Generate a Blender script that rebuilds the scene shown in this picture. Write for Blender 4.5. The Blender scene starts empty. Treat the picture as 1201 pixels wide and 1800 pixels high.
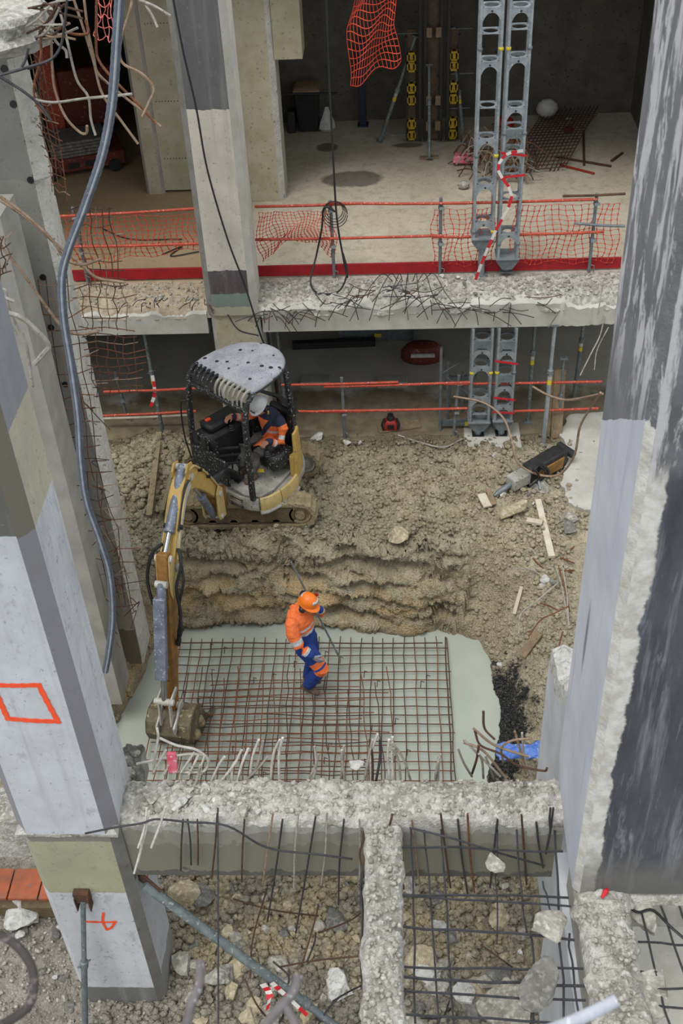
import bpy, bmesh, math, random
import numpy as np
from mathutils import Vector, Matrix, noise as mnoise

# ---------------------------------------------------------------- camera
sc = bpy.context.scene
C = sc.collection
F_PX = 2000.0
CAM = np.array([0.0, 0.0, 10.4])
def _v(px, py):
    v = np.array([(px-600.5)/F_PX, -(py-900)/F_PX, -1.0]); return v/np.linalg.norm(v)
_U = -_v(734, 3300)                        # vanishing point of the verticals
_Y = _v(685, -785); _Y = _Y-_U*_Y.dot(_U); _Y /= np.linalg.norm(_Y)
_R = np.array([np.cross(_Y, _U), _Y, _U])  # camera -> world
cam_d = bpy.data.cameras.new('camera'); cam = bpy.data.objects.new('camera', cam_d); C.objects.link(cam)
cam.matrix_world = Matrix.Translation(CAM) @ Matrix(_R.tolist()).to_4x4()
cam_d.sensor_fit = 'VERTICAL'; cam_d.sensor_height = 36.0; cam_d.lens = 36.0*F_PX/1800.0
cam_d.clip_start = 0.05; cam_d.clip_end = 200
cam_d.dof.use_dof = True; cam_d.dof.focus_distance = 14.5; cam_d.dof.aperture_fstop = 4.0
sc.camera = cam

# ---------------------------------------------------------------- light: an overcast sky
wd = bpy.data.worlds.new('overcast_sky'); sc.world = wd; wd.use_nodes = True
nt = wd.node_tree; nt.nodes.clear()
wo = nt.nodes.new('ShaderNodeOutputWorld'); wb = nt.nodes.new('ShaderNodeBackground')
tc = nt.nodes.new('ShaderNodeTexCoord'); sp = nt.nodes.new('ShaderNodeSeparateXYZ')
m1 = nt.nodes.new('ShaderNodeMath'); m1.operation = 'MULTIPLY_ADD'; m1.use_clamp = False
m1.inputs[1].default_value = 0.5; m1.inputs[2].default_value = 0.5   # overcast: zenith twice as bright as the horizon
m0 = nt.nodes.new('ShaderNodeMath'); m0.operation = 'MAXIMUM'; m0.inputs[1].default_value = 0.0
nt.links.new(tc.outputs['Generated'], sp.inputs[0]); nt.links.new(sp.outputs[2], m0.inputs[0]); nt.links.new(m0.outputs[0], m1.inputs[0])
ms = nt.nodes.new('ShaderNodeMath'); ms.operation = 'MULTIPLY'; ms.inputs[1].default_value = 0.88
nt.links.new(m1.outputs[0], ms.inputs[0])
wb.inputs['Color'].default_value = (0.93, 0.97, 1.0, 1)
nt.links.new(ms.outputs[0], wb.inputs['Strength']); nt.links.new(wb.outputs[0], wo.inputs[0])
sun_d = bpy.data.lights.new('veiled_sun', 'SUN'); sun_d.energy = 1.3; sun_d.angle = math.radians(28); sun_d.color = (1, .98, .95)
sun = bpy.data.objects.new('veiled_sun', sun_d); C.objects.link(sun)
sun.rotation_euler = (math.radians(20), math.radians(-14), 0)
sc.view_settings.view_transform = 'Standard'; sc.view_settings.look = 'None'
sc.view_settings.gamma = 1.0; sc.view_settings.use_curve_mapping = False
sc.view_settings.exposure = 0.6

# ---------------------------------------------------------------- helpers
random.seed(7); rng = np.random.default_rng(7)
def ray(px, py): return _R @ _v(px, py)
def atY(px, py, Y): r = ray(px, py); return Vector(CAM + r*(Y/r[1]))
def atZ(px, py, Z): r = ray(px, py); return Vector(CAM + r*((Z-CAM[2])/r[2]))
def atX(px, py, X): r = ray(px, py); return Vector(CAM + r*(X/r[0]))
def atD(px, py, d): return Vector(CAM + ray(px, py)*d)
def V(*a): return Vector(a)

def lin(h):
    h = h.lstrip('#'); o = []
    for i in (0, 2, 4):
        c = int(h[i:i+2], 16)/255; o.append(c/12.92 if c <= .04045 else ((c+.055)/1.055)**2.4)
    return (*o, 1)

class NT:
    """small wrapper around a material node tree"""
    def __init__(s, name):
        s.m = bpy.data.materials.new(name); s.m.use_nodes = True; s.t = s.m.node_tree; s.t.nodes.clear()
        s.out = s.n('ShaderNodeOutputMaterial'); s.b = s.n('ShaderNodeBsdfPrincipled'); s.l(s.b.outputs[0], s.out.inputs[0])
        s.geo = s.n('ShaderNodeNewGeometry'); s.tc = s.n('ShaderNodeTexCoord')
    def n(s, t): return s.t.nodes.new(t)
    def l(s, a, b): s.t.links.new(a, b)
    def pos(s, local=False): return s.tc.outputs['Object'] if local else s.geo.outputs['Position']
    def scaled(s, src, sc_):
        q = s.n('ShaderNodeMapping'); q.inputs['Scale'].default_value = sc_; s.l(src, q.inputs[0]); return q.outputs[0]
    def noise(s, src, scale, det=5, rough=.6, dist=0):
        q = s.n('ShaderNodeTexNoise'); q.inputs['Scale'].default_value = scale; q.inputs['Detail'].default_value = det
        q.inputs['Roughness'].default_value = rough; q.inputs['Distortion'].default_value = dist; s.l(src, q.inputs['Vector']); return q.outputs['Fac']
    def voro(s, src, scale, feat='F1'):
        q = s.n('ShaderNodeTexVoronoi'); q.inputs['Scale'].default_value = scale; q.feature = feat; s.l(src, q.inputs['Vector']); return q.outputs['Distance']
    def ramp(s, fac, a, b, ca=(0, 0, 0, 1), cb=(1, 1, 1, 1)):
        q = s.n('ShaderNodeValToRGB'); q.color_ramp.elements[0].position = a; q.color_ramp.elements[1].position = b
        q.color_ramp.elements[0].color = ca; q.color_ramp.elements[1].color = cb; s.l(fac, q.inputs[0]); return q.outputs[0]
    def math(s, op, a, b, c=None, clamp=False):
        q = s.n('ShaderNodeMath'); q.operation = op; q.use_clamp = clamp
        for i, v in enumerate((a, b, c)):
            if v is None: continue
            if isinstance(v, (int, float)): q.inputs[i].default_value = v
            else: s.l(v, q.inputs[i])
        return q.outputs[0]
    def mix(s, fac, a, b, mode='MIX'):
        q = s.n('ShaderNodeMix'); q.data_type = 'RGBA'; q.blend_type = mode
        for k, v in ((0, fac), (6, a), (7, b)):
            if isinstance(v, (int, float)): q.inputs[k].default_value = v
            elif isinstance(v, tuple): q.inputs[k].default_value = v
            else: s.l(v, q.inputs[k])
        return q.outputs[2]
    def xyz(s, local=False):
        q = s.n('ShaderNodeSeparateXYZ'); s.l(s.pos(local), q.inputs[0]); return q.outputs
    def bump(s, h, st=.3, d=.02):
        q = s.n('ShaderNodeBump'); q.inputs['Strength'].default_value = st; q.inputs['Distance'].default_value = d
        s.l(h, q.inputs['Height']); s.l(q.outputs[0], s.b.inputs['Normal'])
    def fin(s, col, rough=.8, metal=0, spec=None):
        if isinstance(col, tuple): s.b.inputs['Base Color'].default_value = col
        else: s.l(col, s.b.inputs['Base Color'])
        if isinstance(rough, (int, float)): s.b.inputs['Roughness'].default_value = rough
        else: s.l(rough, s.b.inputs['Roughness'])
        s.b.inputs['Metallic'].default_value = metal
        if spec is not None: s.b.inputs['Specular IOR Level'].default_value = spec
        return s.m

MATS = {}
def surf(name, c1, c2=None, scale=6, lo=.35, hi=.65, c3=None, s3=25, t3=.62, w3=.05, rough=.8, metal=0, bump=.25, bs=60, local=False, bd=.01, spec=None):
    """two tones mixed by noise, a third in small flecks, fine relief"""
    s = NT(name); p = s.pos(local); col = lin(c1)
    if c2: col = s.mix(s.ramp(s.noise(p, scale), lo, hi), lin(c1), lin(c2))
    if c3: col = s.mix(s.ramp(s.noise(p, s3, 4, .55), t3, t3+w3), col, lin(c3))
    if bump: s.bump(s.noise(p, bs, 4, .6), bump, bd)
    MATS[name] = s.fin(col, rough, metal, spec); return s.m

def obj_tag(o, label=None, cat=None, group=None, kind=None):
    if label: o['label'] = label
    if cat: o['category'] = cat
    if group: o['group'] = group
    if kind: o['kind'] = kind
    return o
tag = obj_tag
def wloc(o):
    l = Vector((0, 0, 0))
    while o is not None: l += o.location; o = o.parent
    return l
def empty(name, loc, label=None, cat=None, group=None, kind=None):
    o = bpy.data.objects.new(name, None); C.objects.link(o); o.location = loc; o.empty_display_size = .1
    return tag(o, label, cat, group, kind)

class M:
    """collects geometry in world coordinates; build() links it as ONE mesh object"""
    def __init__(s): s.v = []; s.f = []; s.mi = []
    def add(s, vs, fs, mi=0):
        b = len(s.v); s.v += [tuple(v) for v in vs]; s.f += [tuple(i+b for i in f) for f in fs]; s.mi += [mi]*len(fs); return s
    def box(s, lo, hi, mi=0, tf=None):
        x0, y0, z0 = lo; x1, y1, z1 = hi
        vs = [V(x, y, z) for z in (z0, z1) for y in (y0, y1) for x in (x0, x1)]
        if tf: vs = [tf(v) for v in vs]
        return s.add(vs, [(0, 2, 3, 1), (4, 5, 7, 6), (0, 1, 5, 4), (2, 6, 7, 3), (0, 4, 6, 2), (1, 3, 7, 5)], mi)
    def beam(s, a, b, w, h, up=None, mi=0):
        a = Vector(a); b = Vector(b); d = (b-a).normalized(); up = Vector(up) if up is not None else V(0, 0, 1)
        if abs(d.dot(up)) > .98: up = V(0, 1, 0)
        r = d.cross(up).normalized(); u = r.cross(d)
        vs = [p + r*(w/2*i) + u*(h/2*j) for p in (a, b) for i, j in ((-1, -1), (1, -1), (1, 1), (-1, 1))]
        return s.add(vs, [(0, 3, 2, 1), (4, 5, 6, 7), (0, 1, 5, 4), (1, 2, 6, 5), (2, 3, 7, 6), (3, 0, 4, 7)], mi)
    def tube(s, pts, r, n=6, closed=False, mi=0, caps=True):
        pts = [Vector(p) for p in pts]; m = len(pts); rs = r if isinstance(r, (list, tuple)) else [r]*m
        vs = []; fs = []; u = None
        for i, p in enumerate(pts):
            if closed: d = pts[(i+1) % m]-pts[i-1]
            else: d = pts[min(i+1, m-1)]-pts[max(i-1, 0)]
            d.normalize()
            if u is None: u = d.orthogonal().normalized()
            u = (u-d*u.dot(d))
            u = u.normalized() if u.length > 1e-6 else d.orthogonal().normalized()
            w = d.cross(u)
            for k in range(n):
                a = 2*math.pi*k/n; vs.append(p+(u*math.cos(a)+w*math.sin(a))*rs[i])
        for i in range(m if closed else m-1):
            j = (i+1) % m
            for k in range(n): fs.append((i*n+k, i*n+(k+1) % n, j*n+(k+1) % n, j*n+k))
        if caps and not closed: fs += [tuple(range(n-1, -1, -1)), tuple(range((m-1)*n, m*n))]
        return s.add(vs, fs, mi)
    def prism(s, poly, tf, t0, t1, mi=0):
        """poly: (a,b) outline; tf(a,b,t) -> world"""
        n = len(poly); vs = [tf(a, b, t0) for a, b in poly]+[tf(a, b, t1) for a, b in poly]
        fs = [tuple(range(n-1, -1, -1)), tuple(range(n, 2*n))]+[(i, (i+1) % n, n+(i+1) % n, n+i) for i in range(n)]
        return s.add(vs, fs, mi)
    def lathe(s, prof, o, axis=(0, 0, 1), n=16, mi=0, caps=True):
        ax = Vector(axis).normalized(); u = ax.orthogonal().normalized(); w = ax.cross(u); o = Vector(o); vs = []; fs = []
        for r, h in prof:
            for k in range(n):
                a = 2*math.pi*k/n; vs.append(o+ax*h+(u*math.cos(a)+w*math.sin(a))*r)
        for i in range(len(prof)-1):
            for k in range(n): fs.append((i*n+k, i*n+(k+1) % n, (i+1)*n+(k+1) % n, (i+1)*n+k))
        if caps: fs += [tuple(range(n-1, -1, -1)), tuple(range((len(prof)-1)*n, len(prof)*n))]
        return s.add(vs, fs, mi)
    def ball(s, c, r, n=10, tf=None, mi=0):
        r = (r, r, r) if isinstance(r, (int, float)) else r; c = Vector(c); vs = []; fs = []; m = n//2+1
        for i in range(m+1):
            t = math.pi*i/m
            for k in range(n):
                a = 2*math.pi*k/n; v = V(r[0]*math.sin(t)*math.cos(a), r[1]*math.sin(t)*math.sin(a), r[2]*math.cos(t))
                if tf: v = tf @ v
                vs.append(c+v)
        for i in range(m):
            for k in range(n): fs.append((i*n+k, (i+1)*n+k, (i+1)*n+(k+1) % n, i*n+(k+1) % n))
        return s.add(vs, fs, mi)
    def loft(s, rings, mi=0, caps=True):
        n = len(rings[0]); vs = [p for r in rings for p in r]; fs = []
        for i in range(len(rings)-1):
            for k in range(n): fs.append((i*n+k, i*n+(k+1) % n, (i+1)*n+(k+1) % n, (i+1)*n+k))
        if caps: fs += [tuple(range(n-1, -1, -1)), tuple(range((len(rings)-1)*n, len(rings)*n))]
        return s.add(vs, fs, mi)
    def build(s, name, mats, parent=None, smooth=True, bevel=0, ang=38, origin=None, fix=True, label=None, cat=None, group=None, kind=None):
        if not isinstance(mats, (list, tuple)): mats = [mats]
        arr = np.array(s.v, dtype=float)
        if parent is not None: org = wloc(parent)
        elif origin is not None: org = Vector(origin)
        else: org = V((arr[:, 0].min()+arr[:, 0].max())/2, (arr[:, 1].min()+arr[:, 1].max())/2, arr[:, 2].min())
        me = bpy.data.meshes.new(name); me.from_pydata((arr-np.array(org)).tolist(), [], s.f)
        for m in mats: me.materials.append(MATS[m] if isinstance(m, str) else m)
        if len(mats) > 1: me.polygons.foreach_set('material_index', s.mi)
        if fix:
            bm = bmesh.new(); bm.from_mesh(me); bmesh.ops.recalc_face_normals(bm, faces=bm.faces); bm.to_mesh(me); bm.free()
        if smooth:
            me.polygons.foreach_set('use_smooth', [True]*len(me.polygons)); me.set_sharp_from_angle(angle=math.radians(ang))
        me.update()
        o = bpy.data.objects.new(name, me); C.objects.link(o)
        if parent is None: o.location = org
        else: o.parent = parent
        if bevel:
            b = o.modifiers.new('bevel', 'BEVEL'); b.width = bevel; b.segments = 2; b.limit_method = 'ANGLE'; b.angle_limit = math.radians(40); b.harden_normals = False
        return tag(o, label, cat, group, kind)

def spline(pts, n=6):
    """Catmull-Rom through points"""
    P = [Vector(p) for p in pts]
    if len(P) < 3: return P
    P = [P[0]*2-P[1]]+P+[P[-1]*2-P[-2]]; o = []
    for i in range(1, len(P)-2):
        a, b, c, d = P[i-1:i+3]
        for k in range(n):
            t = k/n; o.append(.5*((2*b)+(c-a)*t+(2*a-5*b+4*c-d)*t*t+(3*b-a-3*c+d)*t**3))
    return o+[P[-2]]

# numpy gradient noise
_perm = rng.permutation(512); _perm = np.concatenate([_perm, _perm, _perm])
_gr = rng.normal(size=(512, 2)); _gr /= np.linalg.norm(_gr, axis=1)[:, None]
def pnoise(x, y):
    xi = np.floor(x).astype(int); yi = np.floor(y).astype(int); xf = x-xi; yf = y-yi; xi &= 511; yi &= 511
    u = xf*xf*xf*(xf*(xf*6-15)+10); v = yf*yf*yf*(yf*(yf*6-15)+10)
    def g(i, j, dx, dy): h = _perm[(_perm[(xi+i) & 511]+yi+j)] & 511; q = _gr[h]; return q[..., 0]*dx+q[..., 1]*dy
    a = g(0, 0, xf, yf); b = g(1, 0, xf-1, yf); c = g(0, 1, xf, yf-1); d = g(1, 1, xf-1, yf-1)
    return (a+(b-a)*u)*(1-v)+(c+(d-c)*u)*v
def fbm(x, y, f=1, o=4, g=.5):
    s = 0; a = 1
    for i in range(o): s = s+a*pnoise(x*f+i*17.3, y*f-i*9.1); f *= 2; a *= g
    return s
def sstep(a, b, x): t = np.clip((x-a)/(b-a), 0, 1); return t*t*(3-2*t)
# ---------------------------------------------------------------- materials
surf('concrete', '#8f8d86', '#a3a097', 3, c3='#6f6d66', s3=30, t3=.66, bump=.3, bs=70)
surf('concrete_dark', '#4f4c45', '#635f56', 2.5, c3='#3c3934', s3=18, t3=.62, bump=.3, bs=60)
surf('concrete_pale', '#b9b7ae', '#a5a298', 3, c3='#8b887e', s3=35, t3=.66, bump=.25, bs=60)
surf('concrete_cream', '#b3ab96', '#a0987f', 3, c3='#857d68', s3=22, t3=.63, bump=.25, bs=60)
surf('concrete_broken', '#bfbcb4', '#8a867c', 3.5, c3='#d0cec8', s3=22, t3=.48, w3=.2, bump=.9, bs=45, bd=.03)  # darker tone puts cavity shade and brown-grey dirt into the colour
surf('chunk', '#a9a59a', '#7f7b71', 7, c3='#c2beb3', s3=22, t3=.48, w3=.2, bump=.8, bs=40, bd=.02, rough=.9)
surf('chunk_warm', '#b6a88c', '#96896d', 7, c3='#c9bfa8', s3=22, t3=.48, w3=.2, bump=.8, bs=40, bd=.02, rough=.9)
surf('chunk_grey', '#76746f', '#5e5c57', 7, c3='#8d8b85', s3=22, t3=.48, w3=.2, bump=.8, bs=40, bd=.02, rough=.9)
surf('chunk_white', '#d4d3cf', '#b4b2ac', 7, c3='#98968f', s3=22, t3=.48, w3=.2, bump=.8, bs=40, bd=.02, rough=.9)
surf('rust', '#7a4a2f', '#54331f', 14, c3='#93623f', s3=60, t3=.6, bump=.2, rough=.85)
surf('rust_dark', '#3d2d24', '#5a3c28', 12, c3='#2b2320', s3=50, t3=.6, bump=.2, rough=.8)
surf('rebar_dusty', '#aaa59c', '#857f75', 12, c3='#6f5f4d', s3=40, t3=.62, bump=.2)
surf('rebar_white', '#d3cfc8', '#b3aea6', 12, c3='#8f877c', s3=40, t3=.64, bump=.2)
surf('rebar_black', '#26262a', '#3a3a3d', 14, c3='#5a5550', s3=50, t3=.66, bump=.2, rough=.65)
surf('rebar_tan', '#7d6650', '#968270', 14, c3='#5f452f', s3=40, t3=.62, bump=.2)
surf('galv', '#a9b0b4', '#8b9398', 10, c3='#c3c8ca', s3=40, t3=.62, rough=.5, metal=.55, bump=.08)
surf('galv_dull', '#7d8588', '#666d70', 10, c3='#9aa0a2', s3=40, t3=.62, rough=.6, metal=.4, bump=.1)
surf('prop_steel', '#5f6a6c', '#7b8483', 10, c3='#a7a79f', s3=30, t3=.6, rough=.6, metal=.3, bump=.1)
surf('red_paint', '#b8472f', '#9c3a26', 10, c3='#c9bcae', s3=45, t3=.62, rough=.6, bump=.1)
surf('red_board', '#a3121f', '#8a101b', 6, c3='#6b1118', s3=18, t3=.64, rough=.55, bump=.1)
surf('net_orange', '#d4472c', '#c63c26', 8, rough=.6, bump=0)
surf('net_pink', '#d96a5c', '#e28a7c', 8, rough=.6, bump=0)
surf('tape_red', '#c81f2a', '#b51a26', 8, rough=.5, bump=0)
surf('tape_white', '#d8d5cf', '#c7c3bc', 8, rough=.5, bump=0)
surf('plastic_black', '#1b1c1e', '#242527', 10, rough=.5, bump=.1)
surf('cable_black', '#17181a', '#202124', 10, rough=.55, bump=.05)
surf('timber', '#8d7a60', '#76654e', 8, c3='#5d4e3b', s3=30, t3=.62, rough=.85, bump=.3)
surf('timber_pale', '#c9c1ad', '#b3aa95', 8, c3='#8f8672', s3=30, t3=.66, rough=.85, bump=.2)
surf('timber_dark', '#5d4e3a', '#4a3e2f', 8, c3='#382f25', s3=30, t3=.6, rough=.85, bump=.25)
surf('timber_yellow', '#b89a22', '#a3851d', 8, c3='#6d5b22', s3=20, t3=.62, rough=.6, bump=.15)
surf('steel_black', '#1d1d1e', '#2a2928', 10, c3='#55504a', s3=40, t3=.66, rough=.6, bump=.15)
surf('navy_steel', '#1c2440', '#252d48', 8, rough=.5, bump=.1)
surf('mach_black', '#17181a', '#222325', 9, c3='#9a9b9b', s3=38, t3=.595, rough=.55, bump=.1, local=True)
surf('mach_dark', '#1b1c1e', '#2a2a2b', 9, c3='#6d6a63', s3=40, t3=.68, rough=.6, bump=.1, local=True)
surf('mach_yellow', '#c4a055', '#ad9050', 6, c3='#8b7b5a', s3=14, t3=.63, rough=.55, bump=.12, local=True)
surf('mach_yellow_pale', '#c8b27a', '#b59d62', 6, c3='#9a8c6a', s3=20, t3=.62, rough=.6, bump=.12, local=True)
surf('mach_orange', '#96692f', '#6f5126', 7, c3='#5a4127', s3=20, t3=.62, rough=.6, bump=.12, local=True)
surf('mud_plate', '#a8a69e', '#8a867b', 6, c3='#4c4a46', s3=30, t3=.62, rough=.8, bump=.25, local=True)
surf('cylinder_grey', '#7c8492', '#5d6573', 8, c3='#a9afb8', s3=30, t3=.6, rough=.45, metal=.2, bump=.08, local=True)
surf('chrome', '#b5b9bd', '#9ea2a6', 8, rough=.25, metal=.9, bump=0)
surf('mud_track', '#9c8e70', '#85785c', 9, c3='#6d6149', s3=28, t3=.6, rough=.95, bump=.9, bs=30, bd=.03, local=True)
surf('mud_dark', '#6f6046', '#5a4d38', 9, c3='#847456', s3=28, t3=.62, rough=.9, bump=.5, bs=35, bd=.02, local=True)
surf('bucket_steel', '#57503f', '#6f664f', 9, c3='#99906f', s3=16, t3=.6, rough=.85, bump=.5, bs=30, bd=.02, local=True)
surf('bolt_white', '#bdbab2', '#9d9a92', 8, rough=.6, bump=.1, local=True)
surf('cloth_orange', '#ee7a40', '#e26c36', 20, c3='#cf5f2e', s3=45, t3=.64, rough=.85, bump=.35, bs=45, bd=.02, local=True)
surf('cloth_blue', '#1f3f8f', '#1a3579', 20, c3='#16295e', s3=40, t3=.64, rough=.85, bump=.35, bs=40, bd=.02, local=True)
surf('cloth_navy', '#20263e', '#2a3048', 20, rough=.85, bump=.3, bs=40, local=True)
surf('cloth_grey', '#56524f', '#454240', 20, c3='#6f6a63', s3=30, t3=.62, rough=.9, bump=.35, bs=40, bd=.02, local=True)
surf('reflective', '#c3c6c6', '#adb1b2', 30, rough=.4, bump=.1, local=True)
surf('glove', '#8d8f99', '#7c7f8a', 30, rough=.85, bump=.2, local=True)
surf('skin', '#b3806a', '#a5735d', 30, rough=.6, bump=.05, local=True)
surf('boot', '#6d5647', '#57453a', 20, c3='#8a7461', s3=30, t3=.6, rough=.85, bump=.3, local=True)
surf('helmet_orange', '#f07a1e', '#e8701a', 8, rough=.35, bump=0, local=True)
surf('helmet_white', '#d9dbdd', '#c6c8ca', 12, c3='#9a9b9b', s3=60, t3=.68, rough=.4, bump=0, local=True)
surf('beard', '#2b211c', '#3a2d26', 30, rough=.9, bump=.2, local=True)
surf('hi_yellow', '#d6c62a', '#c9b820', 20, rough=.5, bump=0, local=True)
surf('blue_sheet', '#3a62b0', '#6d8cc8', 7, c3='#c9d3e6', s3=16, t3=.62, rough=.6, bump=.3, local=True)
surf('pink_plastic', '#c9455a', '#d98a96', 9, c3='#e3c9cc', s3=20, t3=.58, rough=.6, bump=.2, local=True)
surf('red_plastic', '#a52a22', '#8c231d', 9, rough=.5, bump=.1, local=True)
surf('dark_red', '#6a2b22', '#5a241d', 9, c3='#8c6a5c', s3=20, t3=.62, rough=.7, bump=.1)
surf('bag_white', '#c9c7c3', '#aeaba6', 12, rough=.6, bump=.5, bs=20, bd=.03, local=True)
surf('cardboard', '#8f7a5e', '#7d6a50', 9, rough=.85, bump=.15)
surf('grime', '#4a4640', '#5c574e', 6, rough=.85, bump=.2)
surf('yellow_tag', '#cdbd2e', '#b9a92a', 20, rough=.6, bump=0)
surf('hose_grey', '#5b6472', '#4c5461', 12, c3='#858d98', s3=40, t3=.64, rough=.5, bump=.1)
surf('hose_stripe', '#a3a9af', '#8a9098', 12, rough=.5, bump=.1)
surf('spray_orange', '#f0562a', '#e84a20', 25, rough=.7, bump=.1)
surf('plaster_white', '#c9cbcf', '#b5b8be', 2.5, c3='#9a9ca2', s3=26, t3=.68, bump=.15, bs=50)
surf('plaster_edge', '#cfcdc6', '#b7b4ab', 6, c3='#8f8d86', s3=16, t3=.62, bump=.7, bs=28, bd=.03)
surf('orange_board', '#b5623f', '#94553c', 5, c3='#7d6a5c', s3=12, t3=.55, w3=.15, rough=.8, bump=.2)
surf('near_bar', '#6d6869', '#585354', 14, c3='#9a9696', s3=40, t3=.6, rough=.8, bump=.2)
surf('near_bar_dark', '#453f3e', '#37322f', 14, c3='#6b6462', s3=40, t3=.6, rough=.8, bump=.2)
surf('near_bar_pale', '#b3b5bd', '#989aa3', 14, c3='#c6c8cf', s3=40, t3=.6, rough=.7, bump=.2)
surf('olive_band', '#9d9b80', '#8d8b72', 3, c3='#777560', s3=24, t3=.66, bump=.2)
surf('chamfer_grey', '#807e79', '#6f6d68', 5, c3='#5d5b57', s3=20, t3=.66, bump=.4, bs=40)
# ---------------------------------------------------------------- special surfaces
def mat_soil():
    s = NT('soil'); p = s.pos(); x, y, z = s.xyz()
    big = s.ramp(s.noise(p, .9, 4, .6), .35, .65)
    col = s.mix(big, lin('#c2b89e'), lin('#aea48a'))
    col = s.mix(s.ramp(s.noise(p, 5, 5, .65), .42, .62), col, lin('#9e937a'))
    # ochre strata in the cut bank
    och = s.math('MULTIPLY', s.ramp(z, .0, .0), 1)
    band = s.math('MULTIPLY', s.ramp(s.noise(s.scaled(p, (1, 1, 4)), 1.7, 4, .6), .45, .62), s.ramp(s.math('MULTIPLY_ADD', z, -.8, .0), .15, .5))
    col = s.mix(s.math('MULTIPLY', band, s.ramp(x, .0, 1.0, (.6, .6, .6, 1), (.05, .05, .05, 1))), col, lin('#cfab72'))
    col = s.mix(s.math('MULTIPLY', s.ramp(s.noise(p, .55, 3, .5), .5, .62), .5), col, lin('#8f8b78'))
    col = s.mix(s.math('MULTIPLY', s.ramp(s.math('SUBTRACT', x, .6), .3, .9), .6), col, s.mix(s.ramp(s.noise(p, 4, 5, .65), .4, .6), lin('#cabfa6'), lin('#a59b84')))
    # pale chalky rubble in front
    col = s.mix(s.math('MULTIPLY', s.ramp(s.math('MULTIPLY_ADD', y, -.5, 4.4), .1, .9), .75), col, s.mix(s.ramp(s.noise(p, 3), .4, .6), lin('#c2b492'), lin('#9d9788')))
    col = s.mix(s.math('MULTIPLY', s.ramp(s.math('ADD', s.math('MULTIPLY_ADD', y, -.8, 5.0), s.math('MULTIPLY', s.noise(p, 1.5), .4)), .25, .75), .75), col, s.mix(s.ramp(s.noise(p, 6, 5, .65), .4, .6), lin('#a5a196'), lin('#7d796f')))
    # grey gravel to the left of the near column
    gl = s.math('MULTIPLY', s.ramp(s.math('MULTIPLY_ADD', x, -1, -2.3), .1, .6), s.ramp(s.math('MULTIPLY_ADD', y, -1, 8), .1, .6))
    col = s.mix(gl, col, s.mix(s.ramp(s.noise(p, 1.5), .4, .6), lin('#9d968b'), lin('#b3ada2')))
    # damp dark soil at the edge of the basement
    wet = s.ramp(s.math('ADD', s.math('MULTIPLY_ADD', y, .9, -12.35), s.math('MULTIPLY', s.noise(p, 2.2), .6)), .35, .7)
    col = s.mix(s.math('MULTIPLY', wet, .8), col, lin('#6b6048'))
    # damp rim round the water
    rim = s.ramp(s.math('ADD', z, s.math('MULTIPLY', s.noise(p, 3), .2)), -1.2, -1.0, (1, 1, 1, 1), (0, 0, 0, 1))
    q = s.math('MULTIPLY_ADD', z, 1, 2); rim = s.ramp(s.math('ADD', q, s.math('MULTIPLY', s.noise(p, 3), .25)), .82, .98, (1, 1, 1, 1), (0, 0, 0, 1))
    col = s.mix(s.math('MULTIPLY', rim, .6), col, lin('#6d5f45'))
    # tarry black patch beside the water
    dx = s.math('MULTIPLY', s.math('SUBTRACT', x, 1.12), 1.5); dy = s.math('MULTIPLY', s.math('SUBTRACT', y, 9.6), .75)
    rr = s.math('SQRT', s.math('ADD', s.math('MULTIPLY', dx, dx), s.math('MULTIPLY', dy, dy)), 0)
    tar = s.ramp(s.math('ADD', rr, s.math('MULTIPLY', s.math('SUBTRACT', s.noise(p, 5, 5, .7), .5), 1.6)), .62, .82, (1, 1, 1, 1), (0, 0, 0, 1))
    col = s.mix(tar, col, lin('#25272b'))
    col = s.mix(s.ramp(s.voro(p, 55), .0, .45), s.mix(.35, col, lin('#d3c8ac')), col)
    col = s.mix(s.math('MULTIPLY', s.ramp(s.noise(p, 40, 3, .6), .5, .7), .45), col, lin('#4f4635'))
    s.bump(s.math('ADD', s.noise(p, 28, 6, .7), s.math('MULTIPLY', s.voro(p, 40), .6)), .9, .04)
    MATS['soil'] = s.fin(col, .95, 0, .25)
mat_soil()

def mat_water():
    s = NT('milky_water'); p = s.pos()
    col = s.mix(s.ramp(s.noise(p, .7, 3), .35, .65), lin('#abb0a3'), lin('#9ca297'))
    s.bump(s.noise(p, 3, 3), .03, .02)
    MATS['milky_water'] = s.fin(col, .22, 0, .5)
mat_water()

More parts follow.
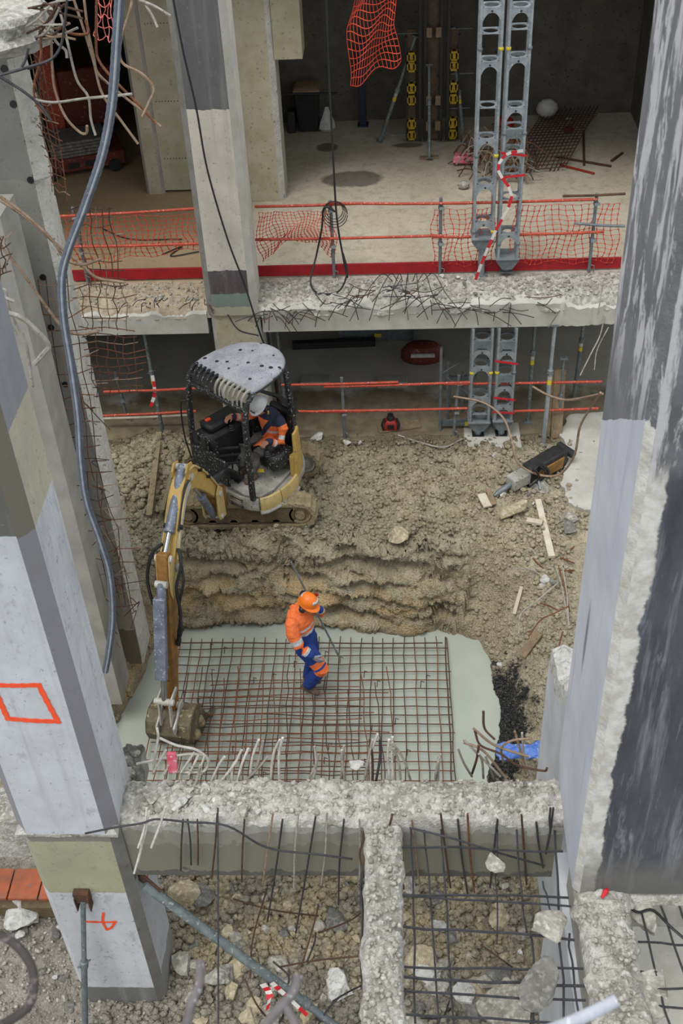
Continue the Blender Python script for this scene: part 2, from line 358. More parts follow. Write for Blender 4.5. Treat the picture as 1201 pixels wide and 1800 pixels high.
def mat_floor_up():
    s = NT('upper_floor_screed'); p = s.pos(); x, y, z = s.xyz()
    col = s.mix(s.ramp(s.noise(p, .8, 5, .65), .35, .65), lin('#c4bba8'), lin('#ada28d'))
    col = s.mix(s.ramp(s.noise(p, 6, 5, .7), .5, .75), col, lin('#978c78'))
    lf = s.ramp(s.math('MULTIPLY_ADD', x, -1, -2.0), .1, .9)
    col = s.mix(s.math('MULTIPLY', lf, .7), col, lin('#9a7c50'))  # warm light reflected off the orange netting, painted into the left floor
    ed = s.ramp(s.math('ADD', s.math('MULTIPLY_ADD', y, -1.0, 15.6), s.math('MULTIPLY', s.noise(p, 4), .3)), .55, .8)
    col = s.mix(s.math('MULTIPLY', ed, s.math('SUBTRACT', 1, s.math('MULTIPLY', lf, .6))), col, s.mix(s.ramp(s.noise(p, 12, 4, .6), .4, .6), lin('#b5b1a7'), lin('#858178')))
    for (cx, cy, rx, ry) in ((-.75, 18.5, .55, .35), (-1.25, 19.9, .2, .22), (.2, 19.9, .3, .12)):    # damp puddle stains
        dx = s.math('DIVIDE', s.math('SUBTRACT', x, cx), rx); dy = s.math('DIVIDE', s.math('SUBTRACT', y, cy), ry)
        d = s.math('ADD', s.math('ADD', s.math('MULTIPLY', dx, dx), s.math('MULTIPLY', dy, dy)), s.math('MULTIPLY', s.noise(p, 4), 1.0))
        d = s.math('MULTIPLY', d, .4); col = s.mix(s.math('MULTIPLY', s.ramp(d, .48, .62, (1, 1, 1, 1), (0, 0, 0, 1)), .75), col, lin('#453d30'))
    col = s.mix(s.math('MULTIPLY', s.ramp(s.noise(p, 45, 3), .55, .7), .4), col, lin('#5d5546'))
    s.bump(s.noise(p, 35, 5, .7), .5, .02)
    MATS['upper_floor_screed'] = s.fin(col, .85)
mat_floor_up()

def mat_floor_low():
    s = NT('basement_screed'); p = s.pos(); x, y, z = s.xyz()
    col = s.mix(s.ramp(s.noise(p, 1.1, 5, .65), .35, .65), lin('#b5b1a6'), lin('#a09c90'))
    wet = s.ramp(s.math('ADD', s.math('MULTIPLY_ADD', y, -.6, 9.75), s.math('MULTIPLY', s.math('SUBTRACT', s.noise(p, 1.6), .5), 1.0)), .35, .5)
    col = s.mix(wet, col, s.mix(s.ramp(s.noise(p, 4), .4, .6), lin('#6f6450'), lin('#857a64')))
    s.bump(s.noise(p, 30, 5, .7), .4, .02)
    MATS['basement_screed'] = s.fin(col, s.ramp(wet, 0, 1, (.85, .85, .85, 1), (.6, .6, .6, 1)))
mat_floor_low()

def mat_scraped(name, base1, base2, scr, amt=.5, zs=.22):
    """dark painted concrete, scratched and smeared with pale plaster in streaks"""
    s = NT(name); p = s.pos()
    col = s.mix(s.ramp(s.noise(p, 1.6, 5, .65), .35, .65), lin(base1), lin(base2))
    st = s.noise(s.scaled(p, (2.2, 2.2, zs*2.2)), 2.6, 6, .7, .4)
    col = s.mix(s.ramp(st, amt, amt+.07), col, lin(scr))
    col = s.mix(s.math('MULTIPLY', s.ramp(s.noise(s.scaled(p, (1, 1, .06)), 14, 4, .6), .5, .75), .5), col, lin(scr))
    col = s.mix(s.math('MULTIPLY', s.ramp(s.noise(p, 26, 4, .6), .6, .66), .7), col, lin('#2b2c30'))
    s.bump(s.noise(p, 30, 5, .7), .35, .01)
    MATS[name] = s.fin(col, .8)
mat_scraped('scraped_dark', '#3d3f45', '#4d4f55', '#8d8f95', .62)
mat_scraped('scraped_top', '#66666a', '#55565a', '#a9a9ad', .56)

def mat_bands(name, bands, wob=.06, streak=None):
    """paint bands at real heights: [(z_top, colour), ...] from the ground up"""
    s = NT(name); p = s.pos(); x, y, z = s.xyz()
    zz = s.math('ADD', z, s.math('MULTIPLY', s.math('SUBTRACT', s.noise(p, 5, 4, .6), .5), wob))
    col = lin(bands[0][1])
    for (z0, _), (_, c) in zip(bands[:-1], bands[1:]):
        col = s.mix(s.math('GREATER_THAN', zz, z0), col, lin(c))
    col = s.mix(s.math('MULTIPLY', s.ramp(s.noise(p, 1.8, 5, .65), .38, .7), .34), col, lin('#6d6c69'))
    col = s.mix(s.math('MULTIPLY', s.ramp(s.noise(s.scaled(p, (1, 1, .5)), 7, 6, .72), .58, .68), .4), col, lin('#7a776f'))
    col = s.mix(s.math('MULTIPLY', s.ramp(s.noise(p, 24, 4, .6), .62, .67), .6), col, lin('#77757a'))
    if streak:
        col = s.mix(s.math('MULTIPLY', s.ramp(s.noise(s.scaled(p, (1, 1, .05)), 9, 4, .6), .52, .7), .35), col, lin(streak))
    s.bump(s.noise(p, 45, 5, .7), .25, .008)
    MATS[name] = s.fin(col, .8)

# ---------------------------------------------------------------- the ground: plateau, cut bank, flooded pit, rubble
PIT = [(-3.1, 11.42), (-2.5, 11.5), (-1.87, 11.6), (-.88, 11.42), (-.2, 11.3), (.58, 11.35), (.9, 11.0), (1.02, 10.5), (.9, 9.5), (.79, 8.7), (.7, 8.2), (-3.6, 8.2), (-3.75, 8.9), (-3.7, 9.52), (-3.62, 10.3), (-3.5, 10.9)]
def pit_dist(x, y):
    d = np.full(x.shape, 1e9); ins = np.zeros(x.shape, bool); n = len(PIT)
    for i in range(n):
        ax, ay = PIT[i]; bx, by = PIT[(i+1) % n]; ex, ey = bx-ax, by-ay
        t = np.clip(((x-ax)*ex+(y-ay)*ey)/(ex*ex+ey*ey), 0, 1)
        d = np.minimum(d, np.hypot(x-ax-t*ex, y-ay-t*ey))
        c = ((ay > y) != (by > y)) & (x < ex*(y-ay)/(by-ay+1e-12)+ax); ins ^= c
    return np.where(ins, -d, d)
def ground_z(x, y, fine=True):
    x = np.asarray(x, float); y = np.asarray(y, float)
    wx = x+.16*fbm(x, y, .9, 3); wy = y+.13*fbm(x+40, y, 1.1, 4)
    d = pit_dist(wx, wy)
    far = sstep(10.9, 11.6, y)*(1-sstep(.5, 1.1, x)*.6)
    T = -.5+.5*sstep(9.6, 12.0, y)
    T = np.where(y < 9.5, -.55+.0*y, T)
    wid = .75+(-.33)*far
    wid = wid-.25*sstep(-3.3, -3.8, x)*(1-far)
    wid = wid+.45*sstep(.8, 1.2, x)
    t = np.clip((d+.03)/wid, 0, 1); prof = t*t*(3-2*t)
    prof = np.where(far > .5, np.clip(t*1.15, 0, 1)**.75, prof)
    z = -1.42+(T+1.42)*prof-.1*sstep(0, -.4, d)
    z = z+.3*sstep(.35, .9, prof)*(1-sstep(.9, 1.0, prof))*0
    pl = sstep(.1, 1, prof)
    # heaped clay beside the machine, ruts, the berm at the rim of the cut
    z = z+pl*(.30*np.exp(-((x+3.75)/.55)**2-((y-13.6)/.55)**2)+.16*np.exp(-((x+3.3)/.5)**2-((y-14.1)/.35)**2))
    z = z+pl*.07*np.exp(-((y-11.95)/.18)**2)
    z = z-pl*.05*sstep(11.9, 12.1, y)*(1-sstep(13.7, 13.9, y))*sstep(-3.3, -3.0, x)*(1-sstep(-1.1, -.9, x))
    flat = sstep(14.05, 14.5, y); am = (1-.85*flat)*(.25+.75*pl)
    z = z*(1-flat)+(-.03)*flat
    if fine:
        z = z+am*(.075*fbm(x, y, 1.3, 3)+.06*fbm(x+9, y+3, 4, 3))
        b = np.abs(fbm(x+3, y-7, 7.5, 3, .6)); z = z+am*(.13*b-.03)
        c = np.abs(fbm(x-13, y+17, 18, 2, .6)); z = z+am*.06*c
    return z
def gz(x, y): return float(ground_z(np.array([x]), np.array([y]))[0])
def gmesh(name, xs, ys, zf, mat, disp=None):
    X, Y = np.meshgrid(xs, ys); Z = zf(X, Y)
    if disp: X, Y, Z = disp(X, Y, Z)
    nx, ny = len(xs), len(ys); vs = np.stack([X, Y, Z], -1).reshape(-1, 3)
    i = np.arange(nx*ny).reshape(ny, nx); q = np.stack([i[:-1, :-1], i[:-1, 1:], i[1:, 1:], i[1:, :-1]], -1).reshape(-1, 4)
    me = bpy.data.meshes.new(name); me.vertices.add(len(vs)); me.vertices.foreach_set('co', vs.ravel())
    me.loops.add(q.size); me.loops.foreach_set('vertex_index', q.ravel()); me.polygons.add(len(q)); me.polygons.foreach_set('loop_start', np.arange(0, q.size, 4))
    me.polygons.foreach_set('use_smooth', np.ones(len(q), bool)); me.update(calc_edges=True); me.materials.append(MATS[mat])
    o = bpy.data.objects.new(name, me); C.objects.link(o); return o
xs = np.concatenate([np.arange(-9, -4.6, .12), np.arange(-4.6, 2.2, .03), np.arange(2.2, 6, .12)])
ys = np.concatenate([np.arange(1.0, 4.4, .1), np.arange(4.4, 11.2, .034), np.arange(11.2, 12.1, .013), np.arange(12.1, 14.5, .034), [14.55, 14.65]])
def cliff_disp(X, Y, Z):
    """undercut ledges and bulges in the cut bank"""
    w = sstep(11.15, 11.45, Y)*(1-sstep(11.9, 12.1, Y))*sstep(-3.6, -3.2, X)*(1-sstep(.7, 1.2, X))
    led = np.abs(fbm(X*.45+.5*Z, Z*2.6+5, 1.5, 3, .5)); bul = fbm(X+3, Z*1.8, 1.7, 4, .6)+.35*fbm(X+7, Z*1.6, 9, 3, .6)
    return X+w*.03*fbm(X, Z*3, 6, 2), Y+w*(.36*led-.12+.15*bul+.06*np.abs(fbm(X+31, Z*1.3, 14, 2))), Z+w*.03*fbm(X+20, Y*3, 5, 3)
tag(gmesh('ground', xs, ys, ground_z, 'soil', cliff_disp), kind='structure')
wm = M(); wm.add([(-4.4, 7.6, -1.27), (1.5, 7.6, -1.27), (1.5, 12, -1.27), (-4.4, 12, -1.27)], [(0, 1, 2, 3)])
wm.build('pit_water', 'milky_water', kind='structure', smooth=False)

# ---------------------------------------------------------------- far building: basement, upper floor, walls
def sbox(name, lo, hi, mat, bevel=0, **k): return M().box(lo, hi).build(name, mat, kind=k.pop('kind', 'structure'), bevel=bevel, **k)
sbox('basement_floor', (-9, 14.3, -.3), (6, 20.5, .0), 'basement_screed')
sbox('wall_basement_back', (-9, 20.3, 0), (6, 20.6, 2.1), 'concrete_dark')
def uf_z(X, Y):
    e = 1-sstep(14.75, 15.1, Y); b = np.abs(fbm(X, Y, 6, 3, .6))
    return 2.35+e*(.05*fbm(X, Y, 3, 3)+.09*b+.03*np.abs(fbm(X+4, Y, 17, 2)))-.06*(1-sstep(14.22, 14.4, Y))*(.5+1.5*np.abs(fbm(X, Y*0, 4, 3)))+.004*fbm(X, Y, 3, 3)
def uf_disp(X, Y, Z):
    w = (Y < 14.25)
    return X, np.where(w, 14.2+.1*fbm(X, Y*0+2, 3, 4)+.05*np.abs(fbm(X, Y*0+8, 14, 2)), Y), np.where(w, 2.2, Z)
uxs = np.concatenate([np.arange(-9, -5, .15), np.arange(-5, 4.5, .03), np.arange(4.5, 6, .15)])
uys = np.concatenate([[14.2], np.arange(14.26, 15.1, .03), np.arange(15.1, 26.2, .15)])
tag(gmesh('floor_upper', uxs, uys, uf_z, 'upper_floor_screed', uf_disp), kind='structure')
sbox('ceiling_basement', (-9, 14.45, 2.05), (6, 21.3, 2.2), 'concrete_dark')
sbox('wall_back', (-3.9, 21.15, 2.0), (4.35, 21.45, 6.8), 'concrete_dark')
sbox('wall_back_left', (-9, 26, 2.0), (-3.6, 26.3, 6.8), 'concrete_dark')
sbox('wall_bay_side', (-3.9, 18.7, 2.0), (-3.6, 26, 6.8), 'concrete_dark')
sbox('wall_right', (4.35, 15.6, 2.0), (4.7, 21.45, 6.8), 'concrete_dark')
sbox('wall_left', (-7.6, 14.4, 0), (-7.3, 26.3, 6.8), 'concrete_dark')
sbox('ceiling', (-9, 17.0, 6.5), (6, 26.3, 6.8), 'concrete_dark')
sbox('unseen_ceiling_left', (-9, 14.7, 6.6), (-3.1, 17.0, 6.8), 'concrete_dark')  # unseen ceiling strip, added to keep the left bay dark

# edge beam of the upper floor: smooth pale face, crumbled top arris
def edge_beam(x0, x1, label, name='edge_beam'):
    m = M(); xs_ = np.arange(x0, x1+.001, .04); rows = []
    for i, x in enumerate(xs_):
        t = 2.36-.10*abs(float(fbm(np.array(x), np.array(3.), 2.2, 4)))-(.05 if x < -2.6 else 0)
        if x > 2.35: t -= .06
        dy = .0 if x < 2.3 else -.03+.1*abs(float(fbm(np.array(x), np.array(7.), 5, 3)))
        rows.append([V(x, 14.5, 1.95), V(x, 14.2+dy, 1.95+.03*max(0, x-2.3)), V(x, 14.2+dy, 2.1), V(x, 14.2+dy*1.4, t-.03), V(x, 14.24, t), V(x, 14.5, t+.02)])
    m.loft(rows); return m.build(name, 'concrete_pale', label=label, cat='beam', ang=50)
edge_beam(-1.95, 3.6, 'long pale concrete edge beam with crumbled top under the upper floor')
edge_beam(-6.5, -2.72, 'pale concrete edge beam left of the middle column under the upper floor')

# ---------------------------------------------------------------- columns
def column(name, x0, x1, y0, y1, z0, z1, ch, mats, label, nz=10, wob=.0, cat='column', parent=None):
    """chamfered column; mats = [front, right, back, left, chamfer front-right, chamfer front-left, other]"""
    m = M(); c = ch
    out = [(x0+c, y0), (x1-c, y0), (x1, y0+c), (x1, y1-c), (x1-c, y1), (x0+c, y1), (x0, y1-c), (x0, y0+c)]
    fm = [0, 4, 1, 6, 2, 6, 3, 5]
    for k in range(nz):
        za, zb = z0+(z1-z0)*k/nz, z0+(z1-z0)*(k+1)/nz
        for i in range(8):
            a, b = out[i], out[(i+1) % 8]; m.add([V(*a, za), V(*b, za), V(*b, zb), V(*a, zb)], [(0, 1, 2, 3)], fm[i])
    m.add([V(*p, z0) for p in out], [tuple(range(7, -1, -1))], 6); m.add([V(*p, z1) for p in out], [tuple(range(8))], 6)
    o = m.build(name, mats, smooth=False, fix=False, label=label, cat=cat, origin=((x0+x1)/2, (y0+y1)/2, z0) if parent is None else None, parent=parent)
    return o
# near left column
LX0, LX1, LY0, LY1 = -3.27, -2.40, 5.5, 6.2
zL1 = atY(40, 943, 5.5).z; zL2 = atX(45, 690, -2.4).z
mat_bands('left_front', [(zL1, '#c3c6cc'), (99, '#55544f')], streak='#8d8d8d')
mat_bands('left_side', [(zL1, '#c6c9ce'), (zL2, '#b9b39c'), (99, '#8b8d94')], streak='#9a9a9a')
mat_bands('left_chamf', [(zL1-.02, '#85848a'), (zL1+1, '#6d675a'), (99, '#77777c')])
mat_bands('left_low', [(-.26, '#6d6c6a'), (1.42, '#c5c7cc'), (2.2, '#a3a286'), (99, '#7d7a73')], streak='#a0a0a0')
mat_bands('left_low_side', [(-.1, '#8f8f90'), (1.5, '#bdbfc6'), (99, '#6f6c60')], wob=.5, streak='#a5a5aa')
column('concrete_column', LX0, LX1, LY0, LY1, 2.34, 10.6, .10, ['left_front', 'left_side', 'left_front', 'left_front', 'left_chamf', 'left_chamf', 'concrete'], 'tall whitewashed concrete column with an orange sprayed square, nearest on the left')
column('concrete_column', LX0+.02, LX1, LY0+.02, LY1, -.75, 2.30, .08, ['left_low', 'left_low_side', 'left_low', 'left_low', 'chamfer_grey', 'left_low', 'concrete'], 'white column foot with olive band and orange sprayed cross, below the broken beam')
# bulging dirty construction joint between the two
jm = M(); N = 40
for ring in range(1): pass
rows = []
for zz, off in ((2.27, .0), (2.29, .025), (2.33, .03), (2.37, .0)):
    ring = []
    for i in range(N):
        a = 2*math.pi*i/N; cx, cy = math.cos(a), math.sin(a); k = 1/max(abs(cx), abs(cy))
        hx, hy = (LX1-LX0)/2-.03, (LY1-LY0)/2-.03
        px_, py_ = cx*k, cy*k
        o_ = off*(1+.8*float(fbm(np.array(a*3), np.array(zz*9), 2, 3)))
        ring.append(V((LX0+LX1)/2+px_*(hx+o_), (LY0+LY1)/2+py_*(hy+o_), zz))
    rows.append(ring)
jm.loft(rows); jm.build('construction_joint', 'concrete_broken', label='crumbly construction joint ringing the near left column', cat='joint')
# near right column: plastered flank, scraped dark front
RX0 = 1.31
zR1 = atX(1056, 737, RX0).z
mat_bands('right_side', [(zR1, '#c3c5cd'), (99, '#7d7d80')], wob=.1, streak='#a9abb3')
def mat_rfront():
    s = NT('right_front'); p = s.pos(); x, y, z = s.xyz()
    col = s.mix(s.ramp(s.noise(s.scaled(p, (1.5, 1.5, .4)), 2, 6, .7), .35, .65), lin('#34363d'), lin('#50525a'))
    st = s.noise(s.scaled(p, (3, 3, .5)), 2.2, 6, .7, .5)
    col = s.mix(s.math('MULTIPLY', s.ramp(st, .58, .68), .65), col, lin('#8d9098'))
    col = s.mix(s.math('MULTIPLY', s.ramp(s.noise(s.scaled(p, (1, 1, .07)), 13, 4, .6), .52, .7), .4), col, lin('#a9abb1'))
    edge = s.ramp(s.math('ADD', s.math('SUBTRACT', x, 1.40), s.math('MULTIPLY', s.math('SUBTRACT', s.noise(p, 2.2, 5, .65), .5), .18)), .06, .075, (1, 1, 1, 1), (0, 0, 0, 1))
    col = s.mix(edge, col, s.mix(s.ramp(s.noise(p, 9), .4, .6), lin('#cfcdc7'), lin('#b3b0a8')))
    up = s.ramp(s.math('ADD', s.math('MULTIPLY_ADD', z, 1, -zR1-.5), s.math('MULTIPLY', s.noise(p, 3), .4)), .1, .3)
    upc = s.mix(s.ramp(st, .5, .57), s.mix(s.ramp(s.noise(p, 2, 5), .4, .6), lin('#57585c'), lin('#6f7074')), lin('#b1b1b4'))
    col = s.mix(up, col, upc)
    foot = s.ramp(s.math('ADD', z, s.math('MULTIPLY', s.noise(p, 4), .35)), .0, 1)
    fz = s.math('MULTIPLY_ADD', z, -1, 3.05); foot = s.ramp(s.math('ADD', fz, s.math('MULTIPLY', s.math('SUBTRACT', s.noise(p, 4), .5), .7)), .1, .5)
    col = s.mix(s.math('MULTIPLY', foot, .75), col, lin('#6c6a66'))
    s.bump(s.noise(p, 24, 6, .7), .4, .012)
    MATS['right_front'] = s.fin(col, .75)
mat_rfront()
def mat_rtop():
    s = NT('right_side_all'); p = s.pos(); x, y, z = s.xyz()
    zz = s.math('ADD', s.math('ADD', z, s.math('MULTIPLY', s.math('SUBTRACT', y, 6.15), .7)), s.math('MULTIPLY', s.math('SUBTRACT', s.noise(p, 4, 4, .6), .5), .06))
    white = s.mix(s.ramp(s.noise(p, 1.6, 5), .35, .65), lin('#c6c8d0'), lin('#b5b7c0'))
    white = s.mix(s.math('MULTIPLY', s.ramp(s.noise(s.scaled(p, (1, 1, .08)), 12, 4, .6), .58, .72), .35), white, lin('#8d8e96'))
    # one long sooty smear
    dy = s.math('DIVIDE', s.math('SUBTRACT', y, 5.72), .05); dz = s.math('DIVIDE', s.math('SUBTRACT', z, 4.42), .42)
    sm = s.math('ADD', s.math('MULTIPLY', dy, dy), s.math('MULTIPLY', dz, dz))
    white = s.mix(s.math('MULTIPLY', s.ramp(sm, .1, 1.0, (1, 1, 1, 1), (0, 0, 0, 1)), .75), white, lin('#55535a'))
    st = s.noise(s.scaled(p, (3, 3, .8)), 2.4, 6, .7, .5)
    dark = s.mix(s.ramp(s.noise(p, 2, 5, .65), .35, .65), lin('#77777a'), lin('#646569'))
    hi = s.ramp(s.math('MULTIPLY_ADD', z, .5, -zR1*.5-.2), 0, .3)
    dark = s.mix(s.math('MULTIPLY', s.ramp(st, .5, .55), hi), dark, lin('#bdbcbf'))
    col = s.mix(s.math('GREATER_THAN', zz, zR1), white, dark)
    s.bump(s.noise(p, 30, 5, .7), .2, .008)
    MATS['right_side_all'] = s.fin(col, .75)
mat_rtop()
def mat_rchamf():
    s = NT('right_chamfer'); p = s.pos(); x, y, z = s.xyz()
    zz = s.math('MULTIPLY_ADD', s.math('SUBTRACT', s.noise(p, 3, 5, .65), .5), 1.0, z)
    lo = s.mix(s.ramp(s.noise(p, 7, 5), .38, .62), lin('#cfcdc6'), lin('#aeaba3'))
    st = s.noise(s.scaled(p, (3, 3, .8)), 2.4, 6, .7, .5)
    hi = s.mix(s.ramp(st, .5, .56), s.mix(s.ramp(s.noise(p, 3, 5), .4, .6), lin('#707175'), lin('#5e5f63')), lin('#b3b2b5'))
    s.bump(s.noise(p, 28, 5, .7), .6, .02)
    MATS['right_chamfer'] = s.fin(s.mix(s.math('GREATER_THAN', zz, 6.8), lo, hi), .8)
mat_rchamf()
column('concrete_column', RX0, 3.0, 4.98, 6.15, 2.33, 10.8, .05, ['right_front', 'concrete', 'concrete', 'right_side_all', 'concrete', 'right_chamfer', 'concrete'], 'massive column with pale plastered flank and scraped dark front, nearest on the right')
# middle column at the edge of the upper floor
mat_bands('mid_front', [(2.42, '#a9a68c'), (2.62, '#6f7f76'), (2.98, '#4b4244'), (5.22, '#c6bfb0'), (99, '#5a5a5c')], wob=.12, streak='#8d8778')
mat_bands('mid_side', [(1.9, '#bcb9a8'), (2.3, '#8f8d7c'), (99, '#c9c5ba')], streak='#a39d90')
column('concrete_column', -2.72, -2.0, 14.12, 14.75, 2.28, 6.6, .09, ['mid_front', 'mid_side', 'concrete', 'concrete', 'concrete_pale', 'chamfer_grey', 'concrete'], 'pale column with dark painted patches standing at the broken edge of the upper floor')
column('concrete_column', -2.68, -1.98, 14.16, 14.75, -.1, 2.3, .06, ['concrete_cream', 'concrete_pale', 'concrete', 'concrete', 'concrete_pale', 'concrete', 'concrete'], 'cream column stub under the edge beam behind the excavator')
# deeper columns
column('concrete_column', -2.52, -1.85, 17.7, 18.4, 2.33, 6.6, .09, ['concrete_cream', 'concrete_pale', 'concrete', 'concrete', 'plaster_edge', 'concrete', 'concrete'], 'cream stained column in the upper room just behind the middle column')
sbox('corbel_block', (-1.85, 17.75, 4.62), (-1.42, 18.3, 6.5), 'concrete_cream', kind=None, label='pale concrete corbel jutting from the stained column in the upper room', cat='corbel')
column('concrete_column', -4.23, -3.92, 18.1, 18.7, 2.33, 6.6, .05, ['concrete_cream', 'concrete', 'concrete', 'concrete', 'concrete', 'concrete', 'concrete'], 'narrow brownish pilaster beside the dark upper room')
pm = M().box((-3.92, 18.14, 2.4), (-3.1, 18.5, 6.6)); panel = pm.build('wall_panel', 'concrete_cream', smooth=False, label='cream board-faced pier beside the narrow pilaster', cat='pier')
for zz in (2.95, 3.9, 5.1):
    for k in range(13): M().tube([V(-3.85+k*.05, 18.145, zz), V(-3.85+k*.05, 18.132, zz)], .008, 6).build('screw_head', 'steel_black', parent=panel)
# raw concrete column on the left with torn edge and tie holes
mat_bands('raw_front', [(-.25, '#7d705c'), (.6, '#a39e92'), (5.95, '#a19f98'), (99, '#94928c')], wob=.25)
LC = [(-4.62, 10.4), (-3.83, 10.4)]
m = M()
raw = column('concrete_column', -4.52, -3.5, 10.4, 10.95, -.9, 7.3, .02, ['raw_front', 'plaster_edge', 'concrete', 'concrete', 'plaster_edge', 'concrete', 'concrete'], 'raw grey column with tie holes and torn edge behind the near left column')
for px, py in ((8, 121), (24, 183), (54, 316), (76, 487), (90, 575), (115, 675), (78, 960)):
    q = atY(px, py, 10.4); M().lathe([(.035, -.004), (.035, -.012), (.02, -.012)], q, (0, 1, 0), 12).build('tie_hole', 'plastic_black', parent=raw)
# torn strip along its right edge
m = M(); prev = None; rows = []
for i in range(160):
    z = -.8+7.9*i/159; w = .05+(.10 if z > 5.95 else 0)+.04*float(fbm(np.array(z), np.array(1.), 2.5, 4)); q = .05*float(fbm(np.array(z), np.array(9.), 4, 3))
    rows.append([V(-3.52, 10.5, z), V(-3.5, 10.38+q*.3, z), V(-3.5+w, 10.5+q, z), V(-3.5+w*.7, 10.65, z), V(-3.52, 10.7, z)])
m.loft(rows); m.build('torn_concrete_edge', 'plaster_edge', label='ragged pale strip of torn wall along the raw column', cat='wall stub', ang=25)
sbox('wall_left_pier', (-5.6, 9.6, -.8), (-3.63, 10.1, 5.95), 'concrete', kind='structure')
# broken end of a slab at the top left corner
m = M(); rows = []
for i in range(30):
    t = i/29; x = -6.0+2.95*t; f = float(fbm(np.array(x), np.array(2.), 2, 3)); ring = []
    for k in range(22):
        a = 2*math.pi*k/22; r1 = (.55+.09*mnoise.noise(V(x*3, math.cos(a)*2, math.sin(a)*2)))*(1 if t < .86 else math.sqrt(max(.03, 1-((t-.86)/.14)**2)))
        cc, ss = math.cos(a), math.sin(a); k2 = 1/max(abs(cc), abs(ss))**.8
        n3 = .05*mnoise.noise(V(x*9, cc*7, ss*7))
        ring.append(V(x+.14*mnoise.noise(V(cc*2, ss*2, x*3)), 10.3+cc*k2*(r1+n3), 7.42+ss*k2*(.16+n3)))
    rows.append(ring)
m.loft(rows); m.build('broken_slab', 'concrete_broken', label='crumbled grey end of a broken floor slab at top left', cat='slab', ang=25)

# ---------------------------------------------------------------- near broken beams (left over from the upper floor)
mat_bands('beam_face', [(1.62, '#57564c'), (2.02, '#7b7866'), (2.2, '#8b887c'), (99, '#a5a39c')], wob=.35)
def rough_beam(name, a, b, w, z0, z1, label, ax='x', seg=.024, amp=.06, mats=('beam_face', 'concrete_broken'), ragw=.03):
    """beam along x or y, straight flanks and a broken knobbly top"""
    m = M(); n = max(4, int(abs(b-a)/seg)); nt_ = 20; c0, c1 = w
    rows = []
    for i in range(n+1):
        s_ = a+(b-a)*i/n
        e0 = c0+ragw*float(fbm(np.array(s_), np.array(c0), 3, 4)); e1 = c1+ragw*float(fbm(np.array(s_), np.array(c1+9), 3, 4))
        ring = [(c1, z0), (c0, z0), (c0, z0+(z1-z0)*.5), (c0, z1-.09)]
        for k in range(nt_+1):
            u = k/nt_; q = e0+(e1-e0)*u; edge = min(u, 1-u)
            h = z1-.07*math.exp(-edge*18)+amp*float(fbm(np.array(s_), np.array(q), 3.5, 3))+amp*.9*abs(float(fbm(np.array(s_+5), np.array(q), 9, 2)))+amp*.55*abs(float(fbm(np.array(s_+2), np.array(q+3), 24, 2)))
            ring.append((q, h))
        ring += [(c1, z1-.09), (c1, z0+(z1-z0)*.5)]
        rows.append([V(s_, q, h) if ax == 'x' else V(q, s_, h) for q, h in ring])
    nr = len(rows[0]); vs = [p for r in rows for p in r]; fs = []; mi = []
    for i in range(n):
        for k in range(nr):
            fs.append((i*nr+k, i*nr+(k+1) % nr, (i+1)*nr+(k+1) % nr, (i+1)*nr+k)); mi.append(0 if (k < 3 or k >= nr-3) else 1)
    m.add(vs, fs); m.mi = mi; m.add([vs[k] for k in range(nr)], [tuple(range(nr))], 0); m.add(vs[-nr:], [tuple(range(nr))], 0)
    return m.build(name, list(mats), label=label, cat='beam', ang=30)
rough_beam('broken_beam', -2.42, 1.32, (5.62, 6.06), 1.55, 2.36, 'hacked concrete cross beam between the two near columns')
rough_beam('broken_beam', 2.9, 5.66, (-.33, -.02), 1.95, 2.33, 'narrow crumbling beam running from the cross beam towards the viewer', ax='y', amp=.07, ragw=.06, mats=('concrete', 'concrete_broken'))
rough_beam('broken_beam', 2.4, 5.3, (1.33, 1.74), 1.9, 2.34, 'broken beam under the right column running towards the viewer', ax='y', amp=.06, ragw=.12, mats=('concrete', 'concrete_broken'))
rough_beam('broken_beam', 1.35, 4.5, (4.95, 5.35), 1.9, 2.3, 'stub of beam under the foot of the right column', amp=.03, mats=('concrete', 'concrete_broken'))
def slab_patch():
    m = M(); pts = [atZ(px, py, 0) for px, py in ((985, 855), (1000, 815), (985, 770), (1000, 735), (1080, 730), (1075, 900), (1030, 905), (1002, 890))]
    out = []
    for i, p in enumerate(pts):
        q = pts[(i+1) % len(pts)]
        for k in range(6): r = p.lerp(q, k/6); out.append((r.x+random.uniform(-.03, .03), r.y+random.uniform(-.03, .03)))
    m.prism(out, lambda a, b_, t: V(a, b_, t), -.1, .075); return m.build('concrete_slab_patch', 'concrete_pale', smooth=False, label='pale remnant of floor slab beside the right column', cat='slab')
slab_patch()
rough_beam('broken_beam', 6.0, 6.5, (-2.7, -2.36), 1.9, 2.2, 'crumbled beam stub going back behind the near left column', ax='y', amp=.08, ragw=.1, mats=('concrete', 'chunk_grey'))
rough_beam('broken_beam', -6.0, -3.2, (5.75, 6.1), 1.62, 2.2, 'broken beam left of the near left column', mats=('concrete_broken', 'concrete_broken'))
m = M(); m.box((1.27, 2.6, -.7), (1.5, 5.62, 1.92)); m.build('wall_right_lower', 'plaster_white', kind='structure')
sbox('floor_right_lower', (1.5, 2.0, -.2), (5.5, 6.2, .1), 'concrete_pale')
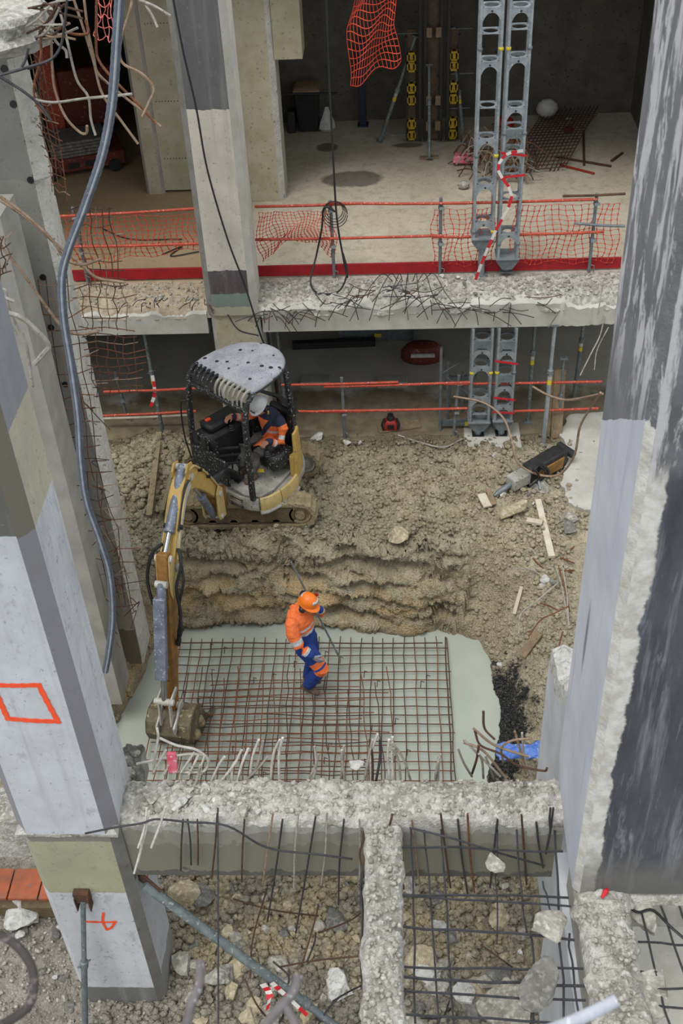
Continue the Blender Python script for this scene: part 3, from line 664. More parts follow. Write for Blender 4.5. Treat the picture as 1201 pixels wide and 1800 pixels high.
# leftover of a wall at the right of the pit: smooth face, torn white end
m = M(); rows = []
for i in range(70):
    y = 6.16+1.47*i/69; zt = 2.35+.75*math.exp(-((y-6.16)/.75)**2)+.12*float(fbm(np.array(y), np.array(5.), 3, 3)); w = .2+.06*float(fbm(np.array(y), np.array(2.), 4, 3))
    rows.append([V(1.42, y, -1.2), V(1.42, y, zt-.25), V(1.42+.02, y, zt-.06-.05*abs(float(fbm(np.array(y), np.array(8.), 6, 2)))), V(1.42+w*.6, y, zt), V(1.42+w*1.2, y, zt-.08), V(1.7, y, -1.2)])
m.loft(rows)
m.mi = [1 if (f % 6 in (1, 2, 3, 4) and f < 69*6) else 0 for f in range(len(m.f))]
m.build('torn_wall', ['plaster_white', 'chunk_white'], label='thin pale wall with torn white top just behind the right column', cat='wall', ang=30)
# low kerb with orange paint on the far left
m = M(); m.box((-5.4, 6.42, -.62), (-3.3, 6.56, -.34)); kb = m.build('steel_angle', 'mud_dark', label='rusty steel angle with orange boards at the left edge', cat='angle')
for k in range(6):
    M().box((-5.2+k*.33, 6.5, -.335), (-4.89+k*.33, 6.86, -.295)).build('board', 'orange_board', parent=kb)
# ---------------------------------------------------------------- mini excavator
EC = V(-2.2, 12.83, 0.0)
EX = empty('mini_excavator', EC, 'muddy yellow and black mini excavator reaching its boom into the pit', 'excavator')
_f = V(-.66, -.75, 0).normalized(); _l = V(-_f.y, _f.x, 0)
def E_(x, y, z): return EC+_f*x+_l*y+V(0, 0, z)              # upper body: x forward, y left
def part(m, name, mat, parent=None, **k): return m.build(name, mat, parent=parent or EX, **k)
def arc(cx, cy, r, a0, a1, n=8, ry=None): return [(cx+r*math.cos(math.radians(a0+(a1-a0)*i/n)), cy+(ry or r)*math.sin(math.radians(a0+(a1-a0)*i/n))) for i in range(n+1)]
# undercarriage (lies along world x)
def U_(x, y, z): return EC+V(x, y, z)
def stadium(hl, r, n=10):
    return [(hl+r*math.cos(a), r+r*math.sin(a)) for a in np.linspace(-math.pi/2, math.pi/2, n)]+[(-hl+r*math.cos(a), r+r*math.sin(a)) for a in np.linspace(math.pi/2, 3*math.pi/2, n)]
for yc in (-.58, .59):
    out = []
    base = stadium(.79, .215, 12); per = []
    # resample the loop finely so the grousers stand proud
    P = base+[base[0]]; L = [0]
    for a, b in zip(P[:-1], P[1:]): L.append(L[-1]+math.hypot(b[0]-a[0], b[1]-a[1]))
    n = 132; rows = []
    for i in range(n):
        t = L[-1]*i/n; k = max(j for j in range(len(L)) if L[j] <= t+1e-9); k = min(k, len(P)-2); u = (t-L[k])/(L[k+1]-L[k])
        x = P[k][0]+(P[k+1][0]-P[k][0])*u; z = P[k][1]+(P[k+1][1]-P[k][1])*u
        dx, dz = P[k+1][0]-P[k][0], P[k+1][1]-P[k][1]; q = math.hypot(dx, dz); nx, nz = dz/q, -dx/q
        g = .022 if (i % 3 == 0) else 0.0; mud = .012*mnoise.noise(V(x*7, yc*5, z*9))
        o_ = g+mud; rows.append([U_(x+nx*o_, yc-.15, z+nz*o_+.02), U_(x+nx*(o_+.008), yc, z+nz*(o_+.008)+.02), U_(x+nx*o_, yc+.15, z+nz*o_+.02), U_(x-nx*.05, yc+.15, z-nz*.05+.02), U_(x-nx*.05, yc-.15, z-nz*.05+.02)])
    rows.append(rows[0]); m = M(); m.loft(rows, caps=False); tr = part(m, 'track_belt', 'mud_track', ang=50)
    m = M(); m.beam(U_(-.75, yc, .24), U_(.72, yc, .24), .24, .29); part(m, 'track_frame', 'mud_dark', parent=tr, bevel=.02)
    for xx, rr, nm in ((.79, .155, 'idler_wheel'), (-.79, .15, 'drive_sprocket')):
        m = M(); m.lathe([(.03, -.13), (.07, -.13), (.075, -.09), (rr-.04, -.085), (rr-.03, -.12), (rr, -.12), (rr, .12), (rr-.03, .12), (.03, .12)], U_(xx, yc, .235), (0, 1, 0), 24); part(m, nm, 'mud_plate' if yc > 0 else 'mud_track', parent=tr)
    for k in range(4):
        m = M(); m.lathe([(.02, -.12), (.06, -.12), (.06, .12), (.02, .12)], U_(-.45+k*.3, yc, .1), (0, 1, 0), 12); part(m, 'track_roller', 'mud_dark', parent=tr)
m = M(); m.box((-.42, -.5, .22), (.42, .5, .44), tf=lambda v: U_(*v)); m.box((-.3, -.62, .28), (.3, .62, .38), tf=lambda v: U_(*v)); part(m, 'car_body', 'mud_dark', bevel=.03)
m = M(); m.lathe([(.33, .4), (.36, .42), (.36, .5), (.3, .52)], EC, (0, 0, 1), 28); part(m, 'slew_ring', 'mach_dark')
# dozer blade at the left end
m = M(); rows = []
for i in range(9):
    t = i/8; x = -1.16-.05*math.sin(math.pi*t); rows.append((x, .06+.24*t))
poly = rows+[(x+.035, z) for x, z in reversed(rows)]
m.prism(poly, lambda a, b, t: U_(a, t, b), -.62, .7); bl = part(m, 'dozer_blade', 'mud_track')
for yy in (-.33, .33): m = M(); m.beam(U_(-.4, yy, .25), U_(-1.14, yy, .2), .09, .1); part(m, 'blade_arm', 'mud_dark', parent=bl)
# revolving deck
deck = [(.52, -.42), (.6, -.1), (.6, .3), (.56, .62), (.44, .8), (.2, .84), (-.1, .80)]+arc(-.05, .05, .77, 80, 280, 18)[2:]+[(.2, -.62)]
m = M(); m.prism(deck, lambda a, b, t: E_(a, b, t), .50, .60); part(m, 'deck', 'mud_plate', bevel=.02)
flo = [(.5, -.4), (.53, .55), (.42, .74), (.18, .76), (-.45, .6), (-.45, -.4)]
m = M(); m.prism(flo, lambda a, b, t: E_(a, b, t), .60, .66); part(m, 'footwell_floor', 'mud_plate', bevel=.01)
# skirt panels around the left flank: mudded grey corner with louvres, two yellow plates, yellow rear quarter
def skirt(pts, z0, z1, name, mat, out=.03, th=.035, bow=.02):
    m = M(); rows = []
    P = [V(a, b, 0) for a, b in pts]; n = len(P)
    for i, p in enumerate(P):
        d = (P[min(i+1, n-1)]-P[max(i-1, 0)]).normalized(); nn = V(d.y, -d.x, 0)*(-1)
        if nn.dot(p) < 0: nn = -nn
        rows.append([E_(*(p+nn*(out-th))[:2], z0), E_(*(p+nn*out)[:2], z0), E_(*(p+nn*(out+bow))[:2], (z0+z1)/2), E_(*(p+nn*out)[:2], z1), E_(*(p+nn*(out-th))[:2], z1)])
    m.loft(rows); return part(m, name, mat, bevel=.006, ang=30)
corner = [(.6, .3), (.575, .52), (.53, .66), (.46, .76)]
q1 = [(.455, .765), (.38, .81), (.28, .835), (.16, .84)]; q2 = [(.15, .84), (0, .825), (-.12, .80), (-.24, .755)]
q3 = [(-.25, .75), (-.40, .67), (-.53, .55), (-.65, .40), (-.74, .2), (-.78, .05), (-.78, -.1)]
cr = skirt(corner, .46, .66, 'corner_skirt', 'mud_plate')
for k in range(5):
    m = M(); a = E_(.615, .36, .49+k*.032); b = E_(.585, .58, .49+k*.032); m.beam(a, b, .05, .010); part(m, 'louvre', 'mach_dark', parent=cr)
skirt(q1, .46, .68, 'side_plate', 'mach_yellow_pale', out=.04); skirt(q2, .46, .68, 'side_plate', 'mach_yellow_pale', out=.04)
skirt([(.46, .76), (.38, .81), (.16, .845), (-.12, .805), (-.25, .755)], .40, .47, 'bumper_rim', 'mud_plate', out=.045, th=.08)
skirt(q3, .44, .95, 'counterweight_shell', 'mach_yellow', out=.03, th=.1)
skirt([(-.24, .755), (-.34, .71), (-.42, .65)], .66, 1.35, 'rear_quarter_panel', 'mach_yellow', out=.035)
# engine hood behind the seat
hood = [(-.45, -.42), (-.45, .52)]+arc(-.10, .05, .67, 122, 245, 10)
m = M(); m.prism(hood, lambda a, b, t: E_(a, b, t), .6, 1.12); part(m, 'engine_hood', 'mach_black', bevel=.05)
# canopy roof
roof = [(.30, -.44), (.32, .1), (.30, .66)]+[(.15, .67), (-.1, .64)]+arc(-.12, .09, .53, 88, 268, 16)+[(-.1, -.46), (.15, -.47)]
def mat_roof():
    s = NT('canopy_roof'); p = s.pos(True)
    col = s.mix(s.ramp(s.noise(p, 5, 5, .7), .35, .65), lin('#a9aab0'), lin('#8d8f96'))
    col = s.mix(s.ramp(s.noise(p, 60, 3, .6), .60, .66), col, lin('#4a4b50'))
    col = s.mix(s.ramp(s.math('ADD', s.voro(p, 7), s.math('MULTIPLY', s.noise(p, 1.8, 2), .35)), .33, .36, (1, 1, 1, 1), (0, 0, 0, 1)), col, lin('#1c1c20'))
    s.bump(s.noise(p, 60, 3), .15, .004); MATS['canopy_roof'] = s.fin(col, .6)
mat_roof()
m = M(); n = len(roof); cxr, cyr = -.1, .12
def rs(k, z): return [E_(cxr+(a-cxr)*k, cyr+(b-cyr)*k, z+.05*(a-.3)*0) for a, b in roof]
m.loft([rs(.93, 2.215), rs(1.0, 2.225), rs(1.012, 2.25), rs(1.0, 2.28), rs(.93, 2.305), rs(.6, 2.325)]); ro = part(m, 'canopy_roof', 'canopy_roof', ang=50)
m = M(); m.tube([E_(a*1.01, cyr+(b-cyr)*1.015, 2.235) for a, b in roof], .018, 6, closed=True); part(m, 'roof_rim', 'mach_dark', parent=ro)
# visor grille: fingers bending down from the roof to a header bar
for k in range(13):
    y = -.40+1.02*k/12
    m = M(); pts = spline([E_(.28, y, 2.285), E_(.38, y, 2.27), E_(.45, y, 2.19), E_(.46, y, 2.08)], 4); 
    rows = []
    for p in pts: rows.append([p-_l*.018-V(0, 0, .012), p+_l*.018-V(0, 0, .012), p+_l*.018+V(0, 0, .012), p-_l*.018+V(0, 0, .012)])
    m.loft(rows); part(m, 'visor_finger', 'mach_black' if k < 6 else 'mud_plate', parent=ro)
m = M(); m.beam(E_(.46, -.47, 2.06), E_(.46, .68, 2.06), .05, .07); part(m, 'visor_header', 'mach_black', parent=ro, bevel=.012)
# canopy posts
def bar(pts, w, d, name, mat, bevel=.012):
    m = M(); rows = []
    for p in pts: rows.append([p-_f*d/2-_l*w/2, p+_f*d/2-_l*w/2, p+_f*d/2+_l*w/2, p-_f*d/2+_l*w/2])
    m.loft(rows); return part(m, name, mat, bevel=bevel)
bar([E_(.30, .68, 2.26), E_(.43, .68, 2.14), E_(.49, .69, 1.9), E_(.52, .71, 1.3), E_(.53, .72, .66)], .07, .07, 'canopy_post', 'mach_black')
bar([E_(.28, -.46, 2.26), E_(.42, -.46, 2.12), E_(.48, -.46, 1.8), E_(.53, -.44, 1.2), E_(.54, -.43, .62)], .07, .07, 'canopy_post', 'mach_black')
bar([E_(-.45, .50, 2.24), E_(-.48, .54, 1.6), E_(-.42, .60, .9)], .07, .07, 'canopy_post', 'mach_black')
bar([E_(-.5, -.30, 2.24), E_(-.54, -.32, 1.6), E_(-.5, -.34, .9)], .07, .07, 'canopy_post', 'mach_black')
bar([E_(-.52, -.3, 1.5), E_(-.62, .15, 1.52), E_(-.5, .62, 1.5)], .05, .07, 'rear_guard', 'mach_dark')
# mirror stalk on the right post
m = M(); m.tube(spline([E_(.5, -.48, 1.75), E_(.55, -.56, 1.7), E_(.57, -.57, 1.2), E_(.56, -.5, .8)], 5), .012, 6); part(m, 'grab_rail', 'mach_dark')
# front guard panel with openings
fp = [E_(.545, -.43, .66), E_(.56, .25, .66)]
def F_(y, z): return E_(.55, y, z)
pan = empty('front_guard', V(0, 0, 0)); pan.parent = EX
m = M(); m.beam(F_(-.43, .88), F_(.28, .88), .04, .42); part(m, 'guard_plate', 'mach_black', parent=pan, bevel=.01)
m = M()
for z in (1.1, 1.32): m.beam(F_(-.43, z), F_(.1, z), .035, .035)
for y in (-.43, -.26, -.1, .1): m.beam(F_(y, 1.08), F_(y, 1.34), .035, .03)
part(m, 'guard_frame', 'mach_black', parent=pan)
for y0, y1 in ((-.4, -.29), (-.24, -.13)): m = M(); m.beam(F_(y0, 1.21), F_(y1, 1.21), .012, .17); part(m, 'guard_grating', 'mach_dark', parent=pan)
for z in (.98, 1.12, 1.24):
    m = M(); m.beam(E_(.53, .12, z), E_(.38, .36, z+.06), .03, .02); part(m, 'step_rung', 'mach_dark', parent=pan)
# right-hand console / tank
m = M(); m.prism([(.5, -.44), (.5, -.12), (.1, -.08), (-.3, -.1), (-.3, -.44)], lambda a, b, t: E_(a, b, t), .66, 1.28); rc = part(m, 'side_tank', 'mach_dark', bevel=.06)
m = M(); m.beam(E_(.42, -.28, 1.34), E_(-.3, -.26, 1.36), .26, .12); part(m, 'arm_rest', 'plastic_black', parent=rc, bevel=.04)
m = M(); m.beam(E_(.36, -.32, 1.415), E_(.28, -.31, 1.415), .05, .03); part(m, 'warning_light', 'spray_orange', parent=rc, bevel=.008)
def lever(x, y, z, name='control_lever', k=1):
    m = M(); m.lathe([(.055, 0), (.06, .02), (.045, .035), (.05, .05), (.035, .065), (.04, .08), (.02, .1)], E_(x, y, z), (0, 0, 1), 14); lv = part(m, name, 'plastic_black')
    m = M(); m.tube(spline([E_(x, y, z+.08), E_(x+.01, y+.01, z+.16), E_(x+.03, y+.01, z+.22)], 4), [.012]*4+[.018]*3+[.024]*2, 8); part(m, 'grip', 'plastic_black', parent=lv)
lever(.1, -.1, 1.22); lever(.02, .52, 1.02)
m = M(); m.beam(E_(.06, .58, .92), E_(-.35, .56, .92), .2, .24); lc = part(m, 'left_console', 'mach_black', bevel=.05)
m = M(); m.beam(E_(.12, .52, .82), E_(.2, .36, .80), .012, .05); part(m, 'safety_bar', 'hi_yellow', parent=lc)
m = M(); m.tube([E_(.26, .38, .82), E_(.16, .46, .82)], .014, 8); part(m, 'safety_bar', 'pink_plastic', parent=lc)
# seat
m = M(); m.beam(E_(-.02, .27, .92), E_(-.42, .27, .90), .44, .12); m.beam(E_(-.06, .27, .78), E_(-.4, .27, .78), .34, .2); st = part(m, 'seat', 'plastic_black', bevel=.04)
m = M(); m.beam(E_(-.44, .27, .92), E_(-.54, .27, 1.46), .44, .1, up=_f); part(m, 'seat_back', 'plastic_black', parent=st, bevel=.05)
for k, y in enumerate((.12, .26)):
    m = M(); m.tube([E_(.36, y, .66), E_(.32, y, 1.0)], .012, 6); tl = part(m, 'travel_lever', 'mach_dark'); m = M(); m.ball(E_(.315, y, 1.02), .028); part(m, 'knob', 'plastic_black', parent=tl)
    m = M(); m.beam(E_(.42, y, .68), E_(.30, y, .72), .1, .02); part(m, 'pedal', 'mach_dark', parent=tl)

# ------------------------------------------------ boom, stick, bucket: drawn in the boom's own vertical plane
BA = atZ(375, 880, .75); BB = atZ(312, 1285, -1.15)
bu = V(BB.x-BA.x, BB.y-BA.y, 0).normalized(); bn = V(-bu.y, bu.x, 0)     # along / across (bn = towards +x)
def B_(s, z, t=0): return V(BA.x, BA.y, 0)+bu*s+bn*t+V(0, 0, z)
def plate(poly, t0, t1, name, mat, parent=None, bevel=.01):
    m = M(); m.prism(poly, lambda a, b, t: B_(a, b, t), t0, t1); return part(m, name, mat, parent=parent, bevel=bevel)
def pin(s, z, hw, r, name='pin', mat='bolt_white', parent=None):
    m = M(); m.lathe([(r*.6, -hw-.012), (r, -hw-.006), (r, hw+.006), (r*.6, hw+.012)], B_(s, z), bn, 14); return part(m, name, mat, parent=parent)
# swing bracket
sb = plate([(-.32, .42), (-.02, .40), (.10, .56), (.12, .92), (.0, 1.0), (-.12, .9), (-.32, .78)], -.09, .09, 'swing_bracket', 'mach_orange', bevel=.02)
for t in (-.12, .09): plate([(-.12, .42), (.1, .5), (.16, .62), (.13, .96), (.02, 1.04), (-.1, .92)], t, t+.03, 'bracket_cheek', 'mach_yellow_pale', parent=sb)
pin(.02, .90, .13, .045, parent=sb); pin(.06, .55, .13, .04, parent=sb)
# boom
bc = [(0, .9, .085), (.22, 1.2, .11), (.45, 1.48, .135), (.68, 1.70, .15), (.9, 1.80, .15), (1.12, 1.74, .135), (1.35, 1.53, .11), (1.58, 1.29, .09), (1.74, 1.12, .075)]
def ribbon(c):
    L, R_ = [], []
    for i, (s, z, h) in enumerate(c):
        a = c[max(i-1, 0)]; b = c[min(i+1, len(c)-1)]; dx, dz = b[0]-a[0], b[1]-a[1]; q = math.hypot(dx, dz); L.append((s-dz/q*h, z+dx/q*h)); R_.append((s+dz/q*h, z-dx/q*h))
    return L+R_[::-1]
boom = plate(ribbon(bc), -.08, .08, 'boom', 'mach_yellow', bevel=.014)
plate(ribbon([(s, z, h*.62) for s, z, h in bc[4:8]]), .08, .088, 'model_strip', 'reflective', parent=boom, bevel=0)
for s, z in ((.86, 1.84), (1.74, 1.12)): pin(s, z, .11, .05, parent=boom)
for t in (-.1, .075): plate([(.72, 1.78), (.98, 1.82), (1.0, 2.0), (.9, 2.06), (.76, 2.0)], t, t+.025, 'cylinder_ear', 'mach_yellow', parent=boom)
def cylinder(a, b, split, r, rr, name, mat='cylinder_grey', t=0):
    A = B_(*a, t); Bq = B_(*b, t); mid = A.lerp(Bq, split); d = (Bq-A).normalized()
    m = M(); L = (mid-A).length; m.lathe([(r*.6, -.03), (r*.9, -.02), (r, 0), (r, L*.96), (r*1.12, L*.96), (r*1.12, L), (r*.7, L+.005)], A, d, 16); c = part(m, name, mat)
    m = M(); m.tube([mid, Bq], rr, 12); part(m, 'rod', 'chrome', parent=c)
    for q, w in ((A, r), (Bq, rr*1.5)): m = M(); m.lathe([(.02, -w-.02), (.045, -w-.015), (.045, w+.015), (.02, w+.02)], q, bn, 12); part(m, 'clevis', 'bolt_white', parent=c)
    return c
cylinder((.06, .55), (.62, 1.52), .62, .055, .028, 'boom_cylinder')
cylinder((.86, 1.98), (1.86, 1.36), .72, .06, .03, 'stick_cylinder')
# stick
stick = plate([(1.70, 1.02), (1.80, 1.42), (1.90, 1.46), (1.97, 1.30), (2.06, .9), (2.50, -.58), (2.48, -.70), (2.38, -.70), (2.34, -.60), (1.88, .55)], -.07, .07, 'stick', 'mach_orange', bevel=.014)
for t in (-.085, .072): plate([(1.74, 1.06), (1.82, 1.40), (1.9, 1.42), (1.98, 1.18), (2.02, .95), (1.98, .8), (1.84, .85)], t, t+.013, 'stick_cheek', 'mach_yellow_pale', parent=stick)
pin(1.86, 1.36, .1, .045, parent=stick); pin(1.74, 1.12, .1, .05, parent=stick); pin(2.43, -.62, .11, .045, parent=stick)
bcy = cylinder((2.06, 1.12), (2.62, -.36), .70, .058, .036, 'bucket_cylinder')
plate([(2.16, 1.0), (2.22, 1.02), (2.60, .0), (2.54, -.02)], -.075, .075, 'cylinder_guard', 'cylinder_grey', parent=bcy, bevel=.012)
for t in (-.1, .075):
    lk = plate([(2.38, -.36), (2.40, -.30), (2.64, -.32), (2.66, -.40), (2.60, -.42)], t, t+.025, 'rocker_link', 'bolt_white')
    plate([(2.58, -.34), (2.66, -.36), (2.72, -.72), (2.64, -.76)], t*.8, t*.8+.022, 'push_link', 'bolt_white', parent=lk)
pin(2.62, -.36, .12, .04, 'link_pin')
# bucket: curved shell, side plates, lip and teeth; mouth towards the machine
sh = [(2.30, -.70), (2.52, -.66), (2.66, -.74), (2.72, -.9), (2.66, -1.08), (2.5, -1.2), (2.3, -1.24), (2.08, -1.2)]
bw = .30; rib = [(s, z) for s, z in sh]; inner = [(s-.0+(2.42-s)*.1, z+(-.95-z)*.1) for s, z in sh]
bk = plate(rib+inner[::-1], -bw, bw, 'bucket', 'bucket_steel', bevel=.006)
for t in (-bw, bw-.02): plate(sh+[(2.16, -.98)], t, t+.02, 'side_plate', 'bucket_steel', parent=bk, bevel=.005)
plate([(2.02, -1.20), (2.3, -1.235), (2.3, -1.265), (2.02, -1.225)], -bw, bw, 'lip', 'mud_dark', parent=bk)
for k in range(4):
    t = -bw+.05+k*.18; plate([(1.90, -1.20), (2.06, -1.18), (2.06, -1.24)], t, t+.07, 'tooth', 'bucket_steel', parent=bk)
for t in (-.13, .10): plate([(2.34, -.74), (2.36, -.58), (2.46, -.56), (2.6, -.66), (2.76, -.70), (2.74, -.84), (2.56, -.72)], t, t+.03, 'bucket_ear', 'bolt_white', parent=bk)
m = M(); 
for k in range(26):
    m.ball(B_(2.2+.35*random.random(), -.98-.12*random.random(), .05+.26*random.random()), .035+.045*random.random(), 8)
part(m, 'mud_load', 'mud_track', parent=bk)
# hydraulic hoses and pipes
def hose(pts, r, name='hydraulic_hose', mat='cable_black', n=6): m = M(); m.tube(spline([B_(*p) for p in pts], n), r, 8); return part(m, name, mat)
for t, r in ((.10, .014), (-.10, .014), (.05, .012), (-.05, .012)):
    hose([(.0, 1.02, t), (.25, 1.38, t), (.5, 1.68, t), (.72, 1.90, t), (.9, 1.98, t*1.1)], r, 'hydraulic_pipe', 'mach_yellow_pale')
hose([(.9, 1.9, .095), (1.2, 1.74, .10), (1.5, 1.45, .10), (1.7, 1.22, .11)], .012, 'hydraulic_pipe', 'mach_yellow_pale'); hose([(.9, 1.9, -.095), (1.2, 1.74, -.10), (1.5, 1.45, -.10), (1.7, 1.25, -.11)], .012, 'hydraulic_pipe', 'mach_yellow_pale')
hose([(1.62, 1.32, .1), (1.78, 1.2, .17), (1.92, .95, .12), (2.02, .62, .16), (2.1, .35, .12), (2.12, .15, .1)], .02); hose([(1.66, 1.28, .12), (1.86, 1.02, .2), (1.98, .7, .14), (2.1, .42, .17), (2.16, .2, .1)], .017)
hose([(1.6, 1.36, -.1), (1.72, 1.3, -.2), (1.86, 1.02, -.26), (1.98, .74, -.2), (2.04, .55, -.1)], .022)
hose([(1.64, 1.3, -.1), (1.8, 1.05, -.16), (1.98, .62, -.12), (2.12, .3, -.1)], .015)
hose([(1.0, 1.9, .12), (1.12, 1.83, .09), (1.32, 1.66, .08), (1.5, 1.5, .09)], .016)
for k in range(5):
    hose([(-.05, .98, -.06+k*.03), (-.2, 1.05+.02*k, .02+k*.03), (-.42, .95, .08+.03*k), (-.55, .72, .12+.03*k)], .018)
for s, z in ((.3, 1.42), (.55, 1.72), (1.45, 1.52), (2.1, .2)):
    m = M(); m.beam(B_(s, z, -.11), B_(s, z, .13), .04, .05); part(m, 'hose_clamp', 'mach_dark')
# ---------------------------------------------------------------- people
def ring_pts(c, ax, side, ra, rb, n=14):
    ax = ax.normalized(); side = (side-ax*side.dot(ax)).normalized(); o = ax.cross(side)
    return [c+side*(ra*math.cos(2*math.pi*k/n))+o*(rb*math.sin(2*math.pi*k/n)) for k in range(n)]
class Body:
    """limbs and trunk as overlapping tapered volumes, fused into one skin; every volume carries its cloth zones"""
    def __init__(s): s.m = M(); s.prim = []
    def limb(s, pts, zone, side=None):
        """pts: [(point, ra, rb or None)]"""
        P = [Vector(p[0]) for p in pts]; n = len(P); rows = []
        side = Vector(side) if side is not None else None
        for i, (p, ra, rb) in enumerate(pts):
            d = (P[min(i+1, n-1)]-P[max(i-1, 0)]).normalized(); sd = side if side is not None else d.orthogonal()
            rb = rb or ra
            if i == 0:
                rows.append(ring_pts(P[0]-d*min(ra, rb)*.75, d, sd, ra*.5, rb*.5)); rows.append(ring_pts(P[0]-d*min(ra, rb)*.4, d, sd, ra*.85, rb*.85))
            rows.append(ring_pts(P[i], d, sd, ra, rb))
            if i == n-1:
                rows.append(ring_pts(P[i]+d*min(ra, rb)*.4, d, sd, ra*.85, rb*.85)); rows.append(ring_pts(P[i]+d*min(ra, rb)*.75, d, sd, ra*.5, rb*.5))
        s.m.loft(rows)
        for i in range(n-1): s.prim.append((P[i], P[i+1], max(pts[i][1], pts[i][2] or 0), max(pts[i+1][1], pts[i+1][2] or 0), zone, i, n-1))
    def ball(s, c, r, zone, tf=None):
        s.m.ball(c, r, 14, tf); rr = max(r) if isinstance(r, tuple) else r; c = Vector(c); s.prim.append((c, c+V(0, 0, .001), rr, rr, zone, 0, 1))
    def build(s, name, base, mats, zonemat, voxel=.007, label=None, cat='person', fold=.006):
        o = s.m.build(name, [mats[0]], origin=base); me0 = o.data
        r = o.modifiers.new('r', 'REMESH'); r.mode = 'VOXEL'; r.voxel_size = voxel; r.use_smooth_shade = True
        q = o.modifiers.new('s', 'SMOOTH'); q.factor = .5; q.iterations = 5
        dg = bpy.context.evaluated_depsgraph_get(); me = bpy.data.meshes.new_from_object(o.evaluated_get(dg)); o.modifiers.clear(); o.data = me; bpy.data.meshes.remove(me0); me.name = name
        nv = len(me.vertices); co = np.empty(nv*3); me.vertices.foreach_get('co', co); co = co.reshape(-1, 3); no = np.empty(nv*3); me.vertices.foreach_get('normal', no); no = no.reshape(-1, 3)
        nf = len(me.polygons); ce = np.empty(nf*3); me.polygons.foreach_get('center', ce); ce = ce.reshape(-1, 3)+np.array(base)
        best = np.full(nf, 1e9); idx = np.zeros(nf, int); tt = np.zeros(nf)
        for k, (a, b, ra, rb, z, i, n) in enumerate(s.prim):
            a = np.array(a); d = np.array(b)-a; t = np.clip(((ce-a)@d)/max(d@d, 1e-9), 0, 1); dist = np.linalg.norm(ce-a-t[:, None]*d, axis=1)/(ra+(rb-ra)*t)
            w = dist < best; best[w] = dist[w]; idx[w] = k; tt[w] = (i+t[w])/n
        me.materials.clear()
        for mm in mats: me.materials.append(MATS[mm])
        mi = np.zeros(nf, int)
        for k in range(len(s.prim)):
            w = idx == k
            if w.any(): mi[w] = zonemat(s.prim[k][4], tt[w], ce[w])
        me.polygons.foreach_set('material_index', mi); me.polygons.foreach_set('use_smooth', np.ones(nf, bool))
        # cloth folds: small displacement along the normal away from skin
        wv = np.array([mnoise.noise(Vector(c)*13+V(3, 1, 7))+.6*mnoise.noise(V(c[0]*20, c[1]*20, c[2]*34)) for c in co])
        me.vertices.foreach_set('co', (co+no*(fold*wv)[:, None]).ravel()); me.update()
        return tag(o, label, cat)
def hand(b, wrist, d, palm_n, thumb_side, curl, zone, sc_=1.0, thick=1.0):
    """palm, four fingers of unequal length with bent knuckles, thumb from the side of the palm"""
    d = Vector(d).normalized(); nrm = Vector(palm_n); nrm = (nrm-d*nrm.dot(d)).normalized(); sd = Vector(thumb_side); sd = (sd-d*sd.dot(d)-nrm*sd.dot(nrm)).normalized()
    k0 = wrist+d*.085*sc_
    b.limb([(wrist, .03*sc_, .021*sc_), (wrist+d*.045*sc_, .04*sc_, .018*sc_), (k0, .042*sc_, .016*sc_)], zone, side=sd)
    for j, (off, ln) in enumerate(((.030, .075), (.010, .083), (-.011, .077), (-.031, .060))):
        p = k0+sd*off*sc_; a = 0; pts = [(p-d*.012, .0105*thick*sc_, None)]
        for q, fr in enumerate((.45, .32, .23)):
            a += curl*(.55 if q == 0 else .8); dd = d*math.cos(a)+nrm*math.sin(a); p = p+dd*ln*fr*sc_; pts.append((p, (.010-.0008*q)*thick*sc_, None))
        b.limb(pts, zone)
    t0 = wrist+d*.03*sc_+sd*.028*sc_; t1 = t0+(d*.6+sd*.7+nrm*.3).normalized()*.04*sc_; t2 = t1+(d*.8+sd*.15+nrm*.6).normalized()*.032*sc_
    b.limb([(t0, .014*sc_, None), (t1, .012*thick*sc_, None), (t2, .010*thick*sc_, None)], zone)
def head(b, c, fwd, up, zone_skin='skin', zone_hair='hair'):
    """skull, jaw, nose, ears, brow; c = centre of the skull"""
    up = Vector(up).normalized(); f = Vector(fwd); f = (f-up*f.dot(up)).normalized(); l = up.cross(f); tf = Matrix((f, l, up)).transposed()
    b.ball(c, (.098, .078, .105), zone_hair, tf); b.ball(c+f*.03-up*.045, (.07, .062, .085), zone_skin, tf); b.ball(c+f*.055-up*.095, (.04, .045, .035), 'jaw', tf)
    b.limb([(c+f*.088-up*.0, .012, None), (c+f*.112-up*.04, .017, None)], zone_skin)
    b.limb([(c+f*.09+up*.012+l*.04, .011, None), (c+f*.094+up*.014, .012, None), (c+f*.09+up*.012-l*.04, .011, None)], zone_skin)
    b.limb([(c+f*.095-up*.068+l*.02, .009, None), (c+f*.099-up*.068, .01, None), (c+f*.095-up*.068-l*.02, .009, None)], 'lips')
    for k in (-1, 1): b.ball(c+l*.078*k-up*.02-f*.005, (.022, .010, .032), zone_skin, tf)
    return f, l, up, tf
def eyes(parent, c, f, l, up):
    for k in (-1, 1): m = M(); m.ball(c+f*.088+l*.033*k-up*.006, .012, 8); m.build('eye', 'plastic_black', parent=parent)
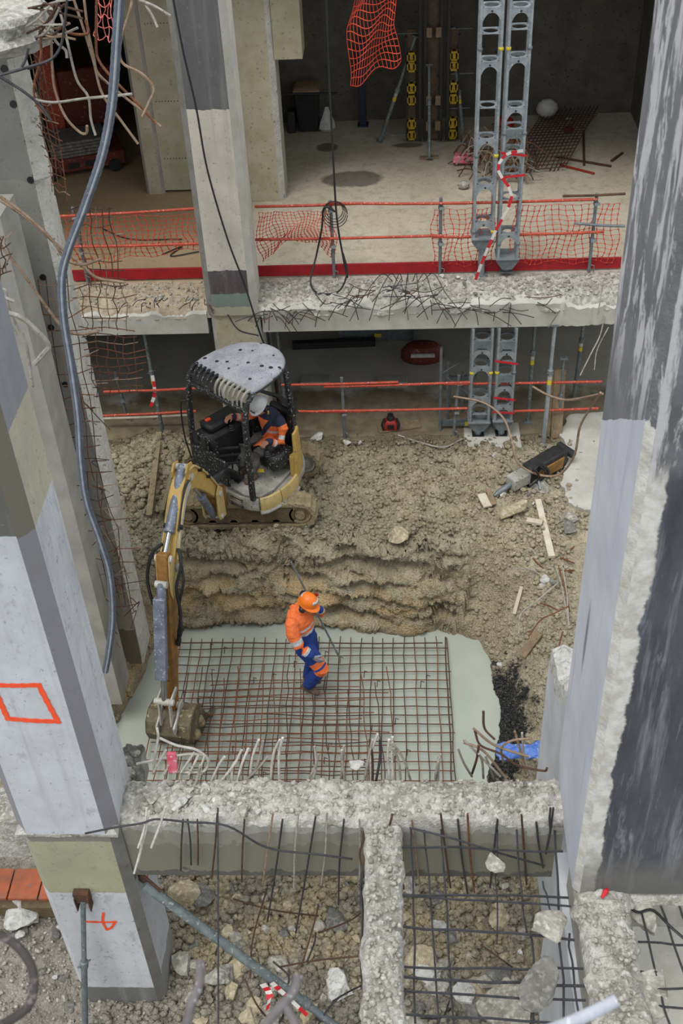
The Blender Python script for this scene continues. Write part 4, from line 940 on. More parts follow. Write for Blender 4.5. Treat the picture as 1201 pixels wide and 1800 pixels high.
def helmet(parent, c, f, l, up, mat, strap='plastic_black'):
    tf = Matrix((f, l, up)).transposed(); m = M(); rows = []; n = 28
    def hp(r, a, z, rx=.128, ry=.108): return c+f*(rx*r*math.cos(a))+l*(ry*r*math.sin(a))+up*z
    for z, r in ((-.005, 1.0), (.03, 1.0), (.06, .95), (.09, .84), (.115, .66), (.132, .42), (.14, .15)):
        rows.append([hp(r, 2*math.pi*k/n, z+.03) for k in range(n)])
    m.loft(rows[::1]); hm = m.build('helmet', mat, parent=parent, ang=60)
    m = M(); rows = []
    for e, z in ((0.0, .028), (1.0, .012), (1.0, .022), (0.0, .04)):
        rg = []
        for k in range(n):
            a = 2*math.pi*k/n; ext = (.04*max(0, math.cos(a))**1.2+.010)*e; rg.append(c+f*((.126+ext)*math.cos(a))+l*((.106+ext*.7)*math.sin(a))+up*z)
        rows.append(rg)
    rows.append(rows[0]); m.loft(rows, caps=False); m.build('brim', mat, parent=hm)
    for off in (-.035, 0, .035):
        m = M(); m.tube([c+f*(.120*math.cos(t))*.94+l*off+up*(.03+.142*math.sin(t)*(1-abs(off)*2.2)) for t in np.linspace(.25, math.pi-.25, 12)], .006, 6); m.build('ridge', mat, parent=hm)
    return hm
def earmuffs(hm, c, f, l, up, mat='plastic_black', cup=None):
    for k in (-1, 1):
        m = M(); m.lathe([(.02, -.02), (.04, -.018), (.045, 0), (.04, .018), (.025, .03)], c+l*.105*k-up*.02, l*k, 14); q = m.build('ear_defender', cup or mat, parent=hm)
        m = M(); m.tube([c+l*.115*k-up*.01, c+l*.125*k+up*.05], .008, 6); m.build('arm', mat, parent=q) if False else None

# --- worker walking on the mesh, facing right, staff over the far shoulder
WB = atZ(546, 1206, -1.17)
fw = V(.93, -.37, 0).normalized(); lf = V(-fw.y, fw.x, 0); up = V(0, 0, 1)         # his forward / his left (away from viewer)
def W_(x, y, z): return WB+(fw*x+lf*y+V(0, 0, z))*.955
b = Body()
pel = W_(-.02, 0, .93)
b.limb([(W_(-.02, 0, .86), .17, .14), (W_(-.03, 0, .98), .18, .148), (W_(-.045, 0, 1.10), .18, .148)], 'hips', side=lf)
b.limb([(W_(-.045, 0, 1.06), .18, .15), (W_(-.06, 0, 1.2), .21, .165), (W_(-.075, 0, 1.34), .23, .168), (W_(-.065, 0, 1.44), .21, .14), (W_(-.045, 0, 1.50), .10, .09)], 'torso', side=lf)
b.limb([(W_(-.045, 0, 1.48), .075, .075), (W_(.0, 0, 1.56), .06, .06)], 'collar')
b.limb([(W_(-.12, -.06, 1.49), .05, .04), (W_(-.15, 0, 1.50), .06, .05), (W_(-.12, .06, 1.49), .05, .04)], 'hood')
hc = W_(.055, -.01, 1.625); hf = (fw*.95-lf*.15-up*.38); hu = (up*.93+fw*.36)
f_, l_, u_, _ = head(b, hc, hf, hu)
# legs: left one straight, right one stepping with bent knee
b.limb([(W_(-.03, .10, .90), .13, .12), (W_(-.0, .10, .70), .112, .108), (W_(.02, .10, .50), .095, .092), (W_(-.02, .10, .28), .09, .09), (W_(-.06, .10, .12), .088, .088)], 'legL')
b.limb([(W_(.0, -.10, .90), .13, .12), (W_(.14, -.11, .74), .115, .11), (W_(.26, -.12, .58), .098, .098), (W_(.14, -.12, .38), .092, .092), (W_(.045, -.12, .20), .088, .088)], 'legR')
for x, y, z, tl in ((-.06, .10, .0, 0), (.02, -.12, .03, .02)):
    b.limb([(W_(x-.01, y, z+.19), .058, .062), (W_(x-.015, y, z+.09), .055, .060)], 'boot'); b.limb([(W_(x-.06, y, z+.05+tl), .045, .05), (W_(x+.04, y, z+.05), .048, .055), (W_(x+.15, y, z+.04-tl*.8), .047, .04)], 'boot', side=lf)
# right arm hanging forward, glove at the thigh
eR = W_(.04, -.30, 1.12); wR = W_(.235, -.26, .94)
b.limb([(W_(-.08, -.20, 1.42), .095, .09), (W_(-.05, -.27, 1.30), .09, .088), (eR, .08, .078), (W_(.12, -.285, 1.045), .07, .068), (W_(.19, -.27, .98), .06, .058)], 'armR')
hand(b, wR-(wR-eR).normalized()*.02, (W_(.34, -.23, .84)-wR), (-fw*.2+lf*.9), (fw*.6+up*.8), .35, 'glove', 1.05, 1.15)
# left arm raised, steadying the staff
eL = W_(.13, .27, 1.24); gL = W_(.13, .13, 1.47)
b.limb([(W_(-.06, .19, 1.42), .083, .08), (W_(.03, .25, 1.32), .075, .072), (eL, .064, .062), (W_(.14, .22, 1.34), .056, .055), (W_(.135, .17, 1.42), .048, .048)], 'armL')
hand(b, gL-V(0, 0, .05), (up*.9-lf*.4), (-lf*.8-fw*.5), (fw*.9), .9, 'glove', 1.0, 1.1)
wm_ = ['cloth_orange', 'cloth_blue', 'reflective', 'skin', 'boot', 'glove', 'beard', 'cloth_navy']
def wz(z, t, c):
    r = np.zeros(len(t), int)
    if z == 'hips': r[:] = 1
    elif z == 'torso':
        h = c[:, 2]-WB.z; r[(h < 1.11)] = 1; r[(h >= 1.11) & (h < 1.155)] = 2; r[(h > 1.20) & (h < 1.235)] = 2
    elif z in ('armR', 'armL'):
        r[t > .86] = 1; r[(t > .74) & (t < .86)] = 2; r[(t > .36) & (t < .45)] = 2
    elif z in ('legL', 'legR'):
        r[:] = 1
        if z == 'legR': r[(t > .30) & (t < .42)] = 0; r[(t > .46) & (t < .56)] = 0
    elif z == 'boot': r[:] = 4
    elif z == 'glove': r[:] = 5
    elif z in ('skin', 'lips'): r[:] = 3
    elif z in ('hair', 'jaw'): r[:] = 6
    elif z == 'collar': r[:] = 7
    elif z == 'hood': r[:] = 0
    return r
worker = b.build('person', WB, wm_, wz, .0065, 'worker in orange and blue workwear and orange helmet standing on the pit mesh', fold=.007)
eyes(worker, hc, f_, l_, u_)
hm = helmet(worker, hc+u_*.03, f_, l_, u_, 'helmet_orange'); earmuffs(hm, hc+u_*.02, f_, l_, u_, cup='plastic_black')
for a0, a1, z, w in ((-.7, .7, .125, .02), (2.5, 3.7, .10, .018)):
    m = M(); rows = []
    for a in np.linspace(a0, a1, 10):
        p = hc+u_*(.06+z*.78)+f_*(.134*.86*math.cos(a))+l_*(.114*.86*math.sin(a)); rows.append([p-u_*w, p+u_*w-(f_*math.cos(a)+l_*math.sin(a))*w*.9])
    m.add([p for r in rows for p in r], [(2*i, 2*i+1, 2*i+3, 2*i+2) for i in range(9)]); sd_ = m.build('reflective_band', 'reflective', parent=hm); so = sd_.modifiers.new('t', 'SOLIDIFY'); so.thickness = .012; so.offset = 0
m = M(); m.lathe([(.05, 0), (.05, .004)], W_(-.01, -.345, 1.22), -lf, 4); 
bd = M(); bd.beam(W_(-.045, -.335, 1.235), W_(-.005, -.345, 1.235), .006, .05); bd.build('sleeve_badge', 'tape_white', parent=worker)
# the staff with a laser receiver clamped to it
sa = atY(512, 988, gL.y+.05); sb_ = atY(596, 1154, gL.y-.02)
stf = empty('survey_staff', (sb_.x, sb_.y, sb_.z), 'thin grey survey staff carried behind the worker in orange', 'staff')
m = M(); m.tube([sa, sb_], .014, 8); m.build('rod', 'prop_steel', parent=stf)
q = sa.lerp(sb_, .36); dq = (sb_-sa).normalized()
m = M(); m.beam(q-dq*.07-fw*.07, q+dq*.07-fw*.07, .08, .06, up=fw); rcv = m.build('laser_receiver', 'plastic_black', parent=stf, bevel=.01)
m = M(); m.beam(q-fw*.04, q+fw*.13+up*.1, .03, .04); m.build('clamp', 'red_plastic', parent=stf, bevel=.006)

# --- operator in the excavator, sitting, looking down at the bucket
OS = (-.22, .09, .03)
ob = E_(-.1+OS[0], .2+OS[1], .98)
def O_(x, y, z): return EC+_f*(x+OS[0])+_l*(y+OS[1])+V(0, 0, z+OS[2])
b = Body()
b.limb([(O_(-.10, .2, .98), .17, .13), (O_(-.11, .2, 1.08), .175, .14), (O_(-.10, .2, 1.22), .19, .145), (O_(-.07, .2, 1.36), .205, .145), (O_(-.04, .2, 1.45), .185, .12), (O_(-.02, .2, 1.50), .10, .09)], 'torso', side=_l)
b.limb([(O_(-.02, .2, 1.48), .07, .07), (O_(.02, .2, 1.56), .06, .06)], 'collar')
hc = O_(.075, .20, 1.63); hf = (_f*.8-up*.6-_l*.05); hu = (up*.8+_f*.6)
f_, l_, u_, _ = head(b, hc, hf, hu)
for sgn, kx, foot in ((1, .34, .44), (-1, .36, .46)):
    y = .2+sgn*.105
    b.limb([(O_(-.08, y, 1.0), .10, .10), (O_(.12, y+sgn*.02, 1.03), .09, .088), (O_(kx, y+sgn*.03, 1.04), .075, .075), (O_(kx+.03, y+sgn*.02, .90), .07, .07), (O_(foot, y, .80), .066, .066)], 'leg')
    b.limb([(O_(foot-.01, y, .80), .055, .058), (O_(foot-.01, y, .72), .052, .056)], 'boot'); b.limb([(O_(foot-.05, y, .675), .044, .05), (O_(foot+.04, y, .675), .047, .053), (O_(foot+.13, y, .665), .045, .038)], 'boot', side=_l)
# his right arm reaches forward to the console lever, left hand on the left lever
hr = O_(.34, -.19, 1.42); eR = O_(.10, -.17, 1.28)
b.limb([(O_(-.06, .01, 1.42), .08, .078), (O_(.0, -.07, 1.36), .075, .072), (eR, .064, .062), (O_(.2, -.18, 1.35), .056, .055), (hr-_f*.04-V(0, 0, .02), .046, .045)], 'armR')
hand(b, hr-_f*.05, (_f*.85-up*.1), (-up*.9+_f*.1), (_l*.9), .85, 'skin', .95)
hl = O_(.26, .43, 1.22); eL = O_(.03, .50, 1.14)
b.limb([(O_(-.06, .39, 1.42), .08, .078), (O_(-.05, .47, 1.30), .075, .072), (eL, .064, .062), (O_(.13, .475, 1.17), .056, .055), (hl-_f*.05, .046, .045)], 'armL')
hand(b, hl-_f*.06, (_f*.9-up*.05), (-up*.9-_l*.1), (-_l*.9), .85, 'skin', .95)
om_ = ['cloth_orange', 'cloth_navy', 'reflective', 'skin', 'boot', 'cloth_grey', 'beard']
def oz(z, t, c):
    r = np.zeros(len(t), int)
    if z == 'torso':
        d = c-np.array(O_(0, 0, 0)); fl = d@np.array(_l); h = d[:, 2]; fr = d@np.array(_f)
        r[(h > 1.19) & (h < 1.235)] = 2
        r[(h > 1.42)] = 1; r[(fl > .30) & (h > 1.33)] = 1
        r[np.abs((fl-.2)-(h-1.2)*.75+.02) < .045] = 1
    elif z in ('armR', 'armL'):
        r[t > .86] = 1; r[(t > .72) & (t < .80)] = 2; r[(t > .36) & (t < .44)] = 2
        if z == 'armL': r[t < .15] = 1
    elif z == 'leg':
        r[:] = 5
    elif z == 'boot': r[:] = 4
    elif z in ('skin', 'lips'): r[:] = 3
    elif z in ('hair', 'jaw'): r[:] = 6
    elif z == 'collar': r[:] = 1
    return r
oper = b.build('person', ob, om_, oz, .0065, 'operator in orange jacket and white helmet seated in the excavator', fold=.007)
eyes(oper, hc, f_, l_, u_)
hm = helmet(oper, hc+u_*.03, f_, l_, u_, 'helmet_white'); earmuffs(hm, hc+u_*.02, f_, l_, u_, cup='plastic_black')
m = M(); m.beam(hc+u_*.068+f_*.128-l_*.04, hc+u_*.068+f_*.128+l_*.04, .03, .04, up=u_); m.build('helmet_badge', 'cloth_grey', parent=hm, bevel=.006)
m = M(); m.tube(spline([hc+l_*.118-u_*.0, hc+l_*.128-u_*.04+f_*.01, hc+l_*.10-u_*.10+f_*.03], 5), .012, 8); m.build('ear_defender_band', 'hi_yellow', parent=hm)
# jacket flap over the thighs
m = M(); rows = []
for i in range(8):
    t = i/7; rows.append([O_(.0+.26*t, .2+.16+.02*t, 1.12+.02*math.sin(t*3)+.0*t), O_(.0+.28*t, .30, 1.155-.01*t), O_(.02+.27*t, .2, 1.13-.05*t)])
m.add([p for r in rows for p in r], [(3*i+k, 3*i+k+1, 3*i+k+4, 3*i+k+3) for i in range(7) for k in (0, 1)]); fl = m.build('jacket_flap', 'cloth_orange', parent=oper); so = fl.modifiers.new('t', 'SOLIDIFY'); so.thickness = .015
# ---------------------------------------------------------------- pit reinforcement mesh (two mats)
MZ = -1.2
pm = empty('reinforcement_mesh', V(-1.3, 9.9, MZ), 'large rusty reinforcement mat lying in the flooded pit', 'rebar mesh')
low = empty('lower_mat', V(0, 0, 0)); low.parent = pm; upm = empty('upper_mat', V(0, 0, 0)); upm.parent = pm
def wire(pts, r, name, mat, parent, n=5): return M().tube(pts, r, n).build(name, mat, parent=parent, ang=60)
def sag(x, y): return .03*float(fbm(np.array(x), np.array(y), .8, 2))
def bar_xy(p, q, z, r, mat, parent, wob=.012, n=9, name='bar'):
    pts = []
    for i in range(n):
        t = i/(n-1); x, y = p[0]+(q[0]-p[0])*t, p[1]+(q[1]-p[1])*t
        pts.append(V(x+wob*random.uniform(-1, 1), y+wob*random.uniform(-1, 1), z+sag(x, y)+.006*random.uniform(-1, 1)))
    return wire(pts, r, name, mat, parent)
y = 8.55
while y < 11.08:                                   # bars along x
    bar_xy((-3.34+.08*random.random()+.02*(11-y), y), (.6+.05*random.random(), y+.01*random.uniform(-1, 1)), MZ, .0075, random.choice(['rust', 'rust_dark', 'rust_dark']), low); y += .15
x = -3.28
while x < .62:
    bar_xy((x+.02*random.uniform(-1, 1), 8.5), (x, 11.12+.04*random.random()), MZ+.013, .0075, random.choice(['rust', 'rust_dark', 'rust_dark']), low); x += .15
# the second mat, slightly askew, denser on the left
y = 8.62
while y < 10.2:
    sk = .05*(y-9.4); bar_xy((-3.1+.5*random.random(), y), (-.35+.25*random.uniform(-1, 1), y+sk+.05), MZ+.085, .0075, random.choice(['rust', 'rust', 'rust_dark']), upm, .018); y += .105
x = -3.05
while x < -.1:
    l = random.uniform(.0, .35); bar_xy((x+.08+.03*random.uniform(-1, 1), 8.55), (x-.05, 10.65-l*(1 if x < -1 else 2.2)), MZ+.098, .0075, random.choice(['rust', 'rust', 'rust_dark']), upm, .02); x += .17
bar_xy((-3.1, 11.0), (.55, 10.98), MZ+.06, .01, 'rust_dark', low)
bar_xy((.58, 8.5), (.60, 11.1), MZ+.04, .01, 'rust_dark', low)
for k in range(28):                                # little hooked spacers standing on the mat
    x, y = random.uniform(-3.1, .5), random.uniform(8.7, 10.95)
    wire([V(x, y, MZ), V(x+.01, y+.01, MZ+.12), V(x+.05, y-.02, MZ+.13)], .006, 'spacer', 'rust_dark', low)

# ---------------------------------------------------------------- shoring towers
def shoring(name, x0, x1, yf, z0, z1, plates, foot, label, dep=.30, tapes=()):
    xm = (x0+x1)/2; T = empty(name, V(xm, yf+dep/2, z0), label, 'shoring tower', 'aluminium shoring towers')
    for x in (x0+.022, x1-.022):
        for y in (yf+.022, yf+dep-.022): M().tube([V(x, y, foot[1]), V(x, y, z1)], .022, 10).build('tube', 'galv', parent=T)
    w = (x1-x0)/2-.02; n = 24
    for z, kind in plates:
        m = M(); o, r = [], .095                                                  # top plate with a round hole
        for k in range(n):
            a = 2*math.pi*k/n; c, s = math.cos(a), math.sin(a); kk = 1/max(abs(c), abs(s)); o.append((c*kk, s*kk, c, s))
        vs = [V(xm+a*w, yf+dep/2+b_*(dep/2-.02), zz) for zz in (z, z+.012) for a, b_, c, s in o]+[V(xm+c*r, yf+dep/2+s*r, zz) for zz in (z, z+.012) for a, b_, c, s in o]
        fs = []
        for k in range(n):
            j = (k+1) % n; fs += [(k, j, 2*n+j, 2*n+k), (n+k, 3*n+k, 3*n+j, n+j), (k, n+k, n+j, j), (2*n+k, 2*n+j, 3*n+j, 3*n+k)]
        m.add(vs, fs); pl = m.build('cross_plate', 'galv', parent=T)
        for sx, sy in ((-1, -1), (1, -1), (-1, 1), (1, 1)):
            M().lathe([(.012, z+.012), (.012, z+.0135)], V(xm+sx*w*.78, yf+dep/2+sy*.1, 0), (0, 0, 1), 8).build('hole', 'steel_black', parent=pl)
        if kind == 'a':
            for yy in (yf+.01, yf+dep-.016):                                      # arched gusset under the plate
                m = M(); N = 14; top = []; bot = []
                for k in range(N+1):
                    t = -1+2*k/N; top.append((xm+t*w, z)); bot.append((xm+t*w, z-.05-.17*(abs(t)**2.6) ))
                vs = [V(a, q, h) for q in (yy, yy+.006) for a, h in top+bot]; s2 = 2*(N+1); fs = []
                for k in range(N): fs += [(k, k+1, N+2+k, N+1+k), (s2+k, s2+N+1+k, s2+N+2+k, s2+k+1), (N+1+k, N+2+k, s2+N+2+k, s2+N+1+k), (k, s2+k, s2+k+1, k+1)]
                m.add(vs, fs); g = m.build('arch_gusset', 'galv', parent=T, smooth=False)
                if yy < yf+.1: M().lathe([(.014, 0), (.014, .003)], V(xm, yy-.001, z-.03), (0, -1, 0), 8).build('hole', 'steel_black', parent=g)
        elif kind == 't':
            m = M(); m.prism([(x0+.02, z), (x1-.02, z), (x1-.02, z-.22), (xm+.06, z-.12), (xm-.06, z-.12), (x0+.02, z-.22)], lambda a, b_, t: V(a, t, b_), yf+.008, yf+.016); m.build('splice_gusset', 'galv_dull', parent=T, smooth=False)
    m = M(); m.prism([(x0, foot[1]+.02), (x1, foot[1]+.02), (x1, foot[1]-.05), (xm+.07, foot[1]-.17), (xm-.07, foot[1]-.17), (x0, foot[1]-.05)], lambda a, b_, t: V(a, t, b_), yf+.02, yf+dep-.02); m.build('foot_head', 'galv_dull', parent=T, bevel=.008)
    M().box((x0-.01, yf-.01, foot[1]), (x1+.01, yf+dep+.01, foot[1]+.025)).build('foot_plate', 'galv', parent=T)
    M().tube([V(xm, yf+dep/2, z0), V(xm, yf+dep/2, foot[1])], .05, 14).build('jack_tube', 'galv', parent=T)
    M().lathe([(.13, 0), (.13, .015)], V(xm, yf+dep/2, z0), (0, 0, 1), 4).build('base_plate', 'galv_dull', parent=T)
    for z in foot[2:]:
        for x in (x0+.022, x1-.022): M().lathe([(.028, -.02), (.034, -.012), (.034, .012), (.028, .02)], V(x, yf+.022, z), (0, 0, 1), 10).build('coupling', 'yellow_tag' if random.random() < .5 else 'galv_dull', parent=T)
    for z, dx, mt in tapes:
        m = M(); m.beam(V(x0-.02, yf-.012, z), V(x1+.02, yf-.012, z-dx), .006, .03); m.build('barrier_tape', mt, parent=T)
    return T
shoring('shoring_tower', 1.05, 1.36, 14.86, 2.36, 6.9, [(6.62, 'a'), (6.09, 'a'), (5.78, 'p'), (5.43, 'a'), (4.84, 'p'), (4.42, 'a'), (3.78, 'a'), (3.23, 'a')], (0, 2.98, 5.6, 4.2, 3.1), 'left aluminium shoring tower standing on the upper floor edge')
shoring('shoring_tower', 1.41, 1.72, 14.86, 2.42, 6.9, [(6.62, 'a'), (6.08, 'a'), (5.82, 'p'), (5.47, 'a'), (4.83, 'a'), (4.55, 't'), (4.24, 'a'), (3.93, 'p'), (3.56, 'p'), (3.05, 'a')], (0, 2.66, 5.6, 4.5, 2.9), 'right aluminium shoring tower wrapped in red and white tape on the upper floor edge', tapes=((4.25, .05, 'tape_red'), (3.9, -.03, 'tape_red')))
shoring('shoring_tower', 1.04, 1.36, 14.16, .0, 1.94, [(1.74, 't'), (1.58, 'a'), (1.29, 'a'), (.75, 'a'), (.45, 'p')], (0, .30, 1.2), 'left aluminium shoring tower under the edge beam')
shoring('shoring_tower', 1.41, 1.70, 14.16, .0, 1.94, [(1.72, 't'), (1.55, 'a'), (1.38, 'p'), (1.15, 't'), (.93, 'a'), (.6, 'a'), (.48, 'p')], (0, .32, 1.2), 'right taped aluminium shoring tower under the edge beam', tapes=((1.42, .06, 'tape_red'), (.78, .05, 'tape_red'), (.52, .03, 'tape_red')))
m = M(); m.box((.98, 13.95, -.12), (1.85, 14.6, .015)); m.build('concrete_pad', 'concrete_pale', bevel=.03, label='dusty pale concrete pad under the two lower towers', cat='pad')

# ---------------------------------------------------------------- guard rails
def tubepost(x, y, z0, h, label, lean=0, mat='galv_dull'):
    T = empty('scaffold_post', V(x, y, z0), label, 'post', 'scaffold guard posts')
    M().tube([V(x, y, z0), V(x+lean, y, z0+h)], .024, 10).build('tube', mat, parent=T)
    for f in (.42, .88):
        M().lathe([(.024, -.03), (.036, -.024), (.036, .024), (.024, .03)], V(x+lean*f, y, z0+h*f), (0, 0, 1), 10).build('coupler', 'galv_dull', parent=T)
        M().beam(V(x+lean*f-.02, y-.045, z0+h*f), V(x+lean*f+.05, y-.045, z0+h*f+.01), .03, .035).build('wedge', 'galv', parent=T)
    M().tube([V(x+.02, y-.02, z0+.12), V(x+.06, y-.05, z0+.12), V(x+.06, y-.05, z0+.02)], .008, 6).build('hook', 'galv_dull', parent=T)
UP = [(155, 497, 'leftmost scaffold post of the upper guard rail near the raw column'), (588, 486, 'scaffold post of the upper guard rail with a coiled black cable'), (773, 478, 'scaffold post of the upper guard rail just left of the towers'), (1033, 470, 'scaffold post of the upper guard rail beside the right column')]
for px, py, lb in UP: p = atZ(px, py, 2.36); tubepost(p.x, 15.02, 2.36, 1.2, lb, lean=.0)
LO = [(606, 770, 0, 'scaffold post of the lower guard rail right of the excavator'), (797, 760, .06, 'leaning scaffold post of the lower guard rail beside the left tower')]
for px, py, ln, lb in LO: p = atZ(px, py, 0); tubepost(p.x, 14.28, -.02, 1.12, lb, lean=ln)
p = atZ(225, 737, .0); tubepost(p.x, 14.85, -.02, .95, 'short muddy scaffold post of the lower guard rail behind the clay heap', lean=-.05)
def rail(x0, x1, y, z0, z1, label, mat='red_paint', r=.021, group='orange scaffold rails'):
    M().tube([V(x0, y, z0), V((x0+x1)/2, y, (z0+z1)/2-.008), V(x1, y, z1)], r, 10).build('guard_rail_tube', mat, label=label, cat='rail', group=group)
yr = 14.98
def zU(px, py): return atY(px, py, yr).z
def xU(px, py): return atY(px, py, yr).x
for a, b_, lb in (((105, 380), (352, 366), 'upper orange rail left of the middle column'), ((100, 434), (352, 428), 'lower orange rail left of the middle column'), ((448, 363), (640, 357), 'upper orange rail between middle column and first post'), ((575, 357), (820, 357), 'upper orange rail crossing the first and second post'), ((740, 358), (1050, 350), 'upper orange rail running behind the towers'), ((448, 421), (780, 414), 'lower orange rail right of the middle column'), ((760, 416), (860, 415), 'short lower orange rail left of the towers'), ((905, 412), (1062, 407), 'lower orange rail right of the towers')):
    p, q = atY(*a, yr), atY(*b_, yr); rail(p.x, q.x, yr-.005, p.z, q.z, lb)
p, q = atY(990, 352, 14.93), atY(1100, 348, 14.93); rail(p.x, q.x, 14.978, p.z+.04, q.z+.04, 'grey steel tube lapping the upper rail beside the right column', 'rust_dark', .018, 'grey tubes by the right column')
p, q = atY(1012, 397, 14.9), atY(1100, 402, 14.9); rail(p.x, q.x, 14.978, p.z, q.z, 'grey threaded bar poking out beside the right column', 'galv_dull', .02, 'grey tubes by the right column')
yl = 14.25
for a, b_, lb in (((182, 688), (345, 682), 'upper red rail of the lower guard behind the clay heap'), ((182, 730), (345, 722), 'lower red rail of the lower guard behind the clay heap'), ((495, 676), (700, 671), 'upper red rail right of the excavator'), ((570, 679), (830, 671), 'upper red rail lapping onto the left tower'), ((780, 674), (1058, 670), 'upper red rail behind the lower towers'), ((500, 722), (640, 722), 'lower red rail right of the excavator'), ((560, 722), (822, 717), 'lower red rail running to the left tower'), ((895, 722), (1052, 717), 'lower red rail right of the lower towers')):
    p, q = atY(*a, yl), atY(*b_, yl); rail(p.x, q.x, yl-.012, p.z, q.z, lb, group='red rails of the lower guard')
p, q = atY(180, 733, 14.6), atY(330, 727, 14.6); rail(p.x, q.x, 14.6, p.z-.03, q.z-.03, 'pale tube lying along the lower guard behind the clay heap', 'timber_pale', .02, 'pale tube')
# red toe boards
for a, b_, lb in (((128, 497), (365, 489), 'red toe board left of the middle column'), ((448, 492), (760, 483), 'red toe board right of the middle column'), ((755, 481), (1090, 468), 'red toe board behind the tall towers')):
    p, q = atZ(*a, 2.38), atZ(*b_, 2.38); M().beam(V(p.x, 15.08, 2.46), V(q.x, 15.08+(.01 if a[0] > 700 else 0), 2.46), .03, .17).build('toe_board', 'red_board', label=lb, cat='board', group='red toe boards', bevel=.004)

# ---------------------------------------------------------------- orange netting
def net(name, fn, nu, nv, label, mat='net_orange', r1=.0075, r2=.003, group=None, knots=True, sub=4):
    """fn(u,v) -> point; thick knotted strands along v, thin ones along u"""
    m = M()
    for i in range(nu+1):
        pts = [fn(i/nu, j/(nv*sub)) for j in range(nv*sub+1)]; rs = [r1*(1.0 if not knots else (1.7 if j % sub == 0 else .75)) for j in range(nv*sub+1)]; m.tube(pts, rs, 4)
    for j in range(nv+1):
        pts = [fn(i/(nu*2), j/nv) for i in range(nu*2+1)]; m.tube(pts, r2, 4)
    return m.build(name, mat, label=label, cat='netting', group=group, ang=60, fix=False)
def fence_net(ax, bx, ztop, zbot, y, ph=0, sagk=.05, bulge=.1, drop=None):
    def fn(u, v):
        x = ax+(bx-ax)*u; zt = ztop-sagk*math.sin(math.pi*((u*3+ph) % 1)); zb = zbot+.03*math.sin(u*17+ph)
        if drop: zb += drop(u)
        return V(x+.03*math.sin(v*7+u*9+ph)+.007*math.sin(v*16+u*31), y+bulge*math.sin(v*math.pi)*(.4+.6*math.sin(u*8+ph)**2)*-.5+.012*math.sin(u*60), zt+(zb-zt)*v)
    return fn
net('safety_netting', fence_net(xU(108, 380), xU(350, 368), 3.40, 2.62, 15.06, .3, .03, .08, lambda u: .25*u), 22, 9, 'orange safety netting hung left of the middle column')
net('safety_netting', fence_net(xU(449, 362), xU(585, 358), 3.40, 2.60, 15.06, 1.2, .02, .25, lambda u: .35*math.sin(u*3.0)), 22, 13, 'bunched orange safety netting right of the middle column')
net('safety_netting', fence_net(xU(762, 358), xU(872, 356), 3.38, 2.50, 15.06, 2.2, .03, .1), 10, 12, 'orange safety netting behind the tall towers')
net('safety_netting', fence_net(xU(905, 354), xU(1095, 348), 3.40, 2.50, 15.06, .8, .02, .1), 16, 12, 'orange safety netting beside the right column on the upper floor')
# torn piece hanging from above in front of the upper room
n0, n1 = atY(632, -40, 15.6), atY(690, -40, 15.6)
def torn(u, v):
    a = atY(628-12*v-8*math.sin(v*3)+0*u, -40+ (195+0*u)*v, 15.6); b_ = atY(690+12*v, -40+145*v, 15.6)
    p = a.lerp(b_, u); return p+V(.03*math.sin(v*9+u*6), .10*math.sin(u*9+v*3), .03*math.sin(u*11+v*14))
net('torn_netting', torn, 15, 15, 'torn orange netting hanging in front of the upper room', r1=.005, r2=.006, knots=False)
def torn2(u, v):
    a = atY(170-3*v, -30+95*v, 12.5); b_ = atY(197+1*v, -30+100*v, 12.5); p = a.lerp(b_, u); return p+V(.015*math.sin(v*11+u*6), .04*math.sin(u*9+v*3), .02*math.sin(u*11+v*14))
net('torn_netting', torn2, 4, 5, 'small scrap of faded pink netting hanging beside the grey hose', 'net_pink', r1=.005, r2=.005, knots=False)

# ---------------------------------------------------------------- props
def prop(a, b_, label, split=.5, r=.03, mats=('prop_steel', 'prop_steel'), cat='prop', group=None, tags=True, base=True):
    a, b_ = Vector(a), Vector(b_); T = empty('steel_prop', a, label, cat, group); d = (b_-a); L = d.length; d.normalize(); mid = a+d*L*split
    M().tube([a, mid], r, 12).build('outer_tube', mats[0], parent=T); M().tube([mid, b_], r*.8, 12).build('inner_tube', mats[1], parent=T)
    M().lathe([(r, -.05), (r*1.35, -.045), (r*1.35, .03), (r, .04)], mid, d, 12).build('collar', 'galv_dull', parent=T)
    s = d.orthogonal().normalized(); M().tube([mid-s*.07, mid+s*.07], .009, 6).build('pin', 'galv_dull', parent=T)
    if tags:
        M().lathe([(r*1.03, 0), (r*1.03, .08)], mid-d*.2, d, 12).build('label_sleeve', 'yellow_tag', parent=T); M().lathe([(r*1.03, 0), (r*1.03, .07)], mid-d*.11, d, 12).build('label_sleeve', 'bolt_white', parent=T)
    if base:
        for q, s_ in ((a, 1), (b_, -1)): M().lathe([(.085, 0), (.085, .012), (r, .03)], q, d*s_, 4).build('end_plate', 'galv_dull', parent=T)
    return T
prop(atZ(288, 768, 0), atY(253, 585, 14.5)+V(0, 0, .05), 'muddy steel prop rising from the clay heap to the edge beam', .62)
prop(atZ(503, 745, 0), V(-1.83, 14.75, 2.05), 'steel prop directly behind the excavator canopy', .55); prop(atZ(493, 742, 0)+V(-.0, .12, 0), V(-1.98, 14.9, 2.05), 'rusty steel prop beside the cream column stub', .5, mats=('rust_dark', 'prop_steel'))
prop(atZ(928, 742, 0), V(2.0, 14.7, 2.05), 'dark steel prop standing right of the lower towers', .6)
prop(atZ(955, 782, 0), V(2.22, 14.22, 1.97), 'pale steel prop with string wrapped round it beside the plank', .62, r=.034, mats=('galv', 'galv'))
prop(V(2.78, 15.24, 0), V(2.80, 15.1, 2.05), 'dark steel prop in the shade nearest the right column', .55)
